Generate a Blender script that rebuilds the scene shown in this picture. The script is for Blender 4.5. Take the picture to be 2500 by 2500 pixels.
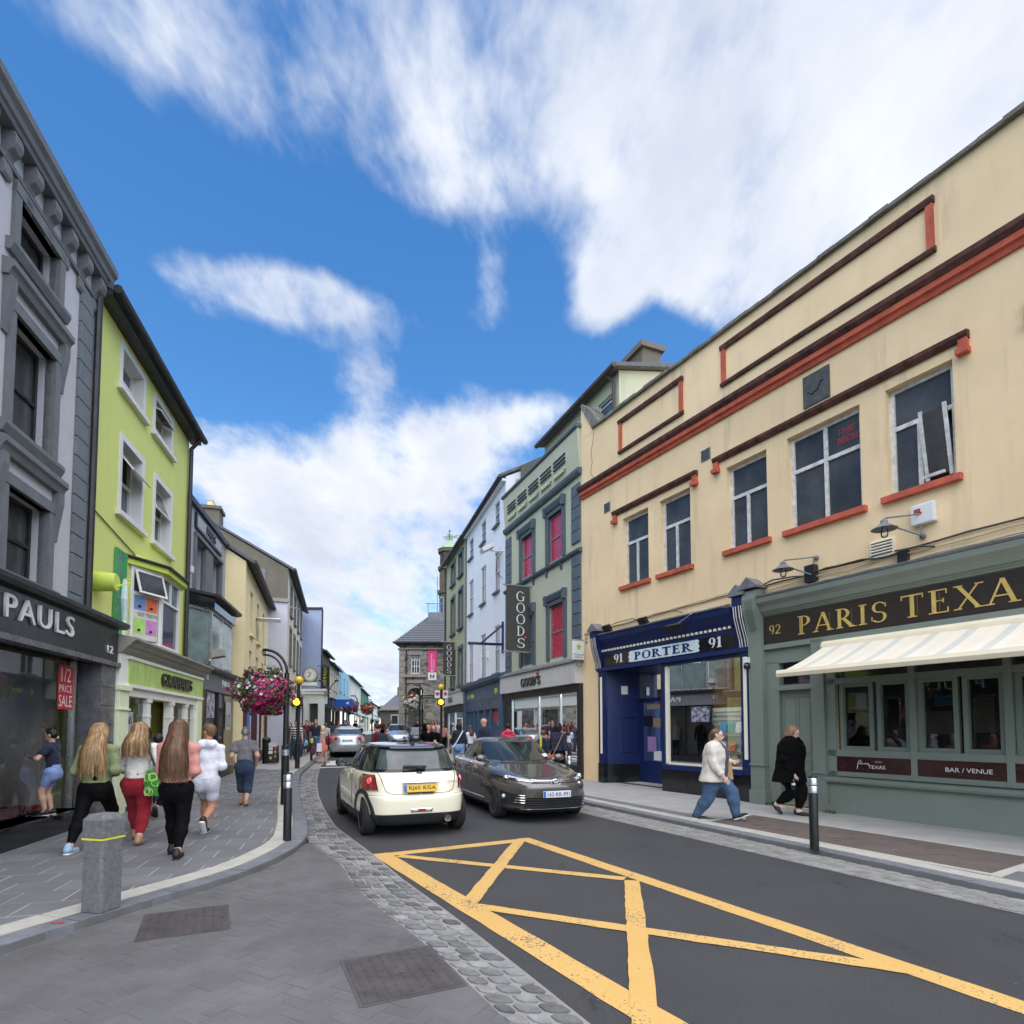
import bpy, bmesh, math, random
import numpy as np
from mathutils import Vector, Matrix
random.seed(7)
for o in list(bpy.data.objects): bpy.data.objects.remove(o)
scene = bpy.context.scene
col = scene.collection
R = math.radians
# ------------------------------------------------------------------ camera
cam_d = bpy.data.cameras.new('camera'); cam = bpy.data.objects.new('camera', cam_d); col.objects.link(cam)
cam.location = (0, 0, 1.62); cam.rotation_euler = (R(93.0), 0, 0)
cam_d.sensor_width = 36; cam_d.lens = 36*1420/2500; cam_d.shift_y = (1705.6-1250)/2500
cam_d.clip_start = .05; cam_d.clip_end = 3000
scene.camera = cam
# ------------------------------------------------------------------ sky, sun, exposure
SUN_AZ, SUN_EL = R(165), R(62)          # compass bearing from +Y clockwise, elevation
scene.view_settings.view_transform = 'Standard'; scene.view_settings.look = 'None'
scene.view_settings.exposure = 1.85; scene.view_settings.gamma = 1
world = bpy.data.worlds.new('World'); scene.world = world; world.use_nodes = True
world.cycles.sampling_method = 'MANUAL'; world.cycles.sample_map_resolution = 512
def build_world():
 nt = world.node_tree; nt.nodes.clear(); N = nt.nodes.new; L = nt.links.new
 def math_(op, a, b=None, c=None, clamp=False):
  n = N('ShaderNodeMath'); n.operation = op; n.use_clamp = clamp
  for i, x in enumerate((a, b, c)):
   if x is None: continue
   if isinstance(x, (int, float)): n.inputs[i].default_value = x
   else: L(x, n.inputs[i])
  return n.outputs[0]
 tc = N('ShaderNodeTexCoord'); sep = N('ShaderNodeSeparateXYZ'); L(tc.outputs['Generated'], sep.inputs[0])
 x, y, z = sep.outputs
 sky = N('ShaderNodeTexSky'); sky.sky_type = 'NISHITA'; sky.sun_disc = False
 sky.sun_elevation = SUN_EL; sky.sun_rotation = SUN_AZ; sky.air_density = 1.0; sky.dust_density = .35; sky.ozone_density = 2.6
 # cloud layer: fractal noise on a flat layer overhead, thicker in some banks
 zz = math_('ADD', math_('MAXIMUM', z, 0.0), .22)
 cx = math_('DIVIDE', x, zz); cy = math_('DIVIDE', y, zz)
 cmb = N('ShaderNodeCombineXYZ'); L(cx, cmb.inputs[0]); L(cy, cmb.inputs[1])
 def noise(scale, det, rough, off, dist=0., warp=None):
  mp = N('ShaderNodeMapping'); mp.inputs['Location'].default_value = off; mp.inputs['Scale'].default_value = (1, .62, 1); mp.inputs['Rotation'].default_value = (0, 0, R(-35))
  L(cmb.outputs[0], mp.inputs[0])
  n = N('ShaderNodeTexNoise'); n.inputs['Scale'].default_value = scale; n.inputs['Detail'].default_value = det
  n.inputs['Roughness'].default_value = rough; n.inputs['Distortion'].default_value = dist
  L(mp.outputs[0], n.inputs['Vector']); return n.outputs[0]
 n1 = noise(2.3, 7, .62, (3.1, 1.7, 0), .25); n2 = noise(7.5, 4, .6, (7.3, 4.2, 0), .2)
 az = math_('ARCTAN2', x, y); el = math_('ARCSINE', z)
 # banks: (azimuth, elevation, half width, half height, tilt, strength), degrees
 BANKS = [(-10, 50, 24, 7, 0, .85), (22, 44, 14, 9, -20, .8), (34, 42, 14, 10, 0, .75), (14, 41, 5, 4.5, 0, .6), (40, 55, 30, 12, 0, .6), (-23, 35.6, 11, 2.4, 3, 1.35),
   (8.5, 37.8, 3, 2.8, 0, 1.05), (-2.5, 38.8, 2.4, 2.2, 0, .8), (-30, 28.8, 3, 1.5, 0, .5), (-15, 31.3, 4, 2.2, 20, .52), (-16, 26.5, 5, 3.5, 20, .52), (-4.5, 27, 5, 2.8, 15, .8), (1.8, 29, 4, 1.6, 15, .55),
   (-22, 21, 9, 2.6, -8, .52), (-14, 18.5, 10, 4, 0, .58), (-4, 21, 8, 4, 0, .55), (-12, 10, 9, 4, 0, .8), (-12, 4, 24, 4, 0, .75), (24, 33, 8, 3, -38, .7), (-12, 23, 18, 6, 0, .32), (-8, 12, 30, 7, 0, .6), (-6, 44, 9, 3, 0, .35), (30, 30, 9, 5, -35, .5),
   (-36, 38, 10, 5, 0, -.5), (-9, 39.8, 12, 2.6, -4, -.5), (-23, 29, 8, 2.2, 0, -.35), (16, 33, 4, 3, 0, -.4), (6, 32.5, 6, 2.5, 0, -.35), (-9, 34, 6, 2, 0, -.25)]
 ae = N('ShaderNodeCombineXYZ'); L(az, ae.inputs[0]); L(el, ae.inputs[1]); cov = None
 for a, e, w, h, t, s in BANKS:
  mp = N('ShaderNodeMapping'); mp.vector_type = 'TEXTURE'; mp.inputs['Location'].default_value = (R(a), R(e), 0)
  mp.inputs['Rotation'].default_value = (0, 0, R(t)); mp.inputs['Scale'].default_value = (R(w)*1.9, R(h)*1.9, 1); L(ae.outputs[0], mp.inputs[0])
  ln = N('ShaderNodeVectorMath'); ln.operation = 'LENGTH'; L(mp.outputs[0], ln.inputs[0])
  g = N('ShaderNodeMapRange'); g.interpolation_type = 'SMOOTHSTEP'; g.inputs['From Min'].default_value = 0; g.inputs['From Max'].default_value = 1
  g.inputs['To Min'].default_value = s; g.inputs['To Max'].default_value = 0; L(ln.outputs['Value'], g.inputs['Value'])
  cov = g.outputs[0] if cov is None else math_('ADD', cov, g.outputs[0])
 n4 = noise(19, 3, .6, (2.2, 8.1, 0), .3)
 dens = math_('ADD', math_('MULTIPLY', n1, 1.5), math_('MULTIPLY', n2, .62))
 dens = math_('ADD', math_('ADD', dens, math_('MULTIPLY', n4, .22)), math_('MULTIPLY', math_('MINIMUM', cov, .95), .56))
 mr = N('ShaderNodeMapRange'); mr.interpolation_type = 'SMOOTHSTEP'; mr.inputs['From Min'].default_value = 1.25; mr.inputs['From Max'].default_value = 1.78
 L(dens, mr.inputs['Value']); alpha = mr.outputs[0]
 # cloud brightness: thick parts greyer
 sh = N('ShaderNodeMapRange'); sh.inputs['From Min'].default_value = 1.6; sh.inputs['From Max'].default_value = 2.2; sh.inputs['To Min'].default_value = 1.0; sh.inputs['To Max'].default_value = .45
 L(dens, sh.inputs['Value'])
 ccol = N('ShaderNodeMixRGB'); ccol.inputs[1].default_value = (2.75, 3.0, 3.6, 1); ccol.inputs[2].default_value = (4.3, 4.45, 4.7, 1)
 shade = math_('ADD', math_('MULTIPLY', noise(3.0, 5, .6, (5.0, 9.0, 0)), 2.6), -.72, clamp=True)
 L(math_('MULTIPLY', shade, sh.outputs[0]), ccol.inputs[0])
 mix = N('ShaderNodeMixRGB'); hs = N('ShaderNodeHueSaturation'); hs.inputs['Saturation'].default_value = 1.28; hs.inputs['Value'].default_value = .95; L(sky.outputs[0], hs.inputs['Color']); L(alpha, mix.inputs[0]); L(hs.outputs[0], mix.inputs[1]); L(ccol.outputs[0], mix.inputs[2])
 bg = N('ShaderNodeBackground'); bg.inputs[1].default_value = .068; L(mix.outputs[0], bg.inputs[0])
 out = N('ShaderNodeOutputWorld'); L(bg.outputs[0], out.inputs[0])
build_world()
sun_d = bpy.data.lights.new('sun', 'SUN'); sun = bpy.data.objects.new('sun', sun_d); col.objects.link(sun)
sun_d.energy = 1.5; sun_d.angle = R(110); sun_d.color = (1, .93, .84)
sun.rotation_euler = (R(90)-SUN_EL, 0, -SUN_AZ + math.pi); sun.location = (-10, -20, 40)
sv = Vector((math.sin(SUN_AZ)*math.cos(SUN_EL), math.cos(SUN_AZ)*math.cos(SUN_EL), math.sin(SUN_EL)))
sun.rotation_euler = sv.to_track_quat('Z', 'Y').to_euler()
# ------------------------------------------------------------------ helpers
def link(o, parent=None):
 col.objects.link(o)
 if parent is not None: o.parent = parent
 return o
def tag(o, label=None, cat=None, group=None, kind=None):
 if label: o['label'] = label
 if cat: o['category'] = cat
 if group: o['group'] = group
 if kind: o['kind'] = kind
 return o
def thing(name, label, cat, loc=(0, 0, 0), rz=0, group=None):
 o = bpy.data.objects.new(name, None); o.empty_display_size = .2; link(o)
 o.location = loc; o.rotation_euler = (0, 0, rz)
 return tag(o, label, cat, group)
def copy_tree(o, parent=None):
 c = o.copy(); col.objects.link(c); c.parent = parent
 for ch in list(o.children): copy_tree(ch, c)
 return c
class MB:
 def __init__(s): s.v = []; s.f = []; s.m = []
 def add(s, vs, fs, mi=0):
  b = len(s.v); s.v.extend([tuple(p) for p in vs]); s.f.extend([tuple(i+b for i in f) for f in fs]); s.m.extend([mi]*len(fs)); return s
 def box(s, x0, x1, y0, y1, z0, z1, mi=0):
  if x0 > x1: x0, x1 = x1, x0
  if y0 > y1: y0, y1 = y1, y0
  if z0 > z1: z0, z1 = z1, z0
  return s.add([(x0,y0,z0),(x1,y0,z0),(x1,y1,z0),(x0,y1,z0),(x0,y0,z1),(x1,y0,z1),(x1,y1,z1),(x0,y1,z1)],
   [(0,3,2,1),(4,5,6,7),(0,1,5,4),(1,2,6,5),(2,3,7,6),(3,0,4,7)], mi)
 def rbox(s, c, size, rot=None, mi=0):
  m = rot if rot is not None else Matrix.Identity(3)
  hx, hy, hz = [d/2 for d in size]; vs = []
  for z in (-hz, hz):
   for x, y in ((-hx,-hy),(hx,-hy),(hx,hy),(-hx,hy)): vs.append(Vector(c)+m@Vector((x,y,z)))
  return s.add(vs, [(0,3,2,1),(4,5,6,7),(0,1,5,4),(1,2,6,5),(2,3,7,6),(3,0,4,7)], mi)
 def prism(s, pts, z0, z1, mi=0):
  n = len(pts)
  z0f = z0 if callable(z0) else (lambda x, y: z0); z1f = z1 if callable(z1) else (lambda x, y: z1)
  return s.add([(x,y,z0f(x,y)) for x,y in pts]+[(x,y,z1f(x,y)) for x,y in pts], [tuple(range(n))[::-1], tuple(range(n,2*n))]+[(i,(i+1)%n,n+(i+1)%n,n+i) for i in range(n)], mi)
 def profx(s, pts, x0, x1, mi=0):     # profile in (y,z) swept along x
  n = len(pts)
  return s.add([(x0,y,z) for y,z in pts]+[(x1,y,z) for y,z in pts], [tuple(range(n)), tuple(range(n,2*n))[::-1]]+[(i,n+i,n+(i+1)%n,(i+1)%n) for i in range(n)], mi)
 def profy(s, pts, y0, y1, mi=0):     # profile in (x,z) swept along y
  n = len(pts)
  return s.add([(x,y0,z) for x,z in pts]+[(x,y1,z) for x,z in pts], [tuple(range(n)), tuple(range(n,2*n))[::-1]]+[(i,n+i,n+(i+1)%n,(i+1)%n) for i in range(n)], mi)
 def tube(s, pts, r, n=8, mi=0, caps=True):
  pts = [Vector(p) for p in pts]; rs = r if isinstance(r, (list, tuple)) else [r]*len(pts)
  vs = []; up = None
  for i, p in enumerate(pts):
   t = (pts[min(i+1, len(pts)-1)]-pts[max(i-1, 0)]).normalized()
   if up is None: up = Vector((0,0,1)) if abs(t.z) < .9 else Vector((1,0,0))
   a = up.cross(t)
   if a.length < 1e-4: a = Vector((1,0,0)).cross(t)
   a.normalize(); b = t.cross(a); up = b
   for k in range(n):
    w = 2*math.pi*k/n; vs.append(p+(a*math.cos(w)+b*math.sin(w))*rs[i])
  fs = [(i*n+k, i*n+(k+1)%n, (i+1)*n+(k+1)%n, (i+1)*n+k) for i in range(len(pts)-1) for k in range(n)]
  if caps: fs += [tuple(range(n))[::-1], tuple(range((len(pts)-1)*n, len(pts)*n))]
  return s.add(vs, fs, mi)
 def lathe(s, prof, c=(0,0,0), n=16, mi=0, axis='z', sx=1, sy=1):
  vs = []
  for r, h in prof:
   for k in range(n):
    w = 2*math.pi*k/n; p = (r*math.cos(w)*sx, r*math.sin(w)*sy, h)
    if axis == 'y': p = (p[0], p[2], p[1])
    if axis == 'x': p = (p[2], p[0], p[1])
    vs.append((p[0]+c[0], p[1]+c[1], p[2]+c[2]))
  m = len(prof)
  fs = [(i*n+k, i*n+(k+1)%n, (i+1)*n+(k+1)%n, (i+1)*n+k) for i in range(m-1) for k in range(n)]
  if prof[0][0] > 1e-6: fs.append(tuple(range(n))[::-1])
  if prof[-1][0] > 1e-6: fs.append(tuple(range((m-1)*n, m*n)))
  return s.add(vs, fs, mi)
 def sphere(s, c, r, n=12, m=8, mi=0):
  r = r if isinstance(r, (list, tuple)) else (r, r, r)
  vs = [(c[0],c[1],c[2]-r[2])]
  for i in range(1, m):
   a = -math.pi/2+math.pi*i/m
   for k in range(n):
    w = 2*math.pi*k/n; vs.append((c[0]+r[0]*math.cos(a)*math.cos(w), c[1]+r[1]*math.cos(a)*math.sin(w), c[2]+r[2]*math.sin(a)))
  vs.append((c[0],c[1],c[2]+r[2])); t = len(vs)-1
  fs = [(0, 1+(k+1)%n, 1+k) for k in range(n)]
  for i in range(m-2): fs += [(1+i*n+k, 1+i*n+(k+1)%n, 1+(i+1)*n+(k+1)%n, 1+(i+1)*n+k) for k in range(n)]
  fs += [(t, 1+(m-2)*n+k, 1+(m-2)*n+(k+1)%n) for k in range(n)]
  return s.add(vs, fs, mi)
 def quad(s, a, b, c, d, mi=0): return s.add([a,b,c,d], [(0,1,2,3)], mi)
 def grid(s, P, mi=0):
  n, m = len(P), len(P[0])
  return s.add([q for row in P for q in row], [(i*m+j, i*m+j+1, (i+1)*m+j+1, (i+1)*m+j) for i in range(n-1) for j in range(m-1)], mi)
 def mesh(s, name, mats, smooth=False, recalc=True, bevel=0, merge=False):
  me = bpy.data.meshes.new(name); me.from_pydata(s.v, [], s.f)
  mats = mats if isinstance(mats, (list, tuple)) else [mats]
  for m in mats: me.materials.append(MAT(m) if isinstance(m, str) else m)
  if len(mats) > 1: me.polygons.foreach_set('material_index', s.m)
  if recalc or bevel or merge:
   bm = bmesh.new(); bm.from_mesh(me)
   if merge: bmesh.ops.remove_doubles(bm, verts=bm.verts, dist=1e-4)
   if recalc: bmesh.ops.recalc_face_normals(bm, faces=bm.faces)
   if bevel: bmesh.ops.bevel(bm, geom=[e for e in bm.edges if len(e.link_faces) == 2 and e.calc_face_angle(0) > .5], offset=bevel, segments=2, profile=.6, affect='EDGES', clamp_overlap=True)
   bm.to_mesh(me); bm.free()
  if smooth: me.shade_smooth() if smooth is True else smooth_angle(me, smooth)
  me.update(); return me
 def build(s, name, mats, parent=None, split=False, **k):
  if split:                      # every loose piece an object of its own
   root = list(range(len(s.v)))
   def find(i):
    while root[i] != i: root[i] = root[root[i]]; i = root[i]
    return i
   for f in s.f:
    for i in f[1:]: root[find(i)] = find(f[0])
   grp = {}
   for f, m in zip(s.f, s.m): grp.setdefault(find(f[0]), []).append((f, m))
   out = None
   for fs in grp.values():
    ix = sorted({i for f, m in fs for i in f}); mp = {i: j for j, i in enumerate(ix)}; q = MB(); q.v = [s.v[i] for i in ix]; q.f = [tuple(mp[i] for i in f) for f, m in fs]; q.m = [m for f, m in fs]
    o = q.build(name, mats, parent, **k); out = out or o
   return out
  return link(bpy.data.objects.new(name, s.mesh(name, mats, **k)), parent)
def smooth_angle(me, ang):
 me.shade_smooth()
 bm = bmesh.new(); bm.from_mesh(me)
 for e in bm.edges:
  if len(e.link_faces) == 2 and e.calc_face_angle(0) > ang: e.smooth = False
 bm.to_mesh(me); bm.free()
def nobj(name, mesh, parent=None, loc=None, rot=None, scale=None):
 o = bpy.data.objects.new(name, mesh); link(o, parent)
 if loc is not None: o.location = loc
 if rot is not None: o.rotation_euler = rot
 if scale is not None: o.scale = scale
 return o
# ground height: the street climbs gently away from the camera
def gz(y): return 0.0 if y < 16 else min(.017*(y-16), .75)
# ------------------------------------------------------------------ procedural materials
_M = {}
def node_mat(name):
 m = bpy.data.materials.new(name); m.use_nodes = True; nt = m.node_tree
 return m, nt, nt.nodes['Principled BSDF'], nt.nodes.new, nt.links.new
def make(name, c, rough=.6, metal=0., var=.12, scale=2.5, bump=0., bscale=60., spec=.5, coat=0., streak=0., dirt=None, rnd=0., speck=0., det=6, sheen=0., emit=0., stretch=None, trans=0.):
 m, nt, p, N, L = node_mat(name)
 c = tuple(c)
 p.inputs['Roughness'].default_value = rough; p.inputs['Metallic'].default_value = metal; p.inputs['Specular IOR Level'].default_value = spec
 if coat: p.inputs['Coat Weight'].default_value = coat; p.inputs['Coat Roughness'].default_value = .04
 if sheen: p.inputs['Sheen Weight'].default_value = sheen; p.inputs['Sheen Roughness'].default_value = .5
 if emit: p.inputs['Emission Color'].default_value = (*c, 1); p.inputs['Emission Strength'].default_value = emit
 geo = N('ShaderNodeNewGeometry'); pos = geo.outputs['Position']
 if stretch:
  mp = N('ShaderNodeMapping'); mp.inputs['Scale'].default_value = stretch; L(pos, mp.inputs[0]); pos = mp.outputs[0]
 def noise(sc, d=6, r=.6, vec=None):
  n = N('ShaderNodeTexNoise'); n.inputs['Scale'].default_value = sc; n.inputs['Detail'].default_value = d; n.inputs['Roughness'].default_value = r
  L(vec or pos, n.inputs['Vector']); return n.outputs[0]
 def ramp(src, a, b, lo=0., hi=1.):
  r = N('ShaderNodeMapRange'); r.inputs['From Min'].default_value = a; r.inputs['From Max'].default_value = b
  r.inputs['To Min'].default_value = lo; r.inputs['To Max'].default_value = hi; L(src, r.inputs['Value']); return r.outputs[0]
 def mixc(f, a, b, typ='MIX'):
  x = N('ShaderNodeMixRGB'); x.blend_type = typ
  for i, q in ((0, f), (1, a), (2, b)):
   if isinstance(q, (int, float)): x.inputs[i].default_value = q
   elif isinstance(q, tuple): x.inputs[i].default_value = (*q[:3], 1)
   else: L(q, x.inputs[i])
  return x.outputs[0]
 cur = mixc(ramp(noise(scale, det), .3, .7), tuple(v*(1-var) for v in c), tuple(min(1, v*(1+var)) for v in c))
 if rnd:
  oi = N('ShaderNodeObjectInfo'); a = N('ShaderNodeMath'); a.operation = 'ADD'; L(oi.outputs['Random'], a.inputs[0]); L(geo.outputs['Random Per Island'], a.inputs[1])
  fr = N('ShaderNodeMath'); fr.operation = 'FRACT'; L(a.outputs[0], fr.inputs[0])
  hs = N('ShaderNodeHueSaturation'); L(cur, hs.inputs['Color']); L(ramp(fr.outputs[0], 0, 1, 1-rnd, 1+rnd), hs.inputs['Value'])
  w = N('ShaderNodeTexWhiteNoise'); w.noise_dimensions = '1D'; L(fr.outputs[0], w.inputs['W']); L(ramp(w.outputs[0], 0, 1, .5-.02*min(1, rnd*3), .5+.02*min(1, rnd*3)), hs.inputs['Hue'])
  cur = hs.outputs[0]
 if streak:
  mp = N('ShaderNodeMapping'); mp.inputs['Scale'].default_value = (1.7, 1.7, .13); L(geo.outputs['Position'], mp.inputs[0])
  s1 = noise(1.6, 7, .68, mp.outputs[0]); s2 = noise(.7, 4, .5, geo.outputs['Position'])
  mm = N('ShaderNodeMath'); mm.operation = 'MULTIPLY'; L(ramp(s1, .52, .75), mm.inputs[0]); L(ramp(s2, .42, .68), mm.inputs[1])
  sc = N('ShaderNodeMath'); sc.operation = 'MULTIPLY'; sc.inputs[1].default_value = streak; L(mm.outputs[0], sc.inputs[0])
  cur = mixc(sc.outputs[0], cur, dirt or (c[0]*.35, c[1]*.34, c[2]*.3))
 if speck:
  cur = mixc(ramp(noise(170, 2, .5), .60, .72, 0, speck), cur, (.55, .55, .55))
  cur = mixc(ramp(noise(120, 2, .5), .62, .72, 0, speck), cur, (.01, .01, .012))
 L(cur, p.inputs['Base Color'])
 if rough < .95 and rough > .08:
  L(ramp(noise(scale*3, 4), .3, .7, max(.02, rough-.08), min(1, rough+.08)), p.inputs['Roughness'])
 if bump:
  b = N('ShaderNodeBump'); b.inputs['Strength'].default_value = bump; b.inputs['Distance'].default_value = .02
  L(noise(bscale, 5, .65), b.inputs['Height']); L(b.outputs[0], p.inputs['Normal'])
 return m
def s2l(r, g, b):
 f = lambda u: (u/255/12.92) if u/255 <= .04045 else ((u/255+.055)/1.055)**2.4
 return (f(r), f(g), f(b))
SPEC = {}
def D(name, c, **k): SPEC[name] = (c, k)
def MAT(name):
 if name not in _M:
  if name in SPECIAL: _M[name] = SPECIAL[name](name)
  else:
   c, k = SPEC[name]; _M[name] = make(name, c, **k)
 return _M[name]
SPECIAL = {}
def _glass(name, refl=.5, tint=(.75, .8, .8), rough=.01):
 m, nt, p, N, L = node_mat(name); nt.nodes.remove(p)
 tr = N('ShaderNodeBsdfTransparent'); tr.inputs[0].default_value = (*tint, 1)
 gl = N('ShaderNodeBsdfGlossy'); gl.inputs['Roughness'].default_value = rough; gl.inputs[0].default_value = (.95, .97, 1, 1)
 fr = N('ShaderNodeFresnel'); fr.inputs[0].default_value = 1.5
 mu = N('ShaderNodeMath'); mu.operation = 'MULTIPLY_ADD'; mu.use_clamp = True; mu.inputs[1].default_value = 1.0+refl; mu.inputs[2].default_value = .02*refl; L(fr.outputs[0], mu.inputs[0])
 mx = N('ShaderNodeMixShader'); L(mu.outputs[0], mx.inputs[0]); L(tr.outputs[0], mx.inputs[1]); L(gl.outputs[0], mx.inputs[2])
 L(mx.outputs[0], nt.nodes['Material Output'].inputs[0]); return m
SPECIAL['shop_glass'] = lambda n: _glass(n, .15, (.86, .89, .87))
SPECIAL['clear_glass'] = lambda n: _glass(n, .3, (.92, .94, .93))
SPECIAL['car_glass'] = lambda n: _glass(n, .5, (.42, .48, .46))
# ---- palette
D('asphalt', (.062,.062,.064), rough=.85, var=.16, scale=.9, bump=.35, bscale=170, speck=.35, spec=.3)
D('ground_far', (.08,.08,.08), rough=.9)
D('mortar', (.25,.24,.215), rough=.9, var=.15, bump=.3, bscale=90)
D('joint', (.36,.35,.32), rough=.9, var=.12)
D('joint_dark', (.135,.132,.128), rough=.95, var=.2)
D('slab', (.155,.155,.158), rough=.8, var=.12, scale=1.3, bump=.12, bscale=120, rnd=.13, spec=.35)
D('slab_light', (.185,.185,.187), rough=.8, var=.12, scale=1.3, bump=.12, bscale=120, rnd=.12, spec=.35)
D('brick_paver', (.122,.119,.116), rough=.85, var=.25, scale=1.0, bump=.25, bscale=140, rnd=.05, spec=.3)
D('sett', (.175,.172,.165), rough=.75, var=.3, scale=9, bump=.3, bscale=60, rnd=.5)
D('sett_pale', (.235,.228,.205), rough=.8, var=.2, scale=7, bump=.3, bscale=60, rnd=.16)
D('kerb_stone', (.15,.155,.165), rough=.75, var=.22, scale=8, bump=.3, bscale=60, rnd=.12)
D('kerb_cream', (.42,.40,.34), rough=.8, var=.12, scale=5, bump=.15, bscale=80, rnd=.05)
D('iron', (.085,.073,.070), rough=.55, var=.3, scale=6, metal=.3, bump=.3, bscale=80)
D('iron_edge', (.10,.09,.085), rough=.5, metal=.4, var=.3)
D('brown_panel', (.115,.088,.075), rough=.85, var=.15, scale=3, bump=.3, bscale=140)
D('granite', (.15,.15,.15), rough=.75, var=.3, scale=25, bump=.5, bscale=120, speck=.5)
D('black_paint', (.012,.012,.013), rough=.35, var=.2, spec=.5)
D('steel', (.55,.55,.56), rough=.3, metal=.9, var=.1)
D('chrome', (.75,.75,.76), rough=.1, metal=1, var=.03)
D('white_line', (.55,.55,.52), rough=.8, var=.12, scale=6)
D('red_mark', (.55,.03,.03), rough=.8)
D('moss', (.10,.12,.03), rough=.9, var=.4, scale=30)
def _paint(name):
 m, nt, p, N, L = node_mat(name); p.inputs['Roughness'].default_value = .75
 geo = N('ShaderNodeNewGeometry')
 n1 = N('ShaderNodeTexNoise'); n1.inputs['Scale'].default_value = 55; n1.inputs['Detail'].default_value = 6; L(geo.outputs['Position'], n1.inputs['Vector'])
 n2 = N('ShaderNodeTexNoise'); n2.inputs['Scale'].default_value = 1.7; n2.inputs['Detail'].default_value = 4; L(geo.outputs['Position'], n2.inputs['Vector'])
 a = N('ShaderNodeMath'); a.operation = 'MULTIPLY_ADD'; a.inputs[1].default_value = .55; L(n2.outputs[0], a.inputs[0]); L(n1.outputs[0], a.inputs[2])
 r = N('ShaderNodeMapRange'); r.inputs['From Min'].default_value = .885; r.inputs['From Max'].default_value = .955; L(a.outputs[0], r.inputs['Value'])
 v = N('ShaderNodeMixRGB'); v.inputs[1].default_value = (.54, .315, .085, 1); v.inputs[2].default_value = (.64, .41, .13, 1); L(n2.outputs[0], v.inputs[0])
 mx = N('ShaderNodeMixRGB'); mx.inputs[2].default_value = (.065, .062, .06, 1); L(r.outputs[0], mx.inputs[0]); L(v.outputs[0], mx.inputs[1]); L(mx.outputs[0], p.inputs['Base Color'])
 b = N('ShaderNodeBump'); b.inputs['Strength'].default_value = .3; L(n1.outputs[0], b.inputs['Height']); L(b.outputs[0], p.inputs['Normal'])
 return m
SPECIAL['yellow_paint'] = _paint
def _asphalt(name):
 m, nt, p, N, L = node_mat(name); p.inputs['Roughness'].default_value = .82; p.inputs['Specular IOR Level'].default_value = .35
 geo = N('ShaderNodeNewGeometry'); pos = geo.outputs['Position']
 def noise(s, d=5, r=.6):
  n = N('ShaderNodeTexNoise'); n.inputs['Scale'].default_value = s; n.inputs['Detail'].default_value = d; n.inputs['Roughness'].default_value = r; L(pos, n.inputs['Vector']); return n.outputs[0]
 def rg(x, a, b, lo=0., hi=1.):
  r = N('ShaderNodeMapRange'); r.inputs['From Min'].default_value = a; r.inputs['From Max'].default_value = b; r.inputs['To Min'].default_value = lo; r.inputs['To Max'].default_value = hi; L(x, r.inputs['Value']); return r.outputs[0]
 def mix(f, a, b):
  x = N('ShaderNodeMixRGB'); L(f, x.inputs[0])
  for i, q in ((1, a), (2, b)):
   if isinstance(q, tuple): x.inputs[i].default_value = (*q, 1)
   else: L(q, x.inputs[i])
  return x.outputs[0]
 c = mix(rg(noise(.8), .3, .7), (.046,.046,.047), (.062,.061,.060))
 c = mix(rg(noise(60, 3), .45, .75), c, (.033,.033,.034))
 c = mix(rg(noise(260, 2), .60, .70, 0, .55), c, (.12,.12,.115))
 # worn, oily patches near the right gutter
 st = N('ShaderNodeMapping'); st.inputs['Rotation'].default_value = (0,0,R(-27)); st.inputs['Scale'].default_value = (2.2, .5, 1); L(pos, st.inputs[0])
 n = N('ShaderNodeTexNoise'); n.inputs['Scale'].default_value = 1.3; n.inputs['Detail'].default_value = 7; L(st.outputs[0], n.inputs['Vector'])
 n5 = noise(22, 3)
 mu = N('ShaderNodeMath'); mu.operation = 'MULTIPLY'; L(rg(n.outputs[0], .62, .72), mu.inputs[0]); L(rg(n5, .42, .6), mu.inputs[1])
 c = mix(mu.outputs[0], c, (.022,.022,.023))
 # a few pale specks of litter and gum
 vo = N('ShaderNodeTexVoronoi'); vo.inputs['Scale'].default_value = 2.6; L(pos, vo.inputs['Vector'])
 c = mix(rg(vo.outputs['Distance'], .022, .016), c, (.17,.17,.16))
 L(c, p.inputs['Base Color'])
 b = N('ShaderNodeBump'); b.inputs['Strength'].default_value = .5; b.inputs['Distance'].default_value = .01; L(noise(190, 3, .7), b.inputs['Height']); L(b.outputs[0], p.inputs['Normal'])
 return m
SPECIAL['asphalt'] = _asphalt
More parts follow.
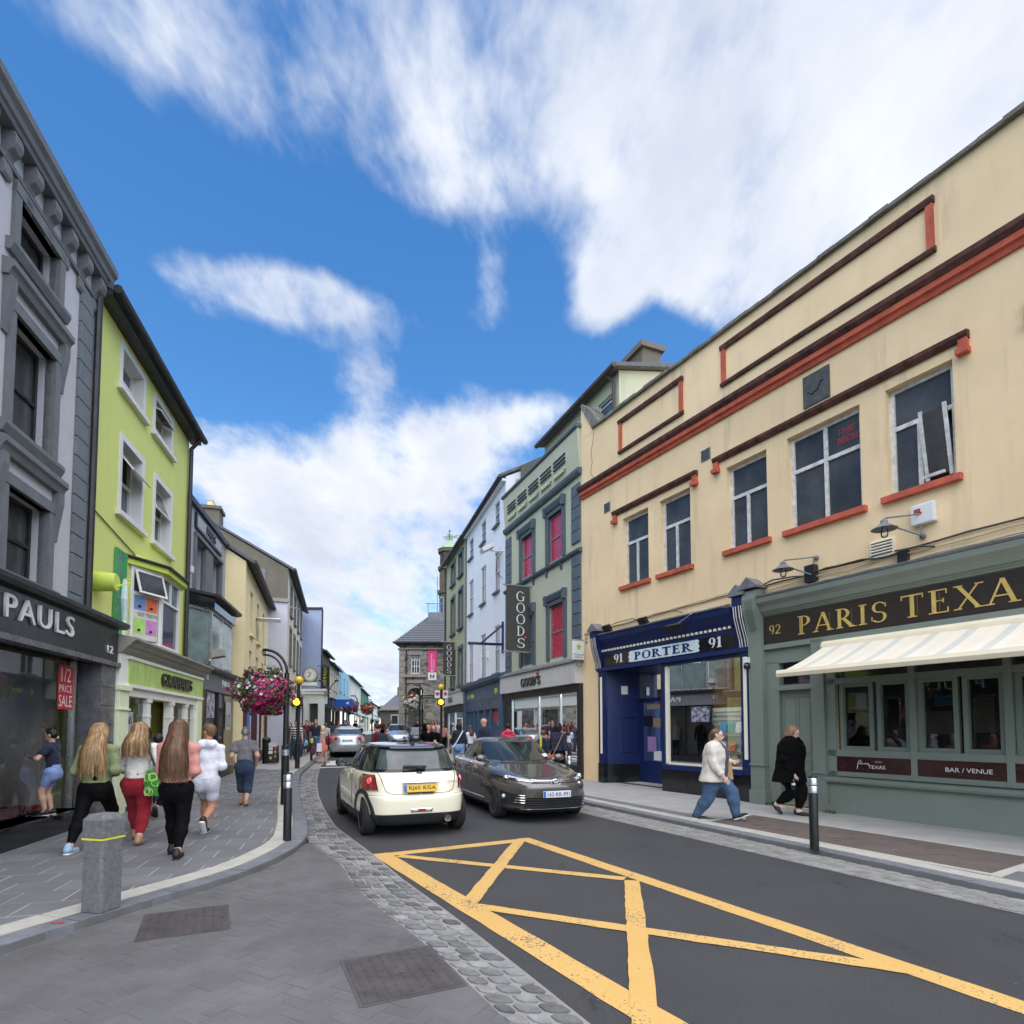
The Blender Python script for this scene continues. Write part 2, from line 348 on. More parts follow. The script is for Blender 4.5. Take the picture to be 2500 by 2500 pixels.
# ---- plan of the street (metres)
def interp(pl, y):
 if y <= pl[0][1]: a, b = pl[0], pl[1]
 elif y >= pl[-1][1]: a, b = pl[-2], pl[-1]
 else:
  for a, b in zip(pl, pl[1:]):
   if a[1] <= y <= b[1]: break
 return a[0]+(b[0]-a[0])*(y-a[1])/(b[1]-a[1])
def smooth_pl(pts, n=6):
 out = []
 for i in range(len(pts)-1):
  p0 = Vector(pts[max(i-1,0)]); p1 = Vector(pts[i]); p2 = Vector(pts[i+1]); p3 = Vector(pts[min(i+2,len(pts)-1)])
  for k in range(n):
   t = k/n; out.append(tuple(.5*((2*p1)+(-p0+p2)*t+(2*p0-5*p1+4*p2-p3)*t*t+(-p0+3*p1-3*p2+p3)*t**3)))
 return out+[tuple(pts[-1])]
KL = smooth_pl([(-4.7,2.4),(-4.1,3.2),(-3.75,3.95),(-3.57,4.55),(-3.44,4.92),(-3.28,5.41),(-3.09,5.9),(-2.92,6.45),(-2.84,7.14),(-2.86,7.88),(-2.97,8.47),(-3.12,8.96),(-3.66,10.43),(-4.6,12.76),(-5.6,15.36),(-6.8,18.75),(-7.32,20.45),(-8.16,23.86),(-9.16,27.77),(-10.87,34.5),(-12.74,42),(-15.4,52),(-20.5,75),(-31,120)], 4)
SR = [(.9,2.4),(.45,3.2),(.1,3.9),(-.53,5.14),(-1.19,6.35),(-1.82,7.62),(-2.94,9.74),(-3.81,11.86),(-4.62,13.98),(-5.4,16.19),(-6.02,18.0),(-7.53,22.86),(-8.6,27),(-10.3,34),(-12.2,42),(-14.9,52),(-20,75),(-30.5,120)]
SL = [(.5,2.4),(.02,3.2),(-.33,3.9),(-.72,4.58),(-1.18,5.32),(-1.6,6.02),(-2.08,7.14),(-2.85,8.3)]
KR = [(6.35,2.4),(4.66,5.92),(3.87,7.65),(1.63,12.29),(-.2,16.5),(-1.75,21),(-2.95,26),(-4.3,32),(-5.6,37),(-6.6,41),(-7.6,44),(-10.0,47),(-11,54),(-14.5,75),(-24,120)]
SRR = [(6.05,2.4),(4.3,5.47),(1.39,11.23),(-.5,16.3),(-2.05,21),(-3.25,26),(-4.6,32),(-5.9,37),(-6.95,41),(-8.0,44.4),(-10.4,47),(-11.4,54),(-15,75),(-24.5,120)]
PH = .08
ys = [2.4+.4*i for i in range(60)]+[27+2*i for i in range(12)]+[52+7*i for i in range(11)]
# ---- ground sheet to the horizon, road strip
mb = MB(); gy = [-400,-60,-5,2,9,16,20,25,30,40,50,60.1,90,200,900]
mb.grid([[(x,y,gz(y)-.03) for x in (-900,-150,-40,-15,0,15,40,150,900)] for y in gy])
tag(mb.build('ground', 'ground_far'), kind='structure')
mb = MB(); mb.grid([[(interp(SR,y)+(interp(SRR,y)-interp(SR,y))*t, y, gz(y)) for t in (0,.25,.5,.75,1)] for y in ys])
road = tag(mb.build('road', 'asphalt'), kind='structure')
def ray_clip(poly, a, b):          # keep the side left of a->b
 out = []; n = len(poly)
 side = lambda p: (b[0]-a[0])*(p[1]-a[1])-(b[1]-a[1])*(p[0]-a[0])
 for i in range(n):
  p, q = poly[i], poly[(i+1)%n]; sp, sq = side(p), side(q)
  if sp >= 0: out.append(p)
  if (sp >= 0) != (sq >= 0):
   t = sp/(sp-sq); out.append((p[0]+(q[0]-p[0])*t, p[1]+(q[1]-p[1])*t))
 return out
def area(poly): return abs(sum(poly[i][0]*poly[(i+1)%len(poly)][1]-poly[(i+1)%len(poly)][0]*poly[i][1] for i in range(len(poly))))/2
def pieces(base_name, polys, z0, z1, mats, parent, limit=300, cone=.1):
 """each polygon a low slab of its own (nearest ones objects, the rest one joined part)"""
 polys = sorted(polys, key=lambda p: sum(q[1] for q in p)/len(p)+.15*abs(sum(q[0] for q in p)/len(p)))
 rest = MB()
 for i, p in enumerate(polys):
  cx = sum(q[0] for q in p)/len(p); cy = sum(q[1] for q in p)/len(p); g = gz(cy)
  n = len(p); dz = random.uniform(-.0015, .002); tx = random.uniform(-.004,.004); ty = random.uniform(-.004,.004)
  top = [(cx+(x-cx)*.97, cy+(y-cy)*.97) for x, y in p]
  vs = [(x-cx,y-cy,z0) for x,y in p]+[(x-cx,y-cy,z1-.003+dz+tx*(x-cx)+ty*(y-cy)) for x,y in p]+[(x-cx,y-cy,z1+dz+tx*(x-cx)+ty*(y-cy)) for x,y in top]
  fs = [(k,(k+1)%n,n+(k+1)%n,n+k) for k in range(n)]+[(n+k,n+(k+1)%n,2*n+(k+1)%n,2*n+k) for k in range(n)]+[tuple(range(2*n,3*n))]
  m_ = mats if isinstance(mats, str) else random.choice(mats)
  if i < limit:
   b = MB().add(vs, fs); o = b.build(base_name, m_, parent, recalc=False); o.location = (cx, cy, g)
  else: rest.add([(x+cx,y+cy,z+g) for x,y,z in vs], fs)
 if rest.v: tag(rest.build(base_name, mats if isinstance(mats, str) else mats[0], parent, recalc=False), kind='stuff')
# ---- offset polyline helper
def offset_pl(pl, d):
 out = []
 for i, p in enumerate(pl):
  a = pl[max(i-1,0)]; b = pl[min(i+1,len(pl)-1)]; dx, dy = b[0]-a[0], b[1]-a[1]; l = math.hypot(dx,dy)
  out.append((p[0]-dy/l*d, p[1]+dx/l*d))
 return out
def band(pl_a, pl_b, z0, z1):
 b = MB(); n = len(pl_a)
 for i in range(n-1):
  p = [pl_a[i], pl_a[i+1], pl_b[i+1], pl_b[i]]
  b.prism(p, lambda x,y: gz(y)+z0, lambda x,y: gz(y)+z1)
 return b
def resample(pl, step):
 out = [pl[0]]; acc = 0
 for a, b in zip(pl, pl[1:]):
  l = math.hypot(b[0]-a[0], b[1]-a[1]); t = step-acc
  while t <= l:
   out.append((a[0]+(b[0]-a[0])*t/l, a[1]+(b[1]-a[1])*t/l)); t += step
  acc = l-(t-step)
 return out
# ---- left pavement
KLi1 = offset_pl(KL, .22); KLi2 = offset_pl(KL, .47)
FL0 = [(-9.0,2.4),(-5.2,2.4)]
face_line = [(-5.5,2.4),(-6.9,9.0),(-8.2,14.2),(-9.6,19.8),(-11.6,27.8),(-13.3,38.5),(-16,50),(-21.5,75),(-32,120)]
mb = MB(); mb.grid([[(interp(KLi2,y)+(interp(face_line,y)-.9-interp(KLi2,y))*t, y, gz(y)+PH-.004) for t in (0,.3,.6,1)] for y in ys])
pavL = tag(mb.build('pavement', 'joint'), label='left pavement of grey slabs', kind='structure')
def slab_grid(origin, ang, L_, W_, nx, ny, gap, bond=.5, inside=None, edges=()):
 c, s = math.cos(ang), math.sin(ang); out = []
 for j in range(ny):
  for i in range(nx):
   x0 = (i+(bond*(j%2)))*L_; y0 = j*W_
   p = [(x0+gap,y0+gap),(x0+L_-gap,y0+gap),(x0+L_-gap,y0+W_-gap),(x0+gap,y0+W_-gap)]
   p = [(origin[0]+x*c-y*s, origin[1]+x*s+y*c) for x,y in p]
   cx = sum(q[0] for q in p)/4; cy = sum(q[1] for q in p)/4
   for f in edges:
    if len(p) < 3: break
    a, b = f(cx, cy); p = ray_clip(p, a, b)
   if len(p) >= 3 and area(p) > .015*L_*W_: out.append(p)
 return out
def near_fn(pl):
 def f(cx, cy):
  i = min(range(1, len(pl)-1), key=lambda k: (pl[k][0]-cx)**2+(pl[k][1]-cy)**2); return pl[i-1], pl[i+1]
 return f
def edge_fn(pl, d, flip=False):
 def f(cx, cy):
  y0, y1 = cy-.3, cy+.3
  a = (interp(pl,y0)+d, y0); b = (interp(pl,y1)+d, y1)
  return (b, a) if flip else (a, b)
 return f
KLm = sorted([p for p in KLi2], key=lambda p: p[1])
sl = slab_grid((-9.8,2.0), R(16), .46, .40, 22, 52, .007, .5, edges=[near_fn(resample(offset_pl(KL,.475),.12)), edge_fn([(x-.75,y) for x,y in face_line], 0, True)])
pieces('slab', [p for p in sl if p[0][1] < 21], PH-.012, PH, 'slab', pavL)
# kerb stones and the pale inner band
kerbL = tag(band(KL, KLi1, -.02, PH-.016).build('kerb', 'joint_dark'), label='curved left kerb of grey stone', kind='structure')
ka = resample(KL, .1); ki = offset_pl(ka, .215); kb = offset_pl(ka, .225); kc = offset_pl(ka, .465)
st_, cr_ = [], []
for i in range(0, len(ka)-9, 9):
 if ka[i][1] > 60: break
 st_.append([ka[i+k] for k in range(0,10,3)][:]+[ki[i+9-k] for k in range(0,10,3)])
 cr_.append([kb[i+k] for k in range(0,10,3)][:]+[kc[i+9-k] for k in range(0,10,3)])
def shrink(p, d=.004):
 cx = sum(q[0] for q in p)/len(p); cy = sum(q[1] for q in p)/len(p)
 return [(x-(x-cx)/max(.05,math.hypot(x-cx,y-cy))*d, y-(y-cy)/max(.05,math.hypot(x-cx,y-cy))*d) for x,y in p]
pieces('kerb_stone', [shrink(p) for p in st_], -.03, PH-.004, 'kerb_stone', kerbL, 60)
bandL = tag(band(KLi1, KLi2, -.02, PH-.016).build('kerb_band', 'joint'), label='pale band inside left kerb', kind='structure')
pieces('band_stone', [shrink(p,.003) for p in cr_], -.02, PH+.001, 'kerb_cream', bandL, 60)
# ---- right pavement
KRi1 = offset_pl(resample(KR, .3), -.2); KRb = resample(KR, .3); KRi2 = offset_pl(KRb, -.44)
faceR = [(10.2,2.4),(7.08,8.94),(2.16,17.7),(-.25,23.5),(-2.3,30.2),(-4.2,37),(-4.6,41),(-9.4,48),(-11,54),(-14,75),(-23,120)]
mb = MB(); mb.grid([[(interp(KRi2,y)+(interp(faceR,y)+.6-interp(KRi2,y))*t, y, gz(y)+PH-.004) for t in (0,.3,.6,1)] for y in ys])
pavR = tag(mb.build('pavement', 'joint'), label='right pavement of grey slabs', kind='structure')
BROWN = [(3.30,9.79),(4.32,10.5),(6.25,7.0),(5.12,6.3)]
def in_brown(p):
 cx = sum(q[0] for q in p)/len(p); cy = sum(q[1] for q in p)/len(p); s = 0
 for i in range(4):
  a, b = BROWN[i], BROWN[(i+1)%4]
  if (b[0]-a[0])*(cy-a[1])-(b[1]-a[1])*(cx-a[0]) < 0: s += 1
 return s == 4 or s == 0
sr = slab_grid((8.2,1.2), R(117.4), .62, .46, 32, 12, .011, .5, edges=[edge_fn(KRi2, .006, True), edge_fn([(x+.25,y) for x,y in faceR], 0)])
keep = []
for p in sr:
 if in_brown(p): continue
 if max(q[1] for q in p) > 21: continue
 keep.append(p)
pieces('slab', keep, PH-.012, PH, 'slab', pavR)
kerbR = tag(band(KRb, KRi1, -.02, PH-.016).build('kerb', 'joint_dark'), label='right kerb of grey stone', kind='structure')
a_ = resample(KR, .1); b_ = offset_pl(a_, -.195); c_ = offset_pl(a_, -.205); d_ = offset_pl(a_, -.435)
st_, cr_ = [], []
for i in range(0, len(a_)-10, 10):
 if a_[i][1] > 45: break
 st_.append([a_[i],a_[i+5],a_[i+10],b_[i+10],b_[i+5],b_[i]][::-1]); cr_.append([c_[i],c_[i+5],c_[i+10],d_[i+10],d_[i+5],d_[i]][::-1])
pieces('kerb_stone', [shrink(p) for p in st_], -.03, PH-.004, 'kerb_stone', kerbR, 60)
bandR = tag(band(KRi1, KRi2, -.02, PH-.016).build('kerb_band', 'joint'), label='pale band inside right kerb', kind='structure')
pieces('band_stone', [shrink(p,.003) for p in cr_], -.02, PH+.001, 'kerb_cream', bandR, 60)
# brown inspection panel in the right pavement, with its pale border and lifting slots
pan = thing('ground_panel', 'long brown tarmac panel let into the right pavement', 'ground panel', (0,0,PH))
b = MB(); bo = [(3.16,9.83),(4.33,10.66),(6.42,7.0),(5.09,6.14)]
b.prism(bo[::-1], -.02, .003); b.build('border', 'kerb_cream', pan)
b = MB(); b.prism(BROWN[::-1], -.01, .006); b.build('panel', 'brown_panel', pan)
for k in range(22):
 t, w = random.uniform(.05,.97), random.uniform(.12,.85)
 x = (BROWN[0][0]*(1-t)+BROWN[3][0]*t)*(1-w)+(BROWN[1][0]*(1-t)+BROWN[2][0]*t)*w; y = (BROWN[0][1]*(1-t)+BROWN[3][1]*t)*(1-w)+(BROWN[1][1]*(1-t)+BROWN[2][1]*t)*w
 MB().rbox((x,y,.0075), (.10,.022,.003), Matrix.Rotation(R(-8),3,'Z')).build('slot', 'iron', pan)
# ---- setts: left strip
def strip_rows(pa, pb, y0, y1, step, wpiece, gap):
 out = []; A = [p for p in resample(sorted(pa, key=lambda p: p[1]), step) if y0 <= p[1] <= y1]
 prev = None
 for p in A:
  q = (interp(pb, p[1]+.0), p[1])
  # cross direction: perpendicular to the strip
  if prev:
   a0, b0 = prev; n = max(2, round(math.hypot(q[0]-p[0], q[1]-p[1])/wpiece)); off = random.uniform(-.25,.25)
   cuts = [0]+sorted([(k+off*.6+random.uniform(-.13,.13))/n for k in range(1, n)])+[1]
   for c0, c1 in zip(cuts, cuts[1:]):
    P = lambda a, b, t: (a[0]+(b[0]-a[0])*t, a[1]+(b[1]-a[1])*t)
    poly = [P(a0,b0,c0), P(a0,b0,c1), P(p,q,c1), P(p,q,c0)]
    poly = shrink([(x+random.uniform(-.006,.006), y+random.uniform(-.006,.006)) for x,y in poly], gap)
    # trimmed corners, so each stone is a rough octagon
    o8 = []
    for k in range(4):
     u, v, w = poly[k-1], poly[k], poly[(k+1)%4]
     o8.append((v[0]+(u[0]-v[0])*.2, v[1]+(u[1]-v[1])*.2)); o8.append((v[0]+(w[0]-v[0])*.2, v[1]+(w[1]-v[1])*.2))
    out.append(o8)
  prev = (p, q)
 return out
ysn = [y for y in ys]
leftE = [p for p in SL]+[(interp(KL[16:],y), y) for y in (8.6,9.2,10.4,12,14,17,20,24,30,40,60)]
mb = MB(); mb.grid([[(interp(leftE,y)+(interp(SR,y)+.02-interp(leftE,y))*t, y, gz(y)+.006) for t in (0,.5,1)] for y in ysn if y < 60])
settL = tag(mb.build('sett_strip', 'mortar'), label='left channel strip of stone setts', kind='structure')
rows = strip_rows(SR, leftE, 2.9, 22, .14, .15, .019)
pieces('sett', rows, .004, .016, 'sett', settL)
SRs = SRR
mb = MB(); mb.grid([[(interp(SRR,y)-.02+(interp(KR,y)+.02-interp(SRR,y))*t, y, gz(y)+.006) for t in (0,.5,1)] for y in ysn if y < 45])
settR_ = tag(mb.build('sett_strip', 'mortar'), label='right channel strip of stone setts', kind='structure')
rows = strip_rows(SRR, KR, 3.2, 16, .17, .14, .012)
pieces('sett', rows, .004, .014, 'sett_pale', settR_)
# ---- herringbone brick side road, front left
SLx = smooth_pl(SL, 4)
mb = MB(); KLn = [p for p in KL if p[1] < 8.6]
mb.grid([[(interp(KL[:44],y)-.02+(interp(SL,y)+.03-interp(KL[:44],y))*t, y, .0050) for t in (0,.33,.66,1)] for y in [2.4+.2*i for i in range(30)]])
side = tag(mb.build('side_road', 'joint_dark'), label='side road of grey herringbone bricks', kind='structure')
br = []; bl, bw = .2, .1; a45 = R(62)
for i in range(-42, 42):
 for j in range(-42, 42):
  # herringbone: stair-stepped L pairs
  x = i*bw+j*bw; y = i*bw-j*bw
  for (px, py, w, h) in ((x, y, bl, bw), (x+bl, y-bw, bw, bl)) if j % 2 == 0 else ():
   q = [(px+.0028,py+.0028),(px+w-.0028,py+.0028),(px+w-.0028,py+h-.0028),(px+.0028,py+h-.0028)]
   q = [(-1.6+u*math.cos(a45)-v*math.sin(a45), 5.0+u*math.sin(a45)+v*math.cos(a45)) for u,v in q]
   cx = sum(t[0] for t in q)/4; cy = sum(t[1] for t in q)/4
   if not 2.5 < cy < 8.3: continue
   q = ray_clip(q, *edge_fn(KL[:44], .02, True)(cx, cy))
   if len(q) < 3: continue
   q = ray_clip(q, *edge_fn(SL, -.0)(cx, cy))
   if len(q) < 3 or area(q) < .003: continue
   br.append(q)
pieces('brick', br, .002, .0075, 'brick_paver', side)
# ---- manhole covers
def manhole(name, label, P, z):
 o = thing(name, label, 'manhole cover', (0,0,z))
 b = MB(); b.prism(P, -.01, .004); b.build('frame', 'iron_edge', o)
 c = (sum(p[0] for p in P)/4, sum(p[1] for p in P)/4)
 Q = [(c[0]+(x-c[0])*.93, c[1]+(y-c[1])*.93) for x,y in P]
 b = MB(); b.prism(Q, -.005, .007)
 b.build('plate', 'iron', o)
 t = MB()
 for i in range(14):
  for j in range(9):
   u, v = (i+.5+.25*(j%2))/14.3, (j+.5)/9
   x = (Q[0][0]*(1-u)+Q[1][0]*u)*(1-v)+(Q[3][0]*(1-u)+Q[2][0]*u)*v; y = (Q[0][1]*(1-u)+Q[1][1]*u)*(1-v)+(Q[3][1]*(1-u)+Q[2][1]*u)*v
   t.rbox((x,y,.0085), (.022,.008,.004), Matrix.Rotation(R(30 if (i+j)%2 else 110),3,'Z'))
 tag(t.build('tread', 'iron', o), kind='stuff')
 return o
manhole('manhole_cover', 'dark rectangular iron cover beside the left kerb', [(-3.19,5.14),(-2.86,4.49),(-2.27,4.78),(-2.61,5.44)], .008)
manhole('manhole_cover', 'purplish iron cover touching the sett strip at bottom', [(-1.2,4.14),(-.88,3.45),(-.28,3.75),(-.61,4.43)], .008)
MB().rbox((-3.62,4.72,PH+.003), (.10,.012,.002), Matrix.Rotation(R(0),3,'Z')).build('paint_dash', 'red_mark', bandL)
# ---- yellow box junction
yb = thing('box_marking', 'worn yellow criss-cross box painted on the road', 'road marking', (0,0,.004))
def line_(a, b, w0, w1=None, k=.0):
 a, b = Vector(a), Vector(b); d = (b-a).normalized(); n = Vector((-d.y, d.x)); w1 = w1 or w0; m = MB(); N_ = 30
 L_, R_ = [], []
 for i in range(N_+1):
  p = a+(b-a)*i/N_; w = w0+(w1-w0)*i/N_
  e1 = random.uniform(-.006,.006); e2 = random.uniform(-.006,.006)
  L_.append((*(p+n*(w/2+e1)), k)); R_.append((*(p-n*(w/2+e2)), k))
 m.grid([[l, r] for l, r in zip(L_, R_)]); return m
line_((-1.78,7.50),(.22,8.62), .21).build('outer_line', 'yellow_paint', yb)
line_((.16,8.72),(3.55,2.4), .2, k=.0008).build('outer_line', 'yellow_paint', yb)
line_((-1.72,7.66),(1.35,2.4), .225, k=.0016).build('outer_line', 'yellow_paint', yb)
line_((-1.45,7.52),(1.22,6.38), .15, k=.0024).build('cross_line', 'yellow_paint', yb)
line_((-.42,5.45),(2.68,3.99), .15, k=.0032).build('cross_line', 'yellow_paint', yb)
line_((.1,8.48),(-.40,5.5), .16, k=.004).build('cross_line', 'yellow_paint', yb)
line_((1.28,6.3),(.72,3.2), .16, k=.0048).build('cross_line', 'yellow_paint', yb)
# ---- pedestrian crossing bars up the street
def bar(name, label, P):
 b = MB(); b.prism(P, lambda x,y: gz(y)-.002, lambda x,y: gz(y)+.005); return tag(b.build(name, 'white_line'), label, 'road marking')
bar('crossing_line', 'white stop line across the far lane before the crossing', [(-7.6,22.6),(-3.2,24.4),(-3.3,24.7),(-7.7,22.9)])
zc = [(-7.6,25.0),(-6.4,25.5),(-5.2,26.0),(-4.0,26.5)]
for k, (x, y) in enumerate(zc):
 bar('crossing_bar', ['white crossing stripe nearest the left kerb','white crossing stripe second from the left kerb','white crossing stripe third from the left kerb','white crossing stripe nearest the right kerb'][k], [(x,y-1.1),(x+.6,y-.85),(x-.2,y+1.6),(x-.8,y+1.35)])
scene.render.engine = 'CYCLES'
scene.cycles.max_bounces = 6; scene.cycles.diffuse_bounces = 3; scene.cycles.glossy_bounces = 3; scene.cycles.transparent_max_bounces = 12; scene.cycles.transmission_bounces = 3
scene.cycles.use_denoising = True; scene.cycles.caustics_reflective = False; scene.cycles.caustics_refractive = False
scene.cycles.use_adaptive_sampling = True; scene.cycles.adaptive_threshold = .02
# ------------------------------------------------------------------ building kit: local x along the wall, y out to the street, z up
def frame_of(p0, p1, left=False):
 dx, dy = p1[0]-p0[0], p1[1]-p0[1]
 if left: dx, dy = -dx, -dy
 return math.atan2(dy, dx)
def wall(mb, x0, x1, z0, z1, openings, depth=.16, y=0., mi=0, ri=None):
 """flat wall with real openings and their reveals; openings (x0,x1,z0,z1)"""
 ops = [(min(a,b), max(a,b), c, d) for a,b,c,d in openings]; ri = mi if ri is None else ri
 xs = sorted(set([x0,x1]+[v for o in ops for v in o[:2] if x0 < v < x1])); zs = sorted(set([z0,z1]+[v for o in ops for v in o[2:] if z0 < v < z1]))
 for a, b in zip(xs, xs[1:]):
  for c, d in zip(zs, zs[1:]):
   mx, mz = (a+b)/2, (c+d)/2
   if any(o[0] < mx < o[1] and o[2] < mz < o[3] for o in ops): continue
   mb.quad((a,y,c),(b,y,c),(b,y,d),(a,y,d), mi)
 for a, b, c, d in ops:
  k = y-depth; a = max(a, x0); b = min(b, x1); c = max(c, z0)
  mb.quad((a,y,c),(a,k,c),(a,k,d),(a,y,d), ri); mb.quad((b,y,c),(b,y,d),(b,k,d),(b,k,c), ri)
  mb.quad((a,y,d),(a,k,d),(b,k,d),(b,y,d), ri); mb.quad((a,y,c),(b,y,c),(b,k,c),(a,k,c), ri)
 return mb
def window(par, x0, x1, z0, z1, y=-.16, mat='white_frame', rows=((1.,()),), fw=.06, bw=.045, th=.06, pane='pane', name='window', open_cells=None, skip=()):
 """frame with real bars; rows from the bottom: (upper end of row 0..1, column cuts 0..1); each pane a sub-part"""
 if x0 > x1: x0, x1 = x1, x0
 b = MB(); ya, yb = y, y+th
 b.box(x0,x0+fw,ya,yb,z0,z1); b.box(x1-fw,x1,ya,yb,z0,z1); b.box(x0+fw,x1-fw,ya,yb,z1-fw,z1); b.box(x0+fw,x1-fw,ya,yb,z0,z0+fw)
 W, H = x1-x0-2*fw, z1-z0-2*fw; zc = z0+fw; cells = []; last = 0
 for i, (end, cuts) in enumerate(rows):
  ze = z0+fw+H*end
  if i < len(rows)-1: b.box(x0+fw, x1-fw, ya+.002, yb-.004, ze-bw/2, ze+bw/2)
  xe = [x0+fw]+[x0+fw+W*c for c in cuts]+[x1-fw]
  for c in xe[1:-1]: b.box(c-bw/2, c+bw/2, ya+.004, yb-.006, zc, ze)
  for j in range(len(xe)-1): cells.append((i, j, xe[j], xe[j+1], zc, ze))
  zc = ze
 f = b.build(name, mat, par)
 for i, j, a, c, d, e in cells:
  if (i, j) in skip: continue
  MB().quad((a,y+.02,d),(c,y+.02,d),(c,y+.02,e),(a,y+.02,e)).build('pane', pane, f, recalc=False)
 return f
def open_light(par, x0, x1, ztop, h, y, ang, mat='white_frame', pane='pane', fw=.04):
 """top-hung casement swung outwards"""
 b = MB(); rot = Matrix.Rotation(ang, 3, 'X'); o = Vector(((x0+x1)/2, y, ztop)); w = abs(x1-x0)
 def add(mb, cx, cz, sx, sz, sy=.03): mb.rbox(o+rot@Vector((cx, 0, cz)), (sx, sy, sz), rot)
 add(b, -w/2+fw/2, -h/2, fw, h); add(b, w/2-fw/2, -h/2, fw, h); add(b, 0, -fw/2, w-2*fw, fw); add(b, 0, -h+fw/2, w-2*fw, fw)
 f = b.build('open_casement', mat, par)
 g = MB(); add(g, 0, -h/2, w-2*fw, h-2*fw, .006); g.build('pane', pane, f); return f
def shop_light(par, x, y, z, e):  # lamp disc with its point light; those in the navy shop are added fill
 MB().lathe([(0,z+.03),(.12,z+.03),(.11,z),(0,z-.005)], (x,y,0), 12).build('ceiling_or_fill_lamp', 'lamp_warm', par); l = bpy.data.lights.new('lamp', 'POINT'); l.energy = e; l.color = (1,.9,.75); l.shadow_soft_size = .12; o = bpy.data.objects.new('ceiling_or_fill_light', l); link(o, par); o.location = (x,y,z-.12)
D('lamp_warm', (1,.85,.6), emit=6.)
def sill(par, x0, x1, z, mat, h=.08, out=.08, name='sill', y=0.): return MB().box(x0, x1, y-.1, y+out, z-h, z).build(name, mat, par, bevel=.006)
CORN = lambda y, z, o, h: [(y, z), (y+o*.25, z), (y+o*.35, z+h*.25), (y+o*.8, z+h*.55), (y+o, z+h*.7), (y+o, z+h), (y, z+h)]
# ---- lettering
TMP = bpy.data.scenes.new('bench')
def tmp_eval(o):
 vl = TMP.view_layers[0]; vl.update(); return bpy.data.meshes.new_from_object(o.evaluated_get(vl.depsgraph))
def font_mesh(body, extrude=.0, spacing=1.0, shear=0., off=0.):
 cu = bpy.data.curves.new('t', 'FONT'); cu.body = body; cu.extrude = extrude; cu.space_character = spacing; cu.shear = shear; cu.offset = off; cu.resolution_u = 3; cu.space_line = .9
 o = bpy.data.objects.new('t', cu); TMP.collection.objects.link(o); me = tmp_eval(o); bpy.data.objects.remove(o); bpy.data.curves.remove(cu); return me
def text(par, body, x, y, z, w, h, mat, th=.01, name='lettering', spacing=1.0, rot=0, fn=None, bold=0.):
 """lettering on a wall plane; x is its left end as read from the street, z its foot; w and h its size"""
 me = font_mesh(body, .5 if th else 0, spacing, 0., bold); n = len(me.vertices); co = np.empty(n*3); me.vertices.foreach_get('co', co); co = co.reshape(-1,3)
 lo, hi = co.min(0), co.max(0); tx = (co[:,0]-lo[0])/max(1e-6,hi[0]-lo[0])*w; ty = (co[:,1]-lo[1])/max(1e-6,hi[1]-lo[1])*h
 tz = (co[:,2]+.5)*th
 if rot: tx, ty = tx*math.cos(rot)-ty*math.sin(rot), tx*math.sin(rot)+ty*math.cos(rot)
 out = np.stack([x-tx, y+tz, z+ty], 1) if fn is None else np.array([fn(a, b, c) for a, b, c in zip(tx, ty, tz)])
 me.vertices.foreach_set('co', out.ravel().astype(np.float32)); me.materials.clear(); me.materials.append(MAT(mat)); me.update()
 bm = bmesh.new(); bm.from_mesh(me); bmesh.ops.recalc_face_normals(bm, faces=bm.faces); bm.to_mesh(me); bm.free()
 return nobj(name, me, par)
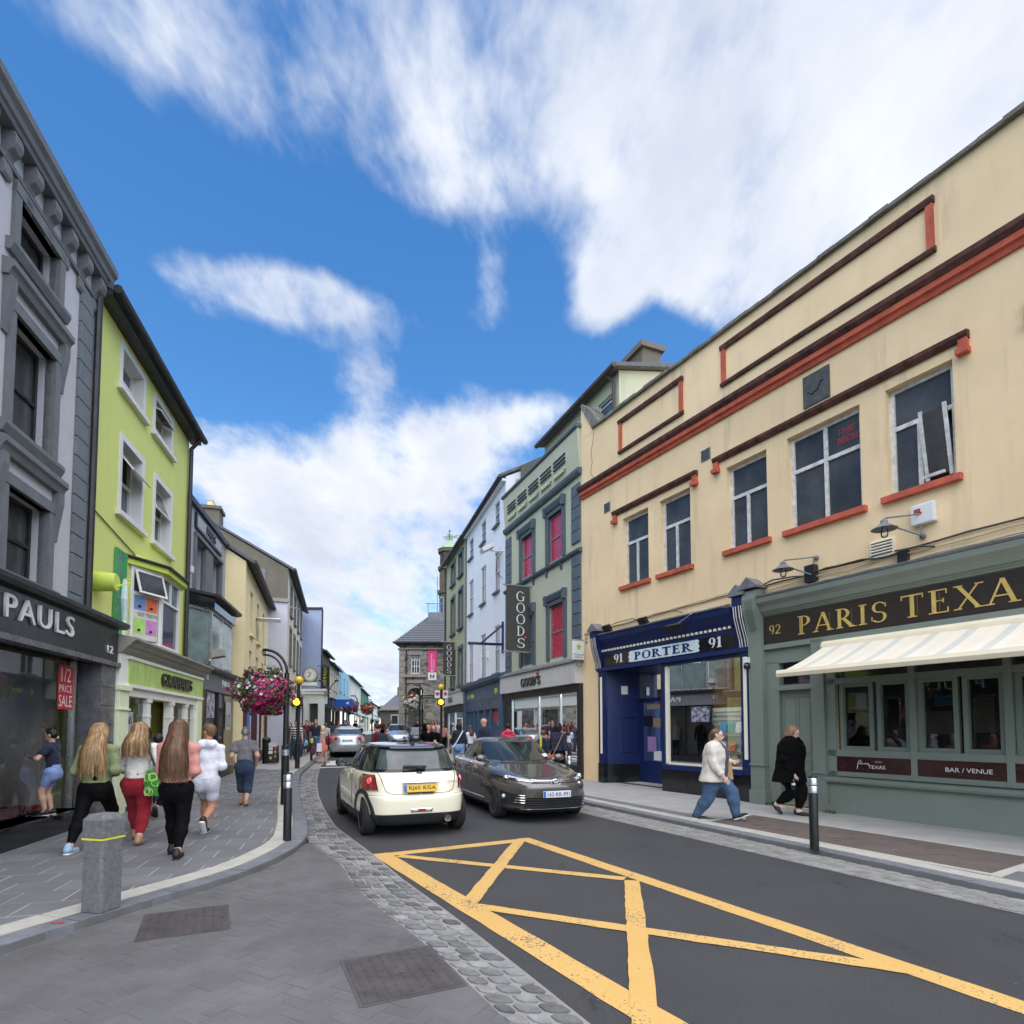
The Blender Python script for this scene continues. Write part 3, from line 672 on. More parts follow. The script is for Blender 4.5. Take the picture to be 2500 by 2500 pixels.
def serif_glyph(ch, T=.15, t=.045, S=.05, sw=.09):
 """capital letter built from strokes: returns (width, list of quads in unit height)"""
 q = []
 def bar(x0,y0,x1,y1,w): q.append([(x0-w/2,y0),(x0+w/2,y0),(x1+w/2,y1),(x1-w/2,y1)])
 def hb(x0,x1,y,h): q.append([(x0,y),(x1,y),(x1,y+h),(x0,y+h)])
 def sf(x,y,w=None): w = w or (T/2+sw); hb(x-w, x+w, y if y < .5 else y-S, S)
 def arc(cx,cy,rx,ry,a0,a1,th=T,n=14,thin=None):
  thin = t if thin is None else thin; pr = None
  for i in range(n+1):
   a = R(a0+(a1-a0)*i/n); k = abs(math.cos(a)); w = thin+(th-thin)*k**1.3
   p = (cx+rx*math.cos(a), cy+ry*math.sin(a)); c_ = (cx+(rx-w)*math.cos(a), cy+(ry-max(t*1.1,w*.6))*math.sin(a))
   if pr: q.append([pr[0], p, c_, pr[1]])
   pr = (p, c_)
 if ch == 'I': bar(.2,0,.2,1,T); sf(.2,0); sf(.2,1); return .4, q
 if ch == '1': bar(.25,0,.25,1,T); sf(.25,0); q.append([(.25-T/2,1),(.25-T/2,.86),(.05,.78),(.05,.83)]); return .46, q
 if ch in 'PRBD':
  bar(.2,0,.2,1,T); sf(.2,0); hb(.2-T/2-sw,.2,1-S,S)
  if ch == 'D': arc(.25,.5,.55,.5,90,-90); hb(.2,.26,1-S,S); hb(.2,.26,0,S); return .86, q
  arc(.28,.73,.36,.27,90,-90); hb(.2,.29,1-t*1.1,t*1.1); hb(.2,.29,.46,t*1.1)
  if ch == 'R': q.append([(.3,.48),(.46,.48),(.86,0),(.66,0)]); hb(.62,.94,0,S*.8); return .86, q
  return .70, q
 if ch == 'A':
  bar(.06,0,.42,1,t*1.4); bar(.74,0,.42,1,T); hb(.18,.64,.3,t*1.2); sf(.07,0,sw+.04); sf(.74,0); return .84, q
 if ch == 'S':
  arc(.34,.735,.28,.265,35,270,T*.85); arc(.32,.265,.30,.265,90,-145,T*.85); hb(.56,.60,.72,.2); hb(.03,.07,.1,.2); return .68, q
 if ch == 'T': bar(.4,0,.4,1,T); sf(.4,0); hb(.02,.78,1-S*1.3,S*1.3); hb(.02,.06,.8,.2); hb(.74,.78,.8,.2); return .8, q
 if ch == 'E':
  bar(.2,0,.2,1,T); hb(.03,.62,1-S,S); hb(.03,.66,0,S); hb(.2,.52,.5,S); hb(.58,.62,.8,.2); hb(.62,.66,0,.22); hb(.48,.52,.42,.2); return .72, q
 if ch == 'X': bar(.72,0,.12,1,T); bar(.1,0,.72,1,t*1.4); sf(.1,0,.12); sf(.74,0,.14); sf(.12,1,.14); sf(.74,1,.12); return .84, q
 if ch == 'O': arc(.42,.5,.42,.51,0,360,T,28); return .84, q
 if ch == 'G': arc(.42,.5,.42,.51,40,330,T,24); bar(.72,.06,.72,.46,T*.9); hb(.52,.86,.44,S); return .88, q
 if ch == 'H': bar(.18,0,.18,1,T); bar(.7,0,.7,1,T); hb(.18,.7,.48,t*1.2); [sf(x,y) for x in (.18,.7) for y in (0,1)]; return .88, q
 if ch == 'M': bar(.14,0,.16,1,t*1.6); bar(.86,0,.84,1,T); bar(.48,0,.16,1,T); bar(.48,0,.84,1,t*1.4); sf(.14,0,.12); sf(.86,0); hb(.03,.2,1-S,S); hb(.8,.97,1-S,S); return 1.0, q
 if ch == '9': arc(.3,.68,.28,.32,0,360,T*.9,22); arc(.24,.68,.34,.68,0,-80,T*.9,10); return .62, q
 if ch == '2': arc(.3,.7,.28,.3,165,-40,T*.9,14); q.append([(.42,.52),(.56,.5),(.16,.06),(.02,.06)]); hb(.02,.58,0,.1); return .62, q
 if ch == "'": bar(.08,.72,.1,1,T*.8); return .2, q
 return .35, q
def serif(par, s, x, y, z, w, h, mat, th=.012, name='lettering', T=.15, t=.045, S=.05, sw=.09, gap=.1, inline=None, widths=None):
 gl = []; cx = 0
 for i, ch in enumerate(s):
  gw, q = serif_glyph(ch, T, t, S, sw); gl.append((cx, q)); cx += gw+(gap if ch != ' ' else .12)
 k = w/(cx-gap); b = MB(); n = 0
 for ox, q in gl:
  for poly in q:
   e = n*1.5e-5; n += 1
   P = [(x-(ox+a)*k, z+c*h) for a, c in poly]; b.profy(P, y, y+th+e)
 o = b.build(name, mat, par)
 return o
# ------------------------------------------------------------------ building materials
D('pane', (.058,.060,.058), rough=.06, var=.45, scale=1.4, spec=.32)
D('pane_light', (.07,.09,.11), rough=.05, var=.3, scale=1.2, spec=.7)
D('pane_red', (.46,.03,.065), rough=.25, var=.1, spec=.5)
D('white_frame', (.70,.69,.66), rough=.5, var=.06, scale=6)
D('white_old', (.62,.61,.56), rough=.6, var=.28, scale=9, bump=.3, bscale=40)
D('white_trim', (.68,.68,.66), rough=.5, var=.06)
D('black_trim', (.014,.014,.016), rough=.4, var=.2)
D('black_gloss', (.008,.009,.011), rough=.06, var=.2, spec=.7)
D('grey_frame', (.20,.21,.22), rough=.5)
D('cream_wall', s2l(236,207,162), rough=.88, var=.10, scale=.45, bump=.10, bscale=22, streak=.75, dirt=(.27,.22,.14))
D('orange_trim', s2l(188,90,66), rough=.85, var=.22, scale=4, bump=.1, bscale=50, streak=.9, dirt=(.05,.02,.015))
D('orange_top', (.09,.035,.025), rough=.9, var=.65, scale=5, bump=.3, bscale=40)
D('coping', (.19,.18,.15), rough=.9, var=.35, scale=5, bump=.6, bscale=25)
D('plaque', (.075,.08,.08), rough=.85, var=.3, scale=9, bump=.5, bscale=60)
D('lead', (.16,.165,.175), rough=.6, var=.3, scale=6, bump=.3, bscale=20)
D('sage_paint', s2l(120,129,118), rough=.5, var=.05, scale=2, streak=.15)
D('sage_dark', s2l(100,110,100), rough=.5, var=.05)
D('brown_fascia', s2l(46,37,30), rough=.4, var=.1)
D('gold', (.72,.5,.14), rough=.35, metal=.35, var=.15, scale=9)
D('gold_dark', (.16,.09,.02), rough=.5)
D('awning', s2l(224,212,184), rough=.85, var=.05, sheen=.3)
D('awning_grey', s2l(198,196,178), rough=.85, var=.05, sheen=.3)
D('awning_white', s2l(226,216,194), rough=.85, var=.05, sheen=.3)
D('awning_case', s2l(232,218,188), rough=.5, var=.04)
D('navy', s2l(20,36,82), rough=.35, var=.12, scale=3, streak=.2)
D('navy_black', (.008,.010,.013), rough=.12, var=.2, spec=.6)
D('cream_paint', s2l(236,228,206), rough=.5, var=.05)
D('pale_blue', s2l(206,222,222), rough=.4, var=.08, scale=12)
D('letter_blue', s2l(24,28,98), rough=.4)
D('black_tile', (.012,.013,.014), rough=.12, var=.3, scale=3, spec=.6)
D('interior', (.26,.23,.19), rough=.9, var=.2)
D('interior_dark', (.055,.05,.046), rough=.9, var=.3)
D('interior_wood', (.16,.09,.045), rough=.7, var=.25, scale=4)
D('interior_white', (.55,.55,.5), rough=.8)
D('cable', (.055,.05,.045), rough=.6)
D('cable_cream', (.45,.38,.26), rough=.7)
D('burgundy', s2l(58,32,32), rough=.25, var=.15)
D('white_print', (.7,.7,.68), rough=.6, var=.02)
D('red_print', (.42,.05,.05), rough=.5)
D('green_print', (.28,.5,.05), rough=.5)
D('pink_print', s2l(222,50,120), rough=.6, var=.05)
D('lilac', s2l(150,120,170), rough=.7); D('cornice_tan', s2l(150,130,100), rough=.8)
D('slate', (.10,.105,.115), rough=.7, var=.25, scale=7, bump=.3, bscale=30)
D('render_grey', s2l(112,105,92), rough=.95, var=.14, scale=1.2, bump=.25, bscale=30, streak=.35)
# ================================================================== right: cream building with two shopfronts
AP0, AP1 = (7.08,8.94), (2.76,16.64); AANG = frame_of(AP0, AP1)
cream = thing('cream_building', 'cream two-storey building with terracotta trim on the right', 'building', (*AP0, 0), AANG)
X0, X1 = -5.0, 10.05
W5 = [(7.10,8.13,5.58,7.50), (5.63,6.67,5.58,7.50), (3.50,4.54,5.62,7.53), (1.55,3.02,5.62,7.53), (.08,1.10,5.64,7.54), (-2.6,-1.2,5.62,7.53), (-4.3,-3.2,5.62,7.53)]
shopA = [(6.63,8.93,0,3.28),(4.19,6.56,.72,3.24)]; shopB = [(2.57,3.37,.08,3.0),(-4.6,2.14,.74,2.95)]
b = MB(); wall(b, X0, X1, 0, 10.7, W5+shopA+shopB, .18)
b.box(X0, X1, -9, -.45, 3.6, 10.4); b.box(X0, X0+.02, -9, 0, 0, 10.4); b.quad((X1,0,0),(X1,-9,0),(X1,-9,10.6),(X1,0,10.6)); b.quad((X0,0,10.7),(X1,0,10.7),(X1,-.45,10.7),(X0,-.45,10.7))
b.build('wall', 'cream_wall', cream)
# far end pier with a sloping weathered cap
b = MB(); b.profy([(9.42,10.62),(X1,10.62),(X1,11.55),(9.98,11.62)], -.5, .004); b.build('end_pier', 'cream_wall', cream)
b = MB(); b.profy([(9.10,10.78),(9.42,10.70),(10.0,11.62),(9.96,11.72),(9.55,11.35)], -.5, .06); b.build('pier_cap', 'coping', cream)
b = MB()
n = 44
for i in range(n):
 xa = X0+(9.42-X0)*i/n; xb = X0+(9.42-X0)*(i+1)/n; j = random.uniform(-.012,.015)
 b.profx([(-.5,10.705),(.09+j,10.70+j*.4),(.10+j,10.76+j),(-.2,10.83+j),(-.5,10.82)], xa, xb+.001)
b.build('coping', 'coping', cream)
# cornice: painted face, blackened weathered top
b = MB(); b.profx([(-.05,8.70),(.05,8.70),(.07,8.78),(.12,8.80),(.12,8.90),(-.05,8.90)], X0, 10.02); cn = b.build('cornice', 'orange_trim', cream)
b = MB(); b.profx([(-.05,8.902),(.13,8.902),(.19,8.97),(.20,9.05),(.10,9.08),(-.05,9.09)], X0, 10.06); b.build('cornice_top', 'orange_top', cn)
def moulding(par, x0, x1, z0, z1, w=.11, name='panel_moulding'):
 b = MB()
 b.box(x0, x0+w, -.02, .05, z0, z1); b.box(x1-w, x1, -.02, .05, z0, z1); o = b.build(name, 'orange_trim', par, split=True)
 t = MB(); t.profx([(-.02,z1-w),(.055,z1-w),(.075,z1-w*.4),(.075,z1),(-.02,z1)], x0-.02, x1+.02); t.profx([(-.02,z0-w*.5),(.06,z0-w*.5),(.075,z0),(.05,z0+w*.35),(-.02,z0+w*.35)], x0-.02, x1+.02); t.build('weathered_rail', 'orange_top', o, split=True); return o
moulding(cream, 5.80, 8.22, 9.45, 10.36); moulding(cream, .25, 4.60, 9.50, 10.40); moulding(cream, -4.6, -1.1, 9.50, 10.40)
def hood(x0, x1, z):
 b = MB(); b.box(x0, x0+.13, -.02, .07, z-.24, z); b.box(x1-.13, x1, -.02, .07, z-.24, z); b.box(x0-.02, x0+.15, -.02, .13, z-.33, z-.24); b.box(x1-.15, x1+.02, -.02, .13, z-.33, z-.24)
 o = b.build('hood_mould', 'orange_trim', cream, split=True)
 t = MB(); t.profx([(-.02,z-.10),(.05,z-.10),(.10,z-.04),(.11,z+.02),(-.02,z+.04)], x0-.01, x1+.01); t.build('drip_ledge', 'orange_top', o)
hood(5.38, 8.49, 7.78); hood(-.16, 4.86, 7.83); hood(-4.6,-.9,7.83)
for i, (a, c, d, e) in enumerate(W5):
 wide = c-a > 1.3
 f = window(cream, a, c, d, e, -.18, 'white_old', ((.64,(.5,) if wide else (.56,)),(1.,(.5,) if wide else ())), .08, .075, skip=((0,0),) if i == 4 else ())
 if i == 4:
  MB().quad((a+.08,-.3,d+.06),(a+.5,-.3,d+.06),(a+.5,-.3,d+1.2),(a+.08,-.3,d+1.2)).build('dark_opening', 'interior_dark', f, recalc=False)
  g = MB(); rt = Matrix.Rotation(R(-9), 3, 'X')
  for cx, sx, cz, sz in ((a+.11,.05,.6,1.15),(a+.46,.05,.6,1.15),(a+.285,.3,1.15,.05),(a+.285,.3,.05,.05)): g.rbox(Vector((cx, -.12+.16*(1.17-cz), d+.06+cz)), (sx, .04, sz), rt)
  cs = g.build('open_casement', 'white_old', f); h = MB(); h.rbox(Vector((a+.285, -.12+.16*.57, d+.66)), (.31,.008,1.06), rt); h.build('pane', 'pane', cs)
 sill(cream, a-.09, c+.09, d, 'orange_trim', .11, .10)
 if i == 3:
  text(f, 'T-SHIRT\nPRINTING', 2.05, -.152, 7.0, .42, .30, 'red_print', .004)
def vent(par, x, z, w=.28, h=.28, mat='lead', name='air_vent', y=.0):
 b = MB(); b.box(x-w/2, x+w/2, y-.02, y+.012, z-h/2, z+h/2); o = b.build(name, mat, par); k = MB()
 for i in range(5): k.tube([(x-w/2+.03, y+.02, z-h/2+.04+i*(h-.08)/4+.012*math.sin(j*2+i)) if False else (x-w/2+.03+j*(w-.06)/6, y+.016, z-h/2+.04+i*(h-.08)/4+.012*math.sin(j*1.6)) for j in range(7)], .012, 5)
 k.build('grille', 'plaque', o); return o
vent(cream, 8.80, 8.06); vent(cream, 5.12, 8.08)
b = MB(); b.box(2.08, 2.62, -.03, .025, 7.95, 8.58); pq = b.build('plaque', 'plaque', cream)
b = MB(); b.tube([(2.52,.03,8.25),(2.42,.03,8.17),(2.33,.03,8.20),(2.25,.03,8.33),(2.20,.03,8.34)], .012, 6); b.build('crack', 'black_trim', pq)
b = MB(); b.tube([(9.42,.002,10.6),(9.46,.002,10.3),(9.55,.002,10.05),(9.50,.002,9.7),(9.58,.002,9.4),(9.36,.002,9.05)], .008, 4); b.build('plaster_crack', 'interior_dark', cream)
# cables and clips along the wall above the shopfronts
def wire(par, pts, r=.012, mat='cable', name='cable'): return MB().tube(pts, r, 6).build(name, mat, par)
def sag(x0, x1, z0, z1, y=.03, n=16, a=.02): return [(x0+(x1-x0)*i/n, y+random.uniform(0,.012), z0+(z1-z0)*i/n+random.uniform(-a,a)) for i in range(n+1)]
wire(cream, sag(9.9,4.55,4.48,4.62,a=.012)); wire(cream, sag(9.9,4.55,4.51,4.66,.035,20,.012), .009, 'cable_cream')
wire(cream, sag(4.4,-4.5,4.62,4.72,.03,22,.02), .016); wire(cream, sag(4.2,-4.5,4.52,4.62,.04,22,.03), .012, 'cable_cream'); wire(cream, sag(3.3,-4.5,4.42,4.50,.05,22,.02), .014, 'cable_cream'); wire(cream, sag(3.6,.4,4.66,4.60,.06,14,.035), .016)
b = MB(); b.box(1.02,1.42,-.02,.05,4.62,4.92); lv = b.build('louvre_vent', 'cream_paint', cream)
for i in range(5): MB().rbox((1.22,.06,4.68+i*.052), (.36,.03,.018), Matrix.Rotation(R(35),3,'X')).build('louvre', 'cream_paint', lv)
for i in range(5): MB().box(1.05,1.39,.048,.056,4.655+i*.052,4.672+i*.052).build('gap', 'interior_dark', lv)
# alarm box and dark junction box
b = MB(); b.box(.36,.72,0,.12,4.98,5.32); al = b.build('alarm_box', 'white_frame', cream, bevel=.03); b = MB(); b.box(.56,.66,.121,.124,5.17,5.24); b.box(.54,.60,.121,.124,5.14,5.18); b.build('emblem', 'red_print', al)
b = MB(); b.box(2.42,2.62,0,.14,4.45,4.78); b.build('junction_box', 'black_trim', cream)
MB().box(.80,.95,0,.1,4.30,4.62).build('junction_box', 'black_trim', cream)
def shade_lamp(x, z, label):
 o = thing('wall_lamp', label, 'lamp', (0,0,0)); o.location = (Vector((*AP0,0))+Matrix.Rotation(AANG,3,'Z')@Vector((x,0,z))); o.rotation_euler = (0,0,AANG)
 b = MB(); b.tube([(-.2,.0,-.15),(-.2,.10,-.15),(.12,.5,.06),(.14,.52,.16)], .014, 6); b.tube([(-.22,0,.2),(-.22,.1,.2),(.13,.5,.17)], .014, 6); b.tube([(-.2,.1,-.15),(-.22,.1,.2)], .011, 6); b.sphere((-.22,.03,.2), .05); b.sphere((-.2,.03,-.15), .05); b.build('bracket', 'lead', o)
 b = MB(); b.lathe([(.0,.16),(.05,.15),(.06,.10),(.15,.03),(.20,.0),(.19,-.005),(.05,.08),(.0,.09)], (.14,.52,-.02), 18); b.build('shade', 'lead', o, smooth=R(40))
 b = MB(); b.lathe([(.0,-.15),(.045,-.13),(.06,-.08),(.05,-.02),(.03,.04),(0,.05)], (.14,.52,-.02), 12); b.build('bulb', 'clear_glass', o, smooth=True)
 return o
shade_lamp(2.66, 4.72, 'grey shaded wall lamp above the join of the two shopfronts'); shade_lamp(.78, 4.95, 'grey shaded wall lamp beside the white alarm box')
# weathered leaded ledge above both shopfronts is part of each shopfront cornice
# ---- Porter shopfront (navy)
b = MB()
def pil(b, x0, x1, z0, z1, out=.10): b.box(x0, x1, -.1, out, z0, z1)
pil(b, 8.90, 9.16, .64, 3.30); pil(b, 3.96, 4.19, .64, 3.30)
b.box(3.96, 9.2, -.1, .14, 3.28, 3.38); b.box(4.30,8.95,-.1,.06,3.36,3.88)
b.profx([(-.1,3.90),(.10,3.90),(.13,3.98),(.15,4.02),(.24,4.16),(.26,4.28),(-.1,4.34)], 4.30, 8.98)
b.box(6.55, 6.66, -.16, .06, .70, 3.28); b.box(4.19, 6.6, -.16, .10, .62, .74); b.box(4.19,6.6,-.1,.05,3.20,3.28)
pf = b.build('navy_shopfront', 'navy', cream, bevel=.006); pf['label'] = 'navy shopfront numbered 91'
b = MB(); b.box(8.90,9.165,-.1,.12,.0,.64); b.box(3.94,4.19,-.1,.12,0,.64); b.box(4.19,6.65,-.1,.06,0,.62); b.build('stall_riser', 'black_tile', pf, split=True)
for x in (5.0,5.8): MB().box(x-.004,x+.004,.058,.0625,.02,.6).build('tile_joint', 'black_trim', pf)
for sx, zz in ((9.28,0),(4.22,.03)):       # scrolled console with pale pinstripes
 def cons(o, k): return [(-.08,3.32),(.10+k,3.32),(.13+k,3.55),(.20+k,3.75),(.28+k,4.0),(.31+k,4.25),(.30+k,4.42+zz),(-.08,4.46+zz)]
 b = MB(); b.profx(cons(0,0), sx-.30, sx+.0); b.build('console', 'navy', pf)
 for dx in (-.25,-.19,-.11,-.05):
  pts = [(sx+dx, y+.008, z) for y, z in ((.10,3.36),(.13,3.55),(.20,3.75),(.28,4.0),(.31,4.25))]; b = MB()
  for p, q in zip(pts, pts[1:]): b.add([(p[0]-.011,p[1],p[2]),(p[0]+.011,p[1],p[2]),(q[0]+.011,q[1],q[2]),(q[0]-.011,q[1],q[2])], [(0,1,2,3)])
  b.build('pinstripe', 'cream_paint', pf)
 b = MB(); b.profy([(sx-.36,4.44+zz),(sx+.06,4.44+zz),(sx+.06,4.50+zz),(sx-.15,4.68+zz),(sx-.36,4.50+zz)], -.1, .36); b.build('console_cap', 'lead', pf)
b = MB()
for i in range(34):
 x = 4.46+i*(4.50/33.); MB().box(x-.032,x+.032,.06,.105,3.845,3.90).build('dentil', 'cream_paint', pf)
bd = MB().box(4.36,8.88,.055,.075,3.41,3.74).build('fascia_board', 'navy_black', pf)
b = MB(); P = [(5.34,3.46),(5.40,3.43),(7.79,3.43),(7.85,3.47),(7.82,3.52),(7.86,3.58),(7.82,3.64),(7.84,3.70),(7.78,3.73),(5.40,3.73),(5.35,3.69),(5.38,3.63),(5.34,3.57),(5.38,3.51)]; b.profy(P, .074, .079); b.build('sign_panel', 'pale_blue', pf)
serif(pf, 'PORTER', 7.62, .08, 3.475, 2.05, .21, 'letter_blue', .006, T=.2, t=.09, S=.11, sw=.08, gap=.09)
serif(pf, '91', 8.47, .076, 3.47, .38, .24, 'white_print', .005, T=.2, t=.07, S=.08, gap=.05, name='number'); serif(pf, '91', 5.07, .076, 3.47, .38, .24, 'white_print', .005, T=.2, t=.07, S=.08, gap=.05, name='number')
MB().box(8.985,9.075,.10,.106,.92,3.12).build('pilaster_stripe', 'cream_paint', pf); MB().box(4.03,4.12,.10,.106,.97,3.17).build('pilaster_stripe', 'cream_paint', pf)
b = MB(); b.profx([(-.1,4.345),(.27,4.30),(.29,4.33),(.1,4.40),(-.1,4.42)], 4.5, 8.95); b.build('lead_ledge', 'lead', pf)
# floodlights on the ledge
for (x, y, z, a) in ((8.55,.25,4.46,0),(7.05,.27,4.42,0)):
 m = Matrix.Rotation(R(-35),3,'X'); b = MB(); b.rbox((x,y,z), (.30,.10,.20), m); b.build('floodlight', 'black_trim', pf, bevel=.02); wire(pf, [(x-.1,y,z+.05),(x-.3,.15,z+.12),(x-.9,.1,z+.14),(x-1.2,.08,z+.02)], .012)
b = MB(); b.rbox((5.75,.46,4.02), (.5,.12,.20), Matrix.Rotation(R(-30),3,'X')); b.build('floodlight', 'black_trim', pf, bevel=.02); wire(pf, [(5.75,.45,4.08),(5.4,.3,4.30),(5.15,.05,4.42)], .01, 'steel')
# shop window and recessed door
MB().quad((4.19,-.02,.74),(6.56,-.02,.74),(6.56,-.02,3.22),(4.19,-.02,3.22)).build('shop_window_pane', 'shop_glass', pf, recalc=False)
b = MB(); b.box(6.46,6.545,-.06,.02,.76,3.2); b.box(4.2,6.46,-.06,.02,.745,.79); b.build('window_bead', 'cream_paint', pf, split=True)
# room behind
b = MB(); b.quad((3.9,-3.6,0),(9.2,-3.6,0),(9.2,-3.6,3.4),(3.9,-3.6,3.4), 1); b.quad((3.95,-.2,0),(3.95,-3.6,0),(3.95,-3.6,3.4),(3.95,-.2,3.4), 0); b.quad((9.15,-.2,0),(9.15,-.2,3.4),(9.15,-3.6,3.4),(9.15,-3.6,0), 0)
b.quad((3.95,-.2,3.4),(3.95,-3.6,3.4),(9.15,-3.6,3.4),(9.15,-.2,3.4), 0); b.quad((3.95,-.2,.10),(9.15,-.2,.10),(9.15,-3.6,.10),(3.95,-3.6,.10), 2); b.quad((4.19,-.2,.72),(6.6,-.2,.72),(6.6,-1.0,.72),(4.19,-1.0,.72), 0)
b.build('shop_interior', ['interior','interior_wood','interior_dark'], pf, recalc=False)
# recess: navy side panels, threshold, half-glazed door
b = MB(); b.add([(8.90,-.02,.1),(8.54,-.92,.1),(8.54,-.92,3.28),(8.90,-.02,3.28)], [(0,1,2,3)]); lp = b.build('recess_panel', 'navy', pf, recalc=False)
b = MB(); b.add([(8.89,0,0),(8.525,-.92,0),(8.525,-.92,.62),(8.89,0,.62)], [(0,1,2,3)]); b.build('recess_riser', 'black_tile', pf, recalc=False)
q = lambda u, z, o=.012: (8.90-.36*u-o, -.02-.90*u+o*.4, z)
b = MB(); b.tube([q(.38,.95),q(.38,1.95),q(.86,1.95),q(.86,.95),q(.38,.95)], .016, 4); b.build('panel_moulding', 'navy', lp)
b = MB(); b.add([q(.42,2.62,.03),q(.62,2.62,.03),q(.62,2.86,.03),q(.42,2.86,.03)], [(0,1,2,3)]); b.build('notice', 'white_print', lp, recalc=False)
b = MB(); b.box(7.25,8.54,-.96,-.90,.1,.72); b.box(7.25,7.45,-.96,-.90,.72,2.5); b.box(8.36,8.54,-.96,-.90,.72,2.5); b.box(7.25,8.54,-.96,-.90,2.38,2.5); b.box(6.66,7.25,-.96,-.92,.1,3.28); dr = b.build('door', 'navy', pf, bevel=.005)
MB().quad((7.45,-.93,.72),(8.36,-.93,.72),(8.36,-.93,2.38),(7.45,-.93,2.38)).build('pane', 'shop_glass', dr, recalc=False)
MB().quad((7.25,-.92,2.5),(8.54,-.92,2.5),(8.54,-.92,3.28),(7.25,-.92,3.28)).build('transom_pane', 'shop_glass', dr, recalc=False)
for k, (x, z, w, h, m) in enumerate(((8.05,1.20,.36,.42,'lilac'),(8.2,1.85,.3,.3,'black_trim'),(7.85,1.8,.28,.25,'cornice_tan'),(7.8,.88,.36,.26,'white_print'),(8.0,2.25,.5,.14,'interior'))):
 MB().quad((x-w/2,-.915,z-h/2),(x+w/2,-.915,z-h/2),(x+w/2,-.915,z+h/2),(x-w/2,-.915,z+h/2)).build('door_notice', m, dr, recalc=False)
MB().add([(8.90,0,.085),(6.65,0,.085),(6.65,-.92,.115),(8.54,-.92,.115)], [(0,1,2,3)]).build('threshold', 'kerb_cream', pf, recalc=False)
MB().box(6.6,6.66,-.95,-.02,.0,3.26).build('return_wall', 'navy', pf)
MB().quad((6.6,-.05,3.27),(8.95,-.05,3.27),(8.54,-.95,3.27),(6.6,-.95,3.27)).build('recess_soffit', 'navy', pf, recalc=False)
shop_light(pf, 5.6, -.25, 3.15, 34); shop_light(pf, 7.6, -2.2, 3.0, 10)  # added lamps brightening the magazine window, not known fittings of the shop
# magazine racks behind the glass
b = MB(); b.box(4.3,6.4,-.50,-.45,.75,2.05); b.box(4.3,6.4,-.45,-.44,2.03,2.12); rk = b.build('magazine_rack', 'interior_white', pf)
for i in range(10): MB().box(4.3,6.4,-.448,-.44,.85+i*.12,.862+i*.12).build('slat_groove', 'grey_frame', rk)
MB().box(6.42,6.56,-.6,-.56,.75,2.3).build('wire_rack', 'black_trim', rk)
for i in range(9): MB().box(6.41,6.56,-.56,-.42,.8+i*.16,.815+i*.16).build('rack_rung', 'steel', rk)
cols = [('navy blue',s2l(30,40,90)),('pink',s2l(220,70,150)),('violet',s2l(70,50,150)),('black',s2l(25,32,30)),('sky blue',s2l(80,150,200)),('sea green',s2l(60,140,150)),('pale grey',s2l(200,200,205)),('mauve',s2l(190,170,190)),('lilac',s2l(130,100,180)),('royal blue',s2l(30,80,170)),('red',s2l(190,40,50)),('white',s2l(225,225,220)),('orange',s2l(220,130,60)),('cream',s2l(225,215,180)),('purple',s2l(90,60,120)),('coral',s2l(220,90,90)),('olive',s2l(120,120,40)),('teal',s2l(40,110,120))]
for i, (nm, c) in enumerate(cols): D('mag_'+nm.replace(' ','_'), c, rough=.35, var=.35, scale=26, det=3)
mags = [(5.82,1.50,0),(5.60,1.52,1),(5.40,1.52,2),(5.16,1.50,3),(4.84,1.53,4),(4.66,1.53,5),(4.48,1.53,6),(4.31,1.53,7),(5.80,1.12,8),(5.60,1.12,9),(5.42,1.12,10),(4.86,1.10,11),(4.64,1.10,12),(4.36,1.10,14),(5.62,.80,15),(5.84,.78,16),(4.60,.80,13),(4.30,.80,17)]
rowname = {1.5:'upper', 1.1:'middle', .8:'lowest'}
M3 = Matrix.Rotation(AANG,3,'Z')
def on_A(x, y, z): return Vector((*AP0,0))+M3@Vector((x,y,z))
for x, z, k in mags:
 rn = 'upper' if z > 1.4 else 'middle' if z > 1 else 'lowest'
 b = MB(); b.rbox((0,0,.13), (.17,.012,.24), Matrix.Rotation(R(14),3,'X')); b.rbox((0,.009-.03,.20), (.13,.004,.05), Matrix.Rotation(R(14),3,'X'), 1)
 o = b.build('magazine', ['mag_'+cols[k][0].replace(' ','_'), 'white_print' if k not in (6,11,13) else 'mag_navy_blue'], recalc=True); o.location = on_A(4.42+(x-4.3)*1.22, -.37, z); o.rotation_euler = (0,0,AANG)
 tag(o, f'{cols[k][0]} magazine on the {rn} shelf in the navy shop window', 'magazine', 'magazines in the shop window')
for zz in (1.48,1.08,.76): MB().box(4.3,6.4,-.44,-.30,zz-.012,zz).build('shelf', 'interior_white', rk)
# hanging lottery sign
sg = thing('hanging_sign', 'white and green lottery sign with a star, hung by the navy shopfront', 'sign', on_A(9.85,.32,3.98), AANG)
MB().box(-.04,.04,-.20,.20,-.28,.28).build('panel', 'white_frame', sg, bevel=.01)
b = MB()
st = [(.13*(1 if i%2==0 else .42)*math.cos(R(90+36*i)), .13*(1 if i%2==0 else .42)*math.sin(R(90+36*i))) for i in range(10)]
for sx in (-.0425,.0425):
 b.add([(sx,0,.10)]+[(sx,u,.10+v) for u,v in st], [(0,i+1,(i+1)%10+1) for i in range(10)])
b.build('star', 'green_print', sg, recalc=False)
text(sg, 'National\nLottery', 0,0,0, .34, .15, 'black_trim', .002, fn=lambda a,b_,c: (-.0425-c, .17-a, -.25+b_))
wire(sg, [(0,-.34,.31),(0,.20,.31)], .016, 'steel', 'arm'); MB().box(-.06,.06,-.36,-.32,.22,.4).build('wall_bracket', 'steel', sg)
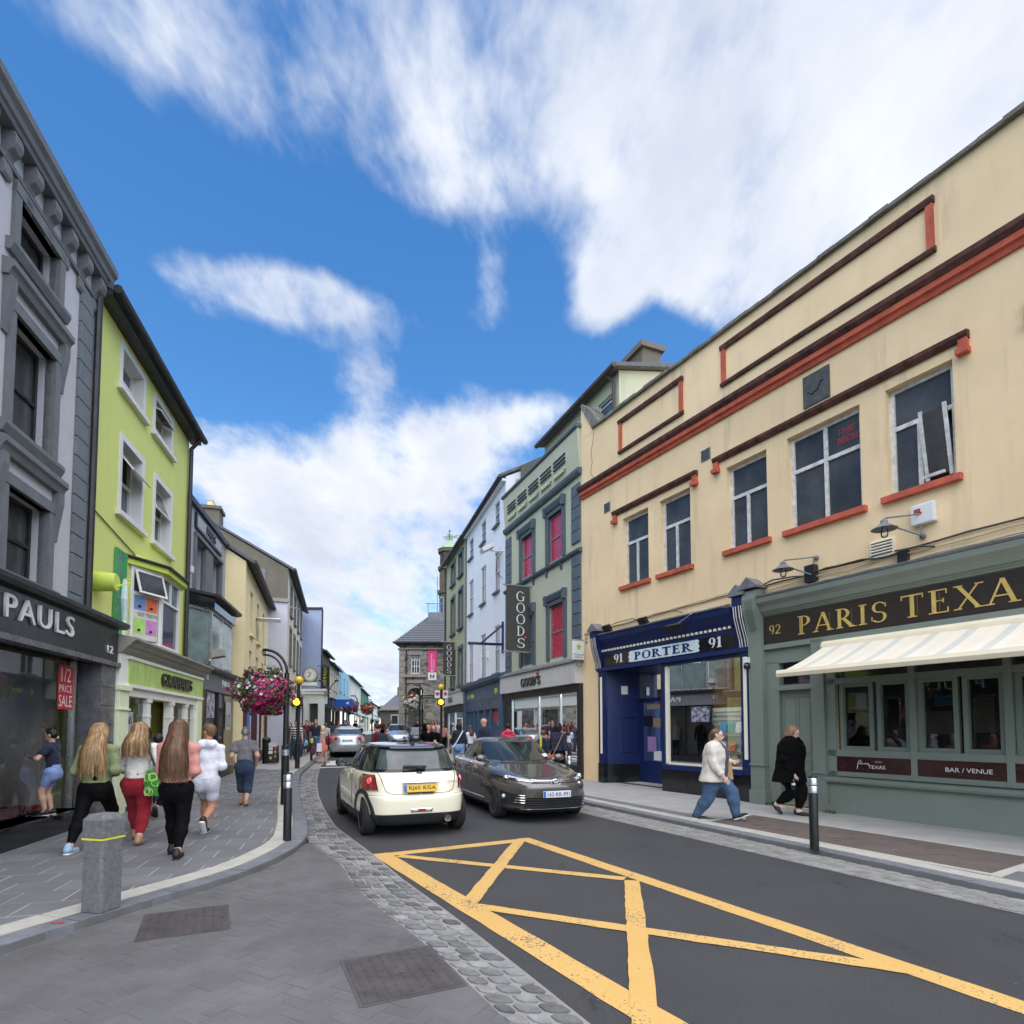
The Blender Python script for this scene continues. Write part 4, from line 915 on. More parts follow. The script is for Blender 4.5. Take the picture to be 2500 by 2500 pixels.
b = MB(); pr = [(.10*math.cos(R(15*i)), .10*math.sin(R(15*i))) for i in range(25)]; b.tube([(0,-.05+u,-.40+v) for u,v in pr], .015, 6); b.build('ring_bracket', 'lead', sg)
# ---- sage green bar front
b = MB()
pil(b, 3.60, 3.93, .0, 3.34, .16); pil(b, 2.32, 2.56, 0, 3.34, .10); b.box(3.56,3.95,-.1,.20,0,.36); b.box(2.28,2.60,-.1,.14,0,.20)
b.box(3.58,3.94,-.1,.19,.86,.90); b.box(2.30,2.58,-.1,.13,.78,.82)
b.box(-4.8, 3.62, -.1, .10, 3.26, 3.36); b.box(-4.8,3.64,-.1,.07,3.36,3.96)
b.profx([(-.1,3.96),(.10,3.96),(.12,4.0),(.14,4.0),(.15,4.04),(.18,4.04),(.22,4.14),(.30,4.22),(.31,4.32),(-.1,4.34)], -4.8, 3.60)
b.box(-4.8,2.32,-.12,.02,.0,.64); b.profx([(-.1,.64),(.10,.64),(.12,.68),(.12,.73),(-.1,.76)], -4.8, 2.32)
b.box(-4.8,2.30,-.12,.03,.76,.85); b.box(-4.8,2.30,-.12,.03,1.12,1.24); b.box(-4.8,2.30,-.12,.03,2.45,2.56); b.box(2.14,2.32,-.12,.03,.76,2.95)
for x in (.835,-.46,-1.75,-3.05): b.box(x-.05,x+.05,-.12,.04,.76,2.95)
b.box(2.56,2.64,-.14,.02,.08,3.0); b.box(3.32,3.60,-.14,.02,.08,3.0); b.box(2.56,3.6,-.14,.02,2.96,3.28); b.box(2.60,3.36,-.14,.04,2.40,2.50)
b.box(-4.8,2.32,-.14,.0,2.88,3.28)
bf = b.build('sage_shopfront', 'sage_paint', cream, bevel=.005); bf['label'] = 'sage green bar front numbered 92'
b = MB(); b.profx([(-.08,3.32),(.16,3.32),(.18,3.6),(.24,3.85),(.32,4.1),(.34,4.34),(.30,4.52),(-.08,4.58)], 3.60, 3.93); b.build('console', 'sage_paint', bf)
b = MB(); b.profx([(.18,3.62),(.27,3.88),(.34,4.12),(.345,4.30),(.325,4.30),(.32,4.12),(.25,3.88),(.165,3.62)], 3.68, 3.85); b.build('console_panel', 'sage_dark', bf)
b = MB(); b.profy([(3.55,4.56),(3.98,4.56),(3.99,4.60),(3.77,4.80),(3.54,4.60)], -.1, .38); b.build('console_cap', 'lead', bf)
b = MB(); b.profx([(-.1,4.345),(.32,4.325),(.34,4.36),(.1,4.43),(-.1,4.45)], -4.8, 3.58); b.build('lead_ledge', 'lead', bf)
MB().box(-4.7,3.60,.065,.085,3.38,3.94).build('fascia_board', 'brown_fascia', bf)
serif(bf, 'PARIS', 2.83, .086, 3.47, 1.70, .36, 'gold', .012, T=.14, gap=.13); serif(bf, 'TEXAS', .93, .086, 3.47, 1.95, .38, 'gold', .012, T=.14, gap=.12)
serif(bf, '92', 3.46, .086, 3.56, .26, .19, 'gold', .008, T=.13, gap=.12, name='number')
# dark inline on the thick strokes
for x in (2.745,2.16,1.75,.665,.345): MB().box(x-.006,x+.006,.0985,.1005,3.50,3.80).build('letter_inline', 'gold_dark', bf)
# flush panelled door with glazed transom
MB().box(2.64,3.32,-.13,-.08,.10,2.40).build('door', 'sage_paint', bf); dd = bf.children[-1]
for x in (2.83,3.14):
 for z0_, z1_ in ((.35,1.0),(1.15,2.25)):
  k = MB(); w_ = .12; k.tube([(x-w_,-.078,z0_),(x-w_,-.078,z1_),(x+w_,-.078,z1_),(x+w_,-.078,z0_),(x-w_,-.078,z0_)], .01, 4); k.build('door_moulding', 'sage_dark', dd)
MB().quad((2.62,-.06,2.5),(3.34,-.06,2.5),(3.34,-.06,2.96),(2.62,-.06,2.96)).build('transom_pane', 'shop_glass', bf, recalc=False)
MB().box(2.6,3.34,-.6,-.58,2.4,3.0).build('transom_backing', 'interior_dark', bf)
# folding glazed leaves
for i, (a_, c_) in enumerate(((1.50,2.10),(.90,1.44),(.20,.78),(-.40,.14),(-1.05,-.52),(-1.69,-1.11),(-2.36,-1.81),(-2.99,-2.42))):
 window(bf, a_, c_, 1.24, 2.46, -.12, 'sage_paint', ((1.,()),), .07, .05, .09, 'shop_glass', 'window_leaf')
for a_, c_ in ((.9,2.14),(-.4,.78),(-1.7,-.52),(-3.0,-1.8)):
 MB().box(a_,c_,-.03,.035,.85,1.12).build('sign_panel', 'burgundy', bf)
 MB().quad((a_,-.05,2.56),(c_,-.05,2.56),(c_,-.05,2.9),(a_,-.05,2.9)).build('transom_pane', 'shop_glass', bf, recalc=False)
# script and capitals on the lower panels
b = MB(); sc = [(0,-.02),(.01,.08),(.03,.15),(.06,.18),(.08,.15),(.06,.11),(.035,.10),(.07,.09),(.10,.11),(.11,.09),(.12,.10),(.14,.12),(.145,.09),(.16,.12),(.17,.09),(.185,.12),(.20,.09),(.19,.08)]
b.tube([(1.77-u*1.05,.038,.925+v*.8) for u,v in sc], .006, 5); b.build('lettering', 'white_print', bf)
text(bf, 'TEXAS', 1.58, .036, .925, .29, .062, 'white_print', .003); text(bf, 'BAR / VENUE', .38, .036, .945, .62, .07, 'white_print', .003)
b = MB(); b.box(1.46,1.34,.036,.039,1.045,1.052); b.build('lettering', 'white_print', bf)
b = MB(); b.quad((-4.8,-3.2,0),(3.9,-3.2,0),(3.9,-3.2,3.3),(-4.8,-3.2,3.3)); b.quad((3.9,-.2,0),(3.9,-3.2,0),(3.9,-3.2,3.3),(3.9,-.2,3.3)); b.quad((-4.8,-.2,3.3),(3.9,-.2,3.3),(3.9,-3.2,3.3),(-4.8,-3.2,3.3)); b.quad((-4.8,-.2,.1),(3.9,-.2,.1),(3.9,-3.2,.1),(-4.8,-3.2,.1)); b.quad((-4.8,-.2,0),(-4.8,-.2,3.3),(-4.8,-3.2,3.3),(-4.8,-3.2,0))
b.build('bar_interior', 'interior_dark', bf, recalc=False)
for x, z, w, h, m in ((1.75,2.2,.45,.2,'mag_sky_blue'),(1.9,1.75,.5,.5,'interior'),(.35,2.0,.3,.5,'red_print'),(1.1,1.9,.35,.7,'interior')): MB().quad((x-w/2,-3.15,z-h/2),(x+w/2,-3.15,z-h/2),(x+w/2,-3.15,z+h/2),(x-w/2,-3.15,z+h/2)).build('wall_poster', m, bf, recalc=False)
# awning
aw = thing('awning', 'cream striped awning half out over the bar window', 'awning', on_A(0,0,0), AANG)
b = MB(); b.profx([(.10,3.10),(.20,3.09),(.25,3.14),(.25,3.20),(.19,3.255),(.10,3.255)], -4.6, 2.26); b.build('cassette', 'awning_case', aw, smooth=R(30))
ax0, ax1, n = -4.5, 2.22, 52; b = MB()
for i in range(n):
 xa, xb = ax1+(ax0-ax1)*i/n, ax1+(ax0-ax1)*(i+1)/n; mi = 0 if i % 4 in (0,) else (1 if i % 4 == 2 else 2)
 for k in range(4):
  f0, f1 = k/4, (k+1)/4; sg_ = lambda f: -.03*math.sin(math.pi*f)
  y0_, z0_ = .22+1.26*f0, 3.15-.53*f0+sg_(f0); y1_, z1_ = .22+1.26*f1, 3.15-.53*f1+sg_(f1)
  b.quad((xa,y0_,z0_),(xb,y0_,z0_),(xb,y1_,z1_),(xa,y1_,z1_), mi)
b.build('canopy', ['awning','awning_grey','awning_white'], aw, recalc=False)
b = MB(); b.profx([(1.45,2.53),(1.52,2.53),(1.54,2.59),(1.52,2.65),(1.45,2.64)], ax0-.06, ax1+.05); b.build('front_bar', 'awning_case', aw)
for x in (2.1,-1.2,-4.3): wire(aw, [(x,.15,3.12),(x-.5,.8,2.86),(x,1.45,2.6)], .02, 'awning_case', 'folding_arm')
# security camera by the join
cm = thing('security_camera', 'white dome camera on the sage pilaster between the shopfronts', 'camera', on_A(3.94,.2,3.02), AANG)
MB().box(-.05,.05,-.1,.06,.0,.12).build('housing', 'white_frame', cm, bevel=.01); MB().sphere((0,.0,-.07), .07).build('dome', 'black_gloss', cm, smooth=True)
# ================================================================== right: green clothes shop, white house, olive house
D('sage_wall', s2l(184,186,160), rough=.9, var=.05, scale=.8, bump=.08, bscale=25, streak=.3)
D('slate_trim', s2l(84,94,100), rough=.7, var=.10, scale=4, bump=.1, bscale=30)
D('slate_trim_b', s2l(88,98,104), rough=.7, var=.12, scale=4, bump=.15, bscale=30, rnd=.05)
D('white_wall', s2l(228,230,232), rough=.9, var=.03, scale=.8, bump=.05, bscale=25, streak=.15)
D('olive_wall', s2l(168,170,132), rough=.9, var=.05, bump=.05, bscale=25)
D('gutter_black', (.02,.02,.022), rough=.5, var=.3)
D('gutter_brown', (.05,.03,.025), rough=.5, var=.2)
D('fascia_grey', s2l(196,192,184), rough=.6, var=.05, streak=.3)
D('blue_paint', s2l(58,82,104), rough=.45, var=.08)
D('banner_grey', s2l(66,64,60), rough=.8, var=.08)
D('silver_letter', s2l(120,122,120), rough=.35, metal=.5, var=.2)
D('lime_print', s2l(200,205,30), rough=.5)
D('letter_grey', s2l(58,58,56), rough=.4)
D('skylight', (.30,.33,.36), rough=.1, var=.1)
D('room_warm', (.42,.34,.24), rough=.9, var=.15)
D('room_lit', (.55,.50,.42), rough=.9, var=.1)
D('mannequin', (.62,.56,.5), rough=.5, var=.05)
R2P0 = (2.163,17.705); R2P1 = (-.2466,23.504); R2A = frame_of(R2P0, R2P1)
def on(p0, ang, x, y, z): return Vector((*p0,0))+Matrix.Rotation(ang,3,'Z')@Vector((x,y,z))
good = thing('green_shop_building', 'sage green three-storey clothes shop with slate quoins', 'building', (*R2P0,0), R2A); W2_ = 6.26
wins = [(3.62,4.62,7.32,8.88),(1.28,2.30,7.32,8.92),(1.22,2.26,3.98,5.80),(3.62,4.62,3.98,5.8)]
b = MB(); wall(b, 0, W2_, 0, 11.05, wins+[(.17,5.72,.5,2.80)], .12); b.box(0,W2_,-8,-.45,3.6,11.0); b.quad((W2_,0,0),(W2_,-8,0),(W2_,-8,11),(W2_,0,11)); b.quad((0,0,0),(0,0,11),(0,-8,11),(0,-8,0)); b.quad((0,0,11.05),(W2_,0,11.05),(W2_,-.45,11.05),(0,-.45,11.05))
b.build('wall', 'sage_wall', good)
# flared attic band with slots, coping, setback attic storey
b = MB(); b.profx([(-.02,9.78),(.05,9.78),(.10,10.3),(.14,10.9),(.14,11.02),(-.02,11.02)], .02, W2_-.02); b.build('attic_band', 'sage_wall', good)
b = MB(); b.profx([(-.3,11.03),(.20,11.03),(.22,11.08),(.2,11.14),(-.3,11.16)], -.02, W2_+.04); b.build('coping', 'slate_trim', good)
for k in range(5):
 x = .85+k*1.03
 for j in range(3): MB().rbox((x+.42,.135,10.30+j*.13), (.84,.03,.045)).build('slot', 'black_trim' if j else 'black_trim', good)
 m = MB(); m.tube([(x+.05+.76*i/24, .12, 10.06+.07*math.sin(i*1.3)) for i in range(25)], .03, 5); m.tube([(x+.05+.76*i/24, .12, 10.06+.07*math.cos(i*1.3)) for i in range(25)], .022, 5); m.build('plaster_frieze', 'sage_wall', good)
b = MB(); b.profx([(-.02,9.56),(.09,9.56),(.14,9.64),(.15,9.74),(-.02,9.78)], -.02, W2_+.02); b.build('band', 'slate_trim', good)
b = MB(); b.profx([(-.02,7.10),(.08,7.10),(.13,7.16),(.13,7.22),(-.02,7.25)], -.02, W2_+.02); sc_ = b.build('sill_course', 'slate_trim', good)
for x in (1.35,2.45,3.55,4.75): MB().profx([(-.02,6.86),(.03,6.88),(.06,6.98),(.11,7.09),(-.02,7.09)], x-.05, x+.05).build('bracket', 'slate_trim', sc_)
for x0, x1 in ((.06,.60),(5.68,6.22)):
 for j in range(15):
  z0 = 3.72+j*.375
  if z0+.36 > 9.55: break
  if 7.0 < z0+.18 < 7.3: continue
  MB().box(x0, x1, -.02, .055, z0, z0+.355).build('quoin', 'slate_trim_b', good, bevel=.008)
for a_, c_, d_, e_ in wins:
 b = MB(); s0, s1 = (a_-.22, c_+.22)
 b.box(s0, a_, -.05, .05, d_-.02, e_+.16); b.box(c_, s1, -.05, .05, d_-.02, e_+.16); b.box(a_, c_, -.05, .05, e_, e_+.16); b.profx([(-.02,e_+.16),(.09,e_+.16),(.16,e_+.3),(.16,e_+.36),(-.02,e_+.38)], s0-.02, s1+.02)
 for x in (s0+.06, s1-.06): b.box(x-.07, x+.07, -.02, .15, e_+.06, e_+.4)
 sr_ = b.build('window_surround', 'slate_trim', good)
 window(good, a_, c_, d_, e_, -.10, 'grey_frame', ((.5,()),(1.,())), .045, .05, .05, 'pane_red' if not (a_ > 3 and d_ < 5) else 'pane_light')
b = MB()
for z in (5.05,4.62): b.tube([(1.5+.13*math.cos(R(20*i)),-.168,z+.15*math.sin(R(20*i))) for i in range(19)], .008, 4)
b.build('window_lettering', 'white_print', good)
# attic storey: wall, long windows, roof, grey party wall, chimney
b = MB(); aw_ = [(2.5,3.4,11.35,11.75),(1.35,2.25,11.35,11.78),(.3,1.15,11.35,11.78),(-.95,-.1,11.25,11.78)]
wall(b, -1.3, 3.75, 10.4, 12.25, aw_, .12, -.55); b.quad((3.75,-.55,10.4),(3.75,-6,10.4),(3.75,-6,12.25),(3.75,-.55,12.25)); b.quad((-1.3,-.55,10.4),(-1.3,-.55,12.25),(-1.3,-6,13.4),(-1.3,-6,10.4)); b.build('attic_wall', 'sage_wall', good)
for a_, c_, d_, e_ in aw_: window(good, a_, c_, d_, e_, -.67, 'white_frame', ((.72,()),(1.,())), .045, .04, .05, 'pane_light')
b = MB(); b.add([(-1.5,-.30,12.22),(3.9,-.30,12.22),(3.9,-6,13.5),(-1.5,-6,13.5),(-1.5,-.30,12.34),(3.9,-.30,12.34),(3.9,-6,13.62),(-1.5,-6,13.62)], [(0,3,2,1),(4,5,6,7),(0,1,5,4),(1,2,6,5),(2,3,7,6),(3,0,4,7)]); rf = b.build('roof', 'slate', good)
MB().tube([(-1.5,-.26,12.25),(3.9,-.26,12.25)], .08, 8).build('gutter', 'gutter_brown', rf)
MB().tube([(-1.05,-.3,12.15),(-1.15,-.45,11.95),(-1.15,-.45,10.9)], .05, 8).build('downpipe', 'gutter_brown', rf)
b = MB(); b.add([(3.76,-.6,10.9),(6.15,-.6,10.9),(6.15,-.6,12.55),(3.76,-.6,11.95),(3.76,-4,10.9),(6.15,-4,10.9),(6.15,-4,12.55),(3.76,-4,11.95)], [(0,1,2,3),(4,7,6,5),(3,2,6,7),(0,3,7,4),(1,5,6,2)]); b.build('party_wall', 'render_grey', good)
b = MB(); b.box(-.6,1.0,-2.6,-1.9,11.5,13.75); b.box(-.7,1.1,-2.7,-1.8,13.75,13.92); b.build('chimney', 'render_grey', rf)
# shopfront
b = MB(); b.box(.0,W2_-.04,-.1,.28,3.02,3.66); fb = b.build('fascia', 'fascia_grey', good)
b = MB(); b.profx([(-.05,3.665),(.34,3.665),(.34,3.70),(.05,3.86),(-.05,3.88)], -.05, W2_+.0); b.build('lead_ledge', 'lead', fb)
serif(fb, "GOOD'S", 4.04, .283, 3.16, 1.66, .30, 'letter_grey', .05, T=.19, t=.08, S=.07, gap=.06)
MB().sphere((2.62,.30,3.56), (.09,.04,.09), 8, 6).build('flower_emblem', 'red_print', fb)
b = MB(); b.box(-.02,.17,-.1,.12,0,3.02); b.box(5.72,6.22,-.1,.1,0,3.02); b.box(.17,5.72,-.1,.10,2.78,3.02); b.box(.17,5.72,-.1,.1,0,.5); sh = b.build('shopfront_surround', 'black_trim', good)
b = MB(); b.box(5.60,5.72,-.1,.02,.5,2.78); b.box(.17,.26,-.1,.02,.5,2.78)
for x in (3.15,1.5): b.box(x-.025,x+.025,-.08,.02,.5,2.78)
b.build('window_frame', 'steel', good, split=True)
for a_, c_ in ((.26,1.47),(1.53,3.12),(3.18,5.6)): MB().quad((a_,-.02,.5),(c_,-.02,.5),(c_,-.02,2.78),(a_,-.02,2.78)).build('shop_window_pane', 'shop_glass', good, recalc=False)
b = MB(); b.quad((0,-2.2,0),(W2_,-2.2,0),(W2_,-2.2,3.2),(0,-2.2,3.2)); b.quad((.02,-.2,0),(.02,-2.2,0),(.02,-2.2,3.2),(.02,-.2,3.2)); b.quad((6.2,-.2,0),(6.2,-.2,3.2),(6.2,-2.2,3.2),(6.2,-2.2,0)); b.quad((0,-.2,.5),(6.2,-.2,.5),(6.2,-2.2,.5),(0,-2.2,.5), 1); b.quad((0,-.2,3.0),(0,-2.2,3.0),(6.2,-2.2,3.0),(6.2,-.2,3.0), 1); b.build('shop_interior', ['room_warm','room_lit'], good, recalc=False)
for x in (.9,2.6,4.6): shop_light(good, x, -.5, 2.9, 8)
for k, (x, s_) in enumerate(((5.35,'GIFT'),(2.42,'GIFT'))):
 b = MB(); b.add([(x+.22,-.03,2.74),(x-.22,-.03,2.74),(x+.1,-.03,1.95)], [(0,1,2)]); pn = b.build('pennant', 'navy', good, recalc=False); text(pn, 'GIFT\nTIME', x+.17, -.026, 2.35, .22, .28, 'white_print', .0)
MB().quad((.55,-.028,1.55),(1.35,-.028,1.55),(1.35,-.028,1.72),(.55,-.028,1.72)).build('window_sticker', 'black_trim', good, recalc=False); text(good, 'SUMMER', 1.33, -.024, 1.57, .74, .13, 'white_print', 0., 'window_lettering')
# hanging banners
def banner(name, label, loc, ang, w, h, mat, texts, off=.0, pole='steel'):
 o = thing(name, label, 'banner', loc, ang); b = MB(); b.grid([[(.015*math.sin(i*.9), off+w*j/3, h*(i/6)) for j in range(4)] for i in range(7)]); b.build('cloth', mat, o, recalc=False, smooth=True)
 for z in (0,h): MB().tube([(0,-.25,z),(0,off+w+.12,z)], .03, 8).build('pole', pole, o)
 for (s_, x, z, tw, th_, m_, sf) in texts:
  if sf:
   gw, q_ = serif_glyph(s_, .13, .06, .05, .07); bb = MB(); n_ = 0
   for poly in q_:
    bb.add([(-.022-n_*2e-5, x-u*tw/gw, z+v*th_) for u, v in poly], [tuple(range(len(poly)))]); n_ += 1
   bb.build('lettering', m_, o, recalc=False)
  else: text(o, s_, 0,0,0, tw, th_, m_, 0., fn=lambda a,b_,c: (-.022, x-a, z+b_))
 return o
bx, bz = .42, 4.45
L_ = [(ch, .62+dx, z, .34, .36, 'white_print', True) for ch, z, dx in (('G',1.85,0),('O',1.43,0),('O',1.01,0),('D',.58,0),('S',.14,-.02))]
banner('shop_banner', 'tall dark banner with pale vertical lettering on the green shop', on(R2P0,R2A,3.75,.0,4.42), R2A, .92, 2.42, 'banner_grey', L_, .08); MB().sphere((-.03,.26,.52), (.02,.05,.05), 8, 6).build('flower_emblem', 'red_print', bpy.data.objects['shop_banner'])
# mannequins in the window
def mannequin(label, x, dress, z=.5, s=1.0, pants=None):
 o = thing('mannequin', label, 'mannequin', on(R2P0,R2A,x,-.45,z), R2A, 'mannequins in the clothes shop window'); b = MB()
 b.sphere((0,0,1.62*s), (.075,.09,.11)); b.tube([(0,0,1.40*s),(0,0,1.55*s)], .05, 8); b.tube([(.17,0,1.36*s),(.26,.02,1.1*s),(.20,.12,.92*s)], [.05,.04,.03], 8); b.tube([(-.17,0,1.36*s),(-.27,-.02,1.1*s),(-.22,.1,.9*s)], [.05,.04,.03], 8)
 b.tube([(.08,0,.9*s),(.09,.02,.5*s),(.08,0,.02)], [.09,.065,.04], 8); b.tube([(-.08,0,.9*s),(-.09,.0,.5*s),(-.08,.05,.02)], [.09,.065,.04], 8); b.build('figure', 'mannequin', o, smooth=True)
 b = MB(); b.lathe([(.07,1.46*s),(.19,1.40*s),(.2,1.25*s),(.16,1.05*s),(.2,.85*s)]+([(.25,.5*s),(.24,.48*s)] if not pants else [(.21,.78*s)]), (0,0,0), 16, sy=.68); b.build('garment', dress, o, smooth=True)
 if pants:
  b = MB(); b.tube([(.08,0,.9*s),(.09,.02,.5*s),(.085,0,.12)], [.115,.085,.07], 8); b.tube([(-.08,0,.9*s),(-.09,.0,.5*s),(-.085,.05,.12)], [.115,.085,.07], 8); b.build('trousers', pants, o, smooth=True)
D('dress_brown', (.16,.09,.045), rough=.8, var=.9, scale=9, det=2); D('dress_dark', (.03,.025,.02), rough=.8, var=.8, scale=12); D('denim_pale', (.25,.33,.45), rough=.85, var=.2); D('cloth_white', (.6,.6,.58), rough=.85); D('cloth_black', (.012,.012,.014), rough=.85); D('cloth_pale', (.42,.44,.48), rough=.85)
mannequin('mannequin in a brown and cream patterned dress, farthest along the shop window', 4.95, 'dress_brown'); mannequin('mannequin in a dark wrap top beside the steel mullion', 3.65, 'dress_dark', pants='cloth_black')
mannequin('mannequin in a black top and white trousers near the cream wall', 1.35, 'cloth_black', .62, pants='cloth_white'); mannequin('mannequin in a pale top and blue jeans, nearest the cream wall', .85, 'cloth_pale', .7, pants='denim_pale')
# ---- white house
R3P0 = R2P1; R3P1 = (-4.217,36.93); R3A = frame_of(R3P0, R3P1)
white = thing('white_house', 'tall white house of three window columns with slate eaves', 'building', (*R3P0,0), R3A); WW = 7.75
ws = [(a_,c_,d_,e_) for (a_,c_) in ((1.0,1.85),(3.45,4.4),(6.1,7.1)) for d_, e_ in ((10.48,11.5),(7.55,9.33),(4.02,6.08))]
b = MB(); wall(b, .02, WW, 0, 12.05, ws+[(.6,7.2,.4,2.7)], .14, .0); b.box(.02,WW,-9,-.4,3.6,12.0); b.quad((.02,0,11),(.02,0,12.05),(.02,-4,13.9),(.02,-4,11)); b.build('wall', 'white_wall', white)
for a_, c_, d_, e_ in ws:
 window(white, a_, c_, d_, e_, -.09, 'white_frame', ((.5,(.5,) if e_-d_ > 1.5 else ()),(1.,(.5,) if e_-d_ > 1.5 else ())), .05, .04, .06, 'pane_light'); sill(white, a_-.08, c_+.08, d_, 'lead', .08, .12)
b = MB(); b.add([(-.05,.25,12.0),(WW,.25,12.0),(WW,-4,14.2),(-.05,-4,14.2),(-.05,.25,12.12),(WW,.25,12.12),(WW,-4,14.32),(-.05,-4,14.32)], [(0,3,2,1),(4,5,6,7),(0,1,5,4),(1,2,6,5),(2,3,7,6),(3,0,4,7)]); rf = b.build('roof', 'slate', white)
MB().tube([(-.05,.28,12.02),(WW,.28,12.02)], .07, 8).build('gutter', 'gutter_black', rf); MB().box(.0,WW,.0,.16,11.85,11.95).build('eaves_course', 'white_wall', white)
MB().tube([(7.7,.06,11.9),(7.7,.06,3.9)], .05, 8).build('downpipe', 'lead', white)
b = MB(); b.box(.05,WW-.05,-.1,.10,2.95,3.62); b.profx([(-.05,3.62),(.22,3.62),(.34,3.74),(.34,3.84),(-.05,3.88)], .0, WW); b.box(.05,.62,-.1,.16,0,3.62); b.box(7.15,7.7,-.1,.16,0,3.62); b.box(.6,7.2,-.1,.06,0,.75); b.box(.6,7.2,-.1,.08,2.5,2.95)
for x in (2.2,3.3,4.6,5.5,6.3): b.box(x-.09,x+.09,-.1,.10,.7,2.55)
for x in (1.2,2.8,4.0,5.2,6.6): b.box(x-.4,x+.4,.08,.10,2.62,2.86)
bs = b.build('blue_shopfront', 'blue_paint', white); bs['label'] = 'slate blue shopfront with small lime lettering'
MB().quad((.6,-.06,.75),(7.2,-.06,.75),(7.2,-.06,2.5),(.6,-.06,2.5)).build('shop_window_pane', 'shop_glass', bs, recalc=False)
b = MB(); b.quad((.1,-1.6,0),(7.6,-1.6,0),(7.6,-1.6,2.8),(.1,-1.6,2.8)); b.quad((.1,-.2,2.7),(7.6,-.2,2.7),(7.6,-1.6,2.7),(.1,-1.6,2.7)); b.build('shop_interior', 'interior', bs, recalc=False); shop_light(bs, 3.4, -.7, 2.5, 14)
MB().quad((1.2,-.04,1.95),(2.1,-.04,1.95),(2.1,-.04,2.48),(1.2,-.04,2.48)).build('window_poster', 'red_print', bs, recalc=False)
[MB().box(x-.1,x+.1,.1,.112,3.14+.03*(i%2),3.36-.02*(i%3)).build('sign_mark', 'lime_print' if i in (0,3,4,5,6,7) else 'mag_sea_green', bs) for i, x in enumerate((6.8,6.5,6.25,6.0,5.75,5.5,1.3,1.05))]
b = MB(); b.profx([(-.05,3.885),(.36,3.85),(.36,3.88),(-.05,3.98)], .0, WW); b.build('lead_ledge', 'lead', bs)
# floodlight arm, sign bracket
fl = thing('floodlight', 'white floodlight on the near edge of the white house', 'lamp', on(R3P0,R3A,.45,.0,9.05), R3A)
MB().rbox((.25,.62,.12), (.5,.55,.16), Matrix.Rotation(R(-30),3,'X')).build('housing', 'white_frame', fl, bevel=.02); wire(fl, [(0,.0,0),(.1,.35,0),(.2,.5,.05)], .035, 'white_frame', 'arm'); wire(fl, [(0,.05,-.05),(.1,.25,-.4),(.0,.3,-.9),(-.1,.05,-1.2)], .015, 'cable', 'cable')
sb = thing('sign_bracket', 'empty dark blue triangular sign bracket on the white house', 'bracket', on(R3P0,R3A,.35,.0,4.95), R3A)
b = MB(); b.box(-.05,.05,0,.08,-.2,1.1); b.box(-.05,.05,.08,1.5,.10,.2); b.tube([(0,.06,.95),(0,.95,.18)], .05, 6); b.build('frame', 'navy', sb)
MB().box(2.9,3.1,0,.1,4.85,5.1).build('alarm_box', 'white_frame', white)
# ---- olive house
olive = thing('olive_house', 'olive green three-storey house with dark window surrounds', 'building', on(R3P0,R3A,7.76,0,0), R3A); OW = 6.25
ws = [(a_,c_,d_,e_) for (a_,c_) in ((.95,1.95),(3.25,4.3)) for d_, e_ in ((10.3,11.5),(7.3,9.4),(4.1,6.1))]
b = MB(); wall(b, .02, OW, 0, 12.05, ws+[(.4,5.8,.4,2.6)], .14); b.box(.02,OW,-9,-.4,3.6,12.0); b.quad((OW,0,0),(OW,-9,0),(OW,-9,12),(OW,0,12)); b.build('wall', 'olive_wall', olive)
for a_, c_, d_, e_ in ws:
 b = MB(); b.box(a_-.16,a_,-.05,.06,d_-.1,e_+.16); b.box(c_,c_+.16,-.05,.06,d_-.1,e_+.16); b.box(a_-.16,c_+.16,-.05,.07,e_+.0,e_+.18); b.box(a_-.22,c_+.22,-.05,.14,d_-.12,d_); b.build('window_surround', 'slate_trim', olive)
 window(olive, a_, c_, d_, e_, -.14, 'grey_frame', ((.5,()),(1.,())), .05, .05, .06, 'pane' if d_ != 7.3 else 'pane_red')
b = MB(); b.add([(0,.25,12.0),(OW+.15,.25,12.0),(OW+.15,-4,14.2),(0,-4,14.2),(0,.25,12.12),(OW+.15,.25,12.12),(OW+.15,-4,14.32),(0,-4,14.32)], [(0,3,2,1),(4,5,6,7),(0,1,5,4),(1,2,6,5),(2,3,7,6),(3,0,4,7)]); rf = b.build('roof', 'slate', olive)
MB().tube([(0,.3,12.02),(OW+.15,.3,12.02)], .08, 8).build('gutter', 'gutter_black', rf); MB().tube([(OW-.08,.07,11.9),(OW-.08,.07,3.6)], .05, 8).build('downpipe', 'gutter_black', olive)
b = MB(); b.box(.02,OW-.05,-.1,.3,2.98,3.64); fb = b.build('fascia', 'fascia_grey', olive); serif(fb, 'GOODS', 3.6, .305, 3.16, 1.3, .3, 'silver_letter', .03, T=.19, t=.08)
b = MB(); b.profx([(-.05,3.645),(.34,3.645),(.1,3.85),(-.05,3.86)], 0, OW); b.build('lead_ledge', 'lead', fb)
b = MB(); b.box(.02,.4,-.1,.1,0,2.98); b.box(5.8,6.2,-.1,.1,0,2.98); b.box(.4,5.8,-.1,.1,2.6,2.98); b.box(.4,5.8,-.1,.1,0,.4); b.build('shopfront_surround', 'black_trim', olive)
b = MB(); b.box(5.1,5.75,-.06,.02,.1,2.6); b.box(3.0,3.06,-.06,.02,.4,2.6); b.build('window_frame', 'steel', olive, split=True)
MB().quad((.4,-.03,.4),(5.1,-.03,.4),(5.1,-.03,2.6),(.4,-.03,2.6)).build('shop_window_pane', 'shop_glass', olive, recalc=False)
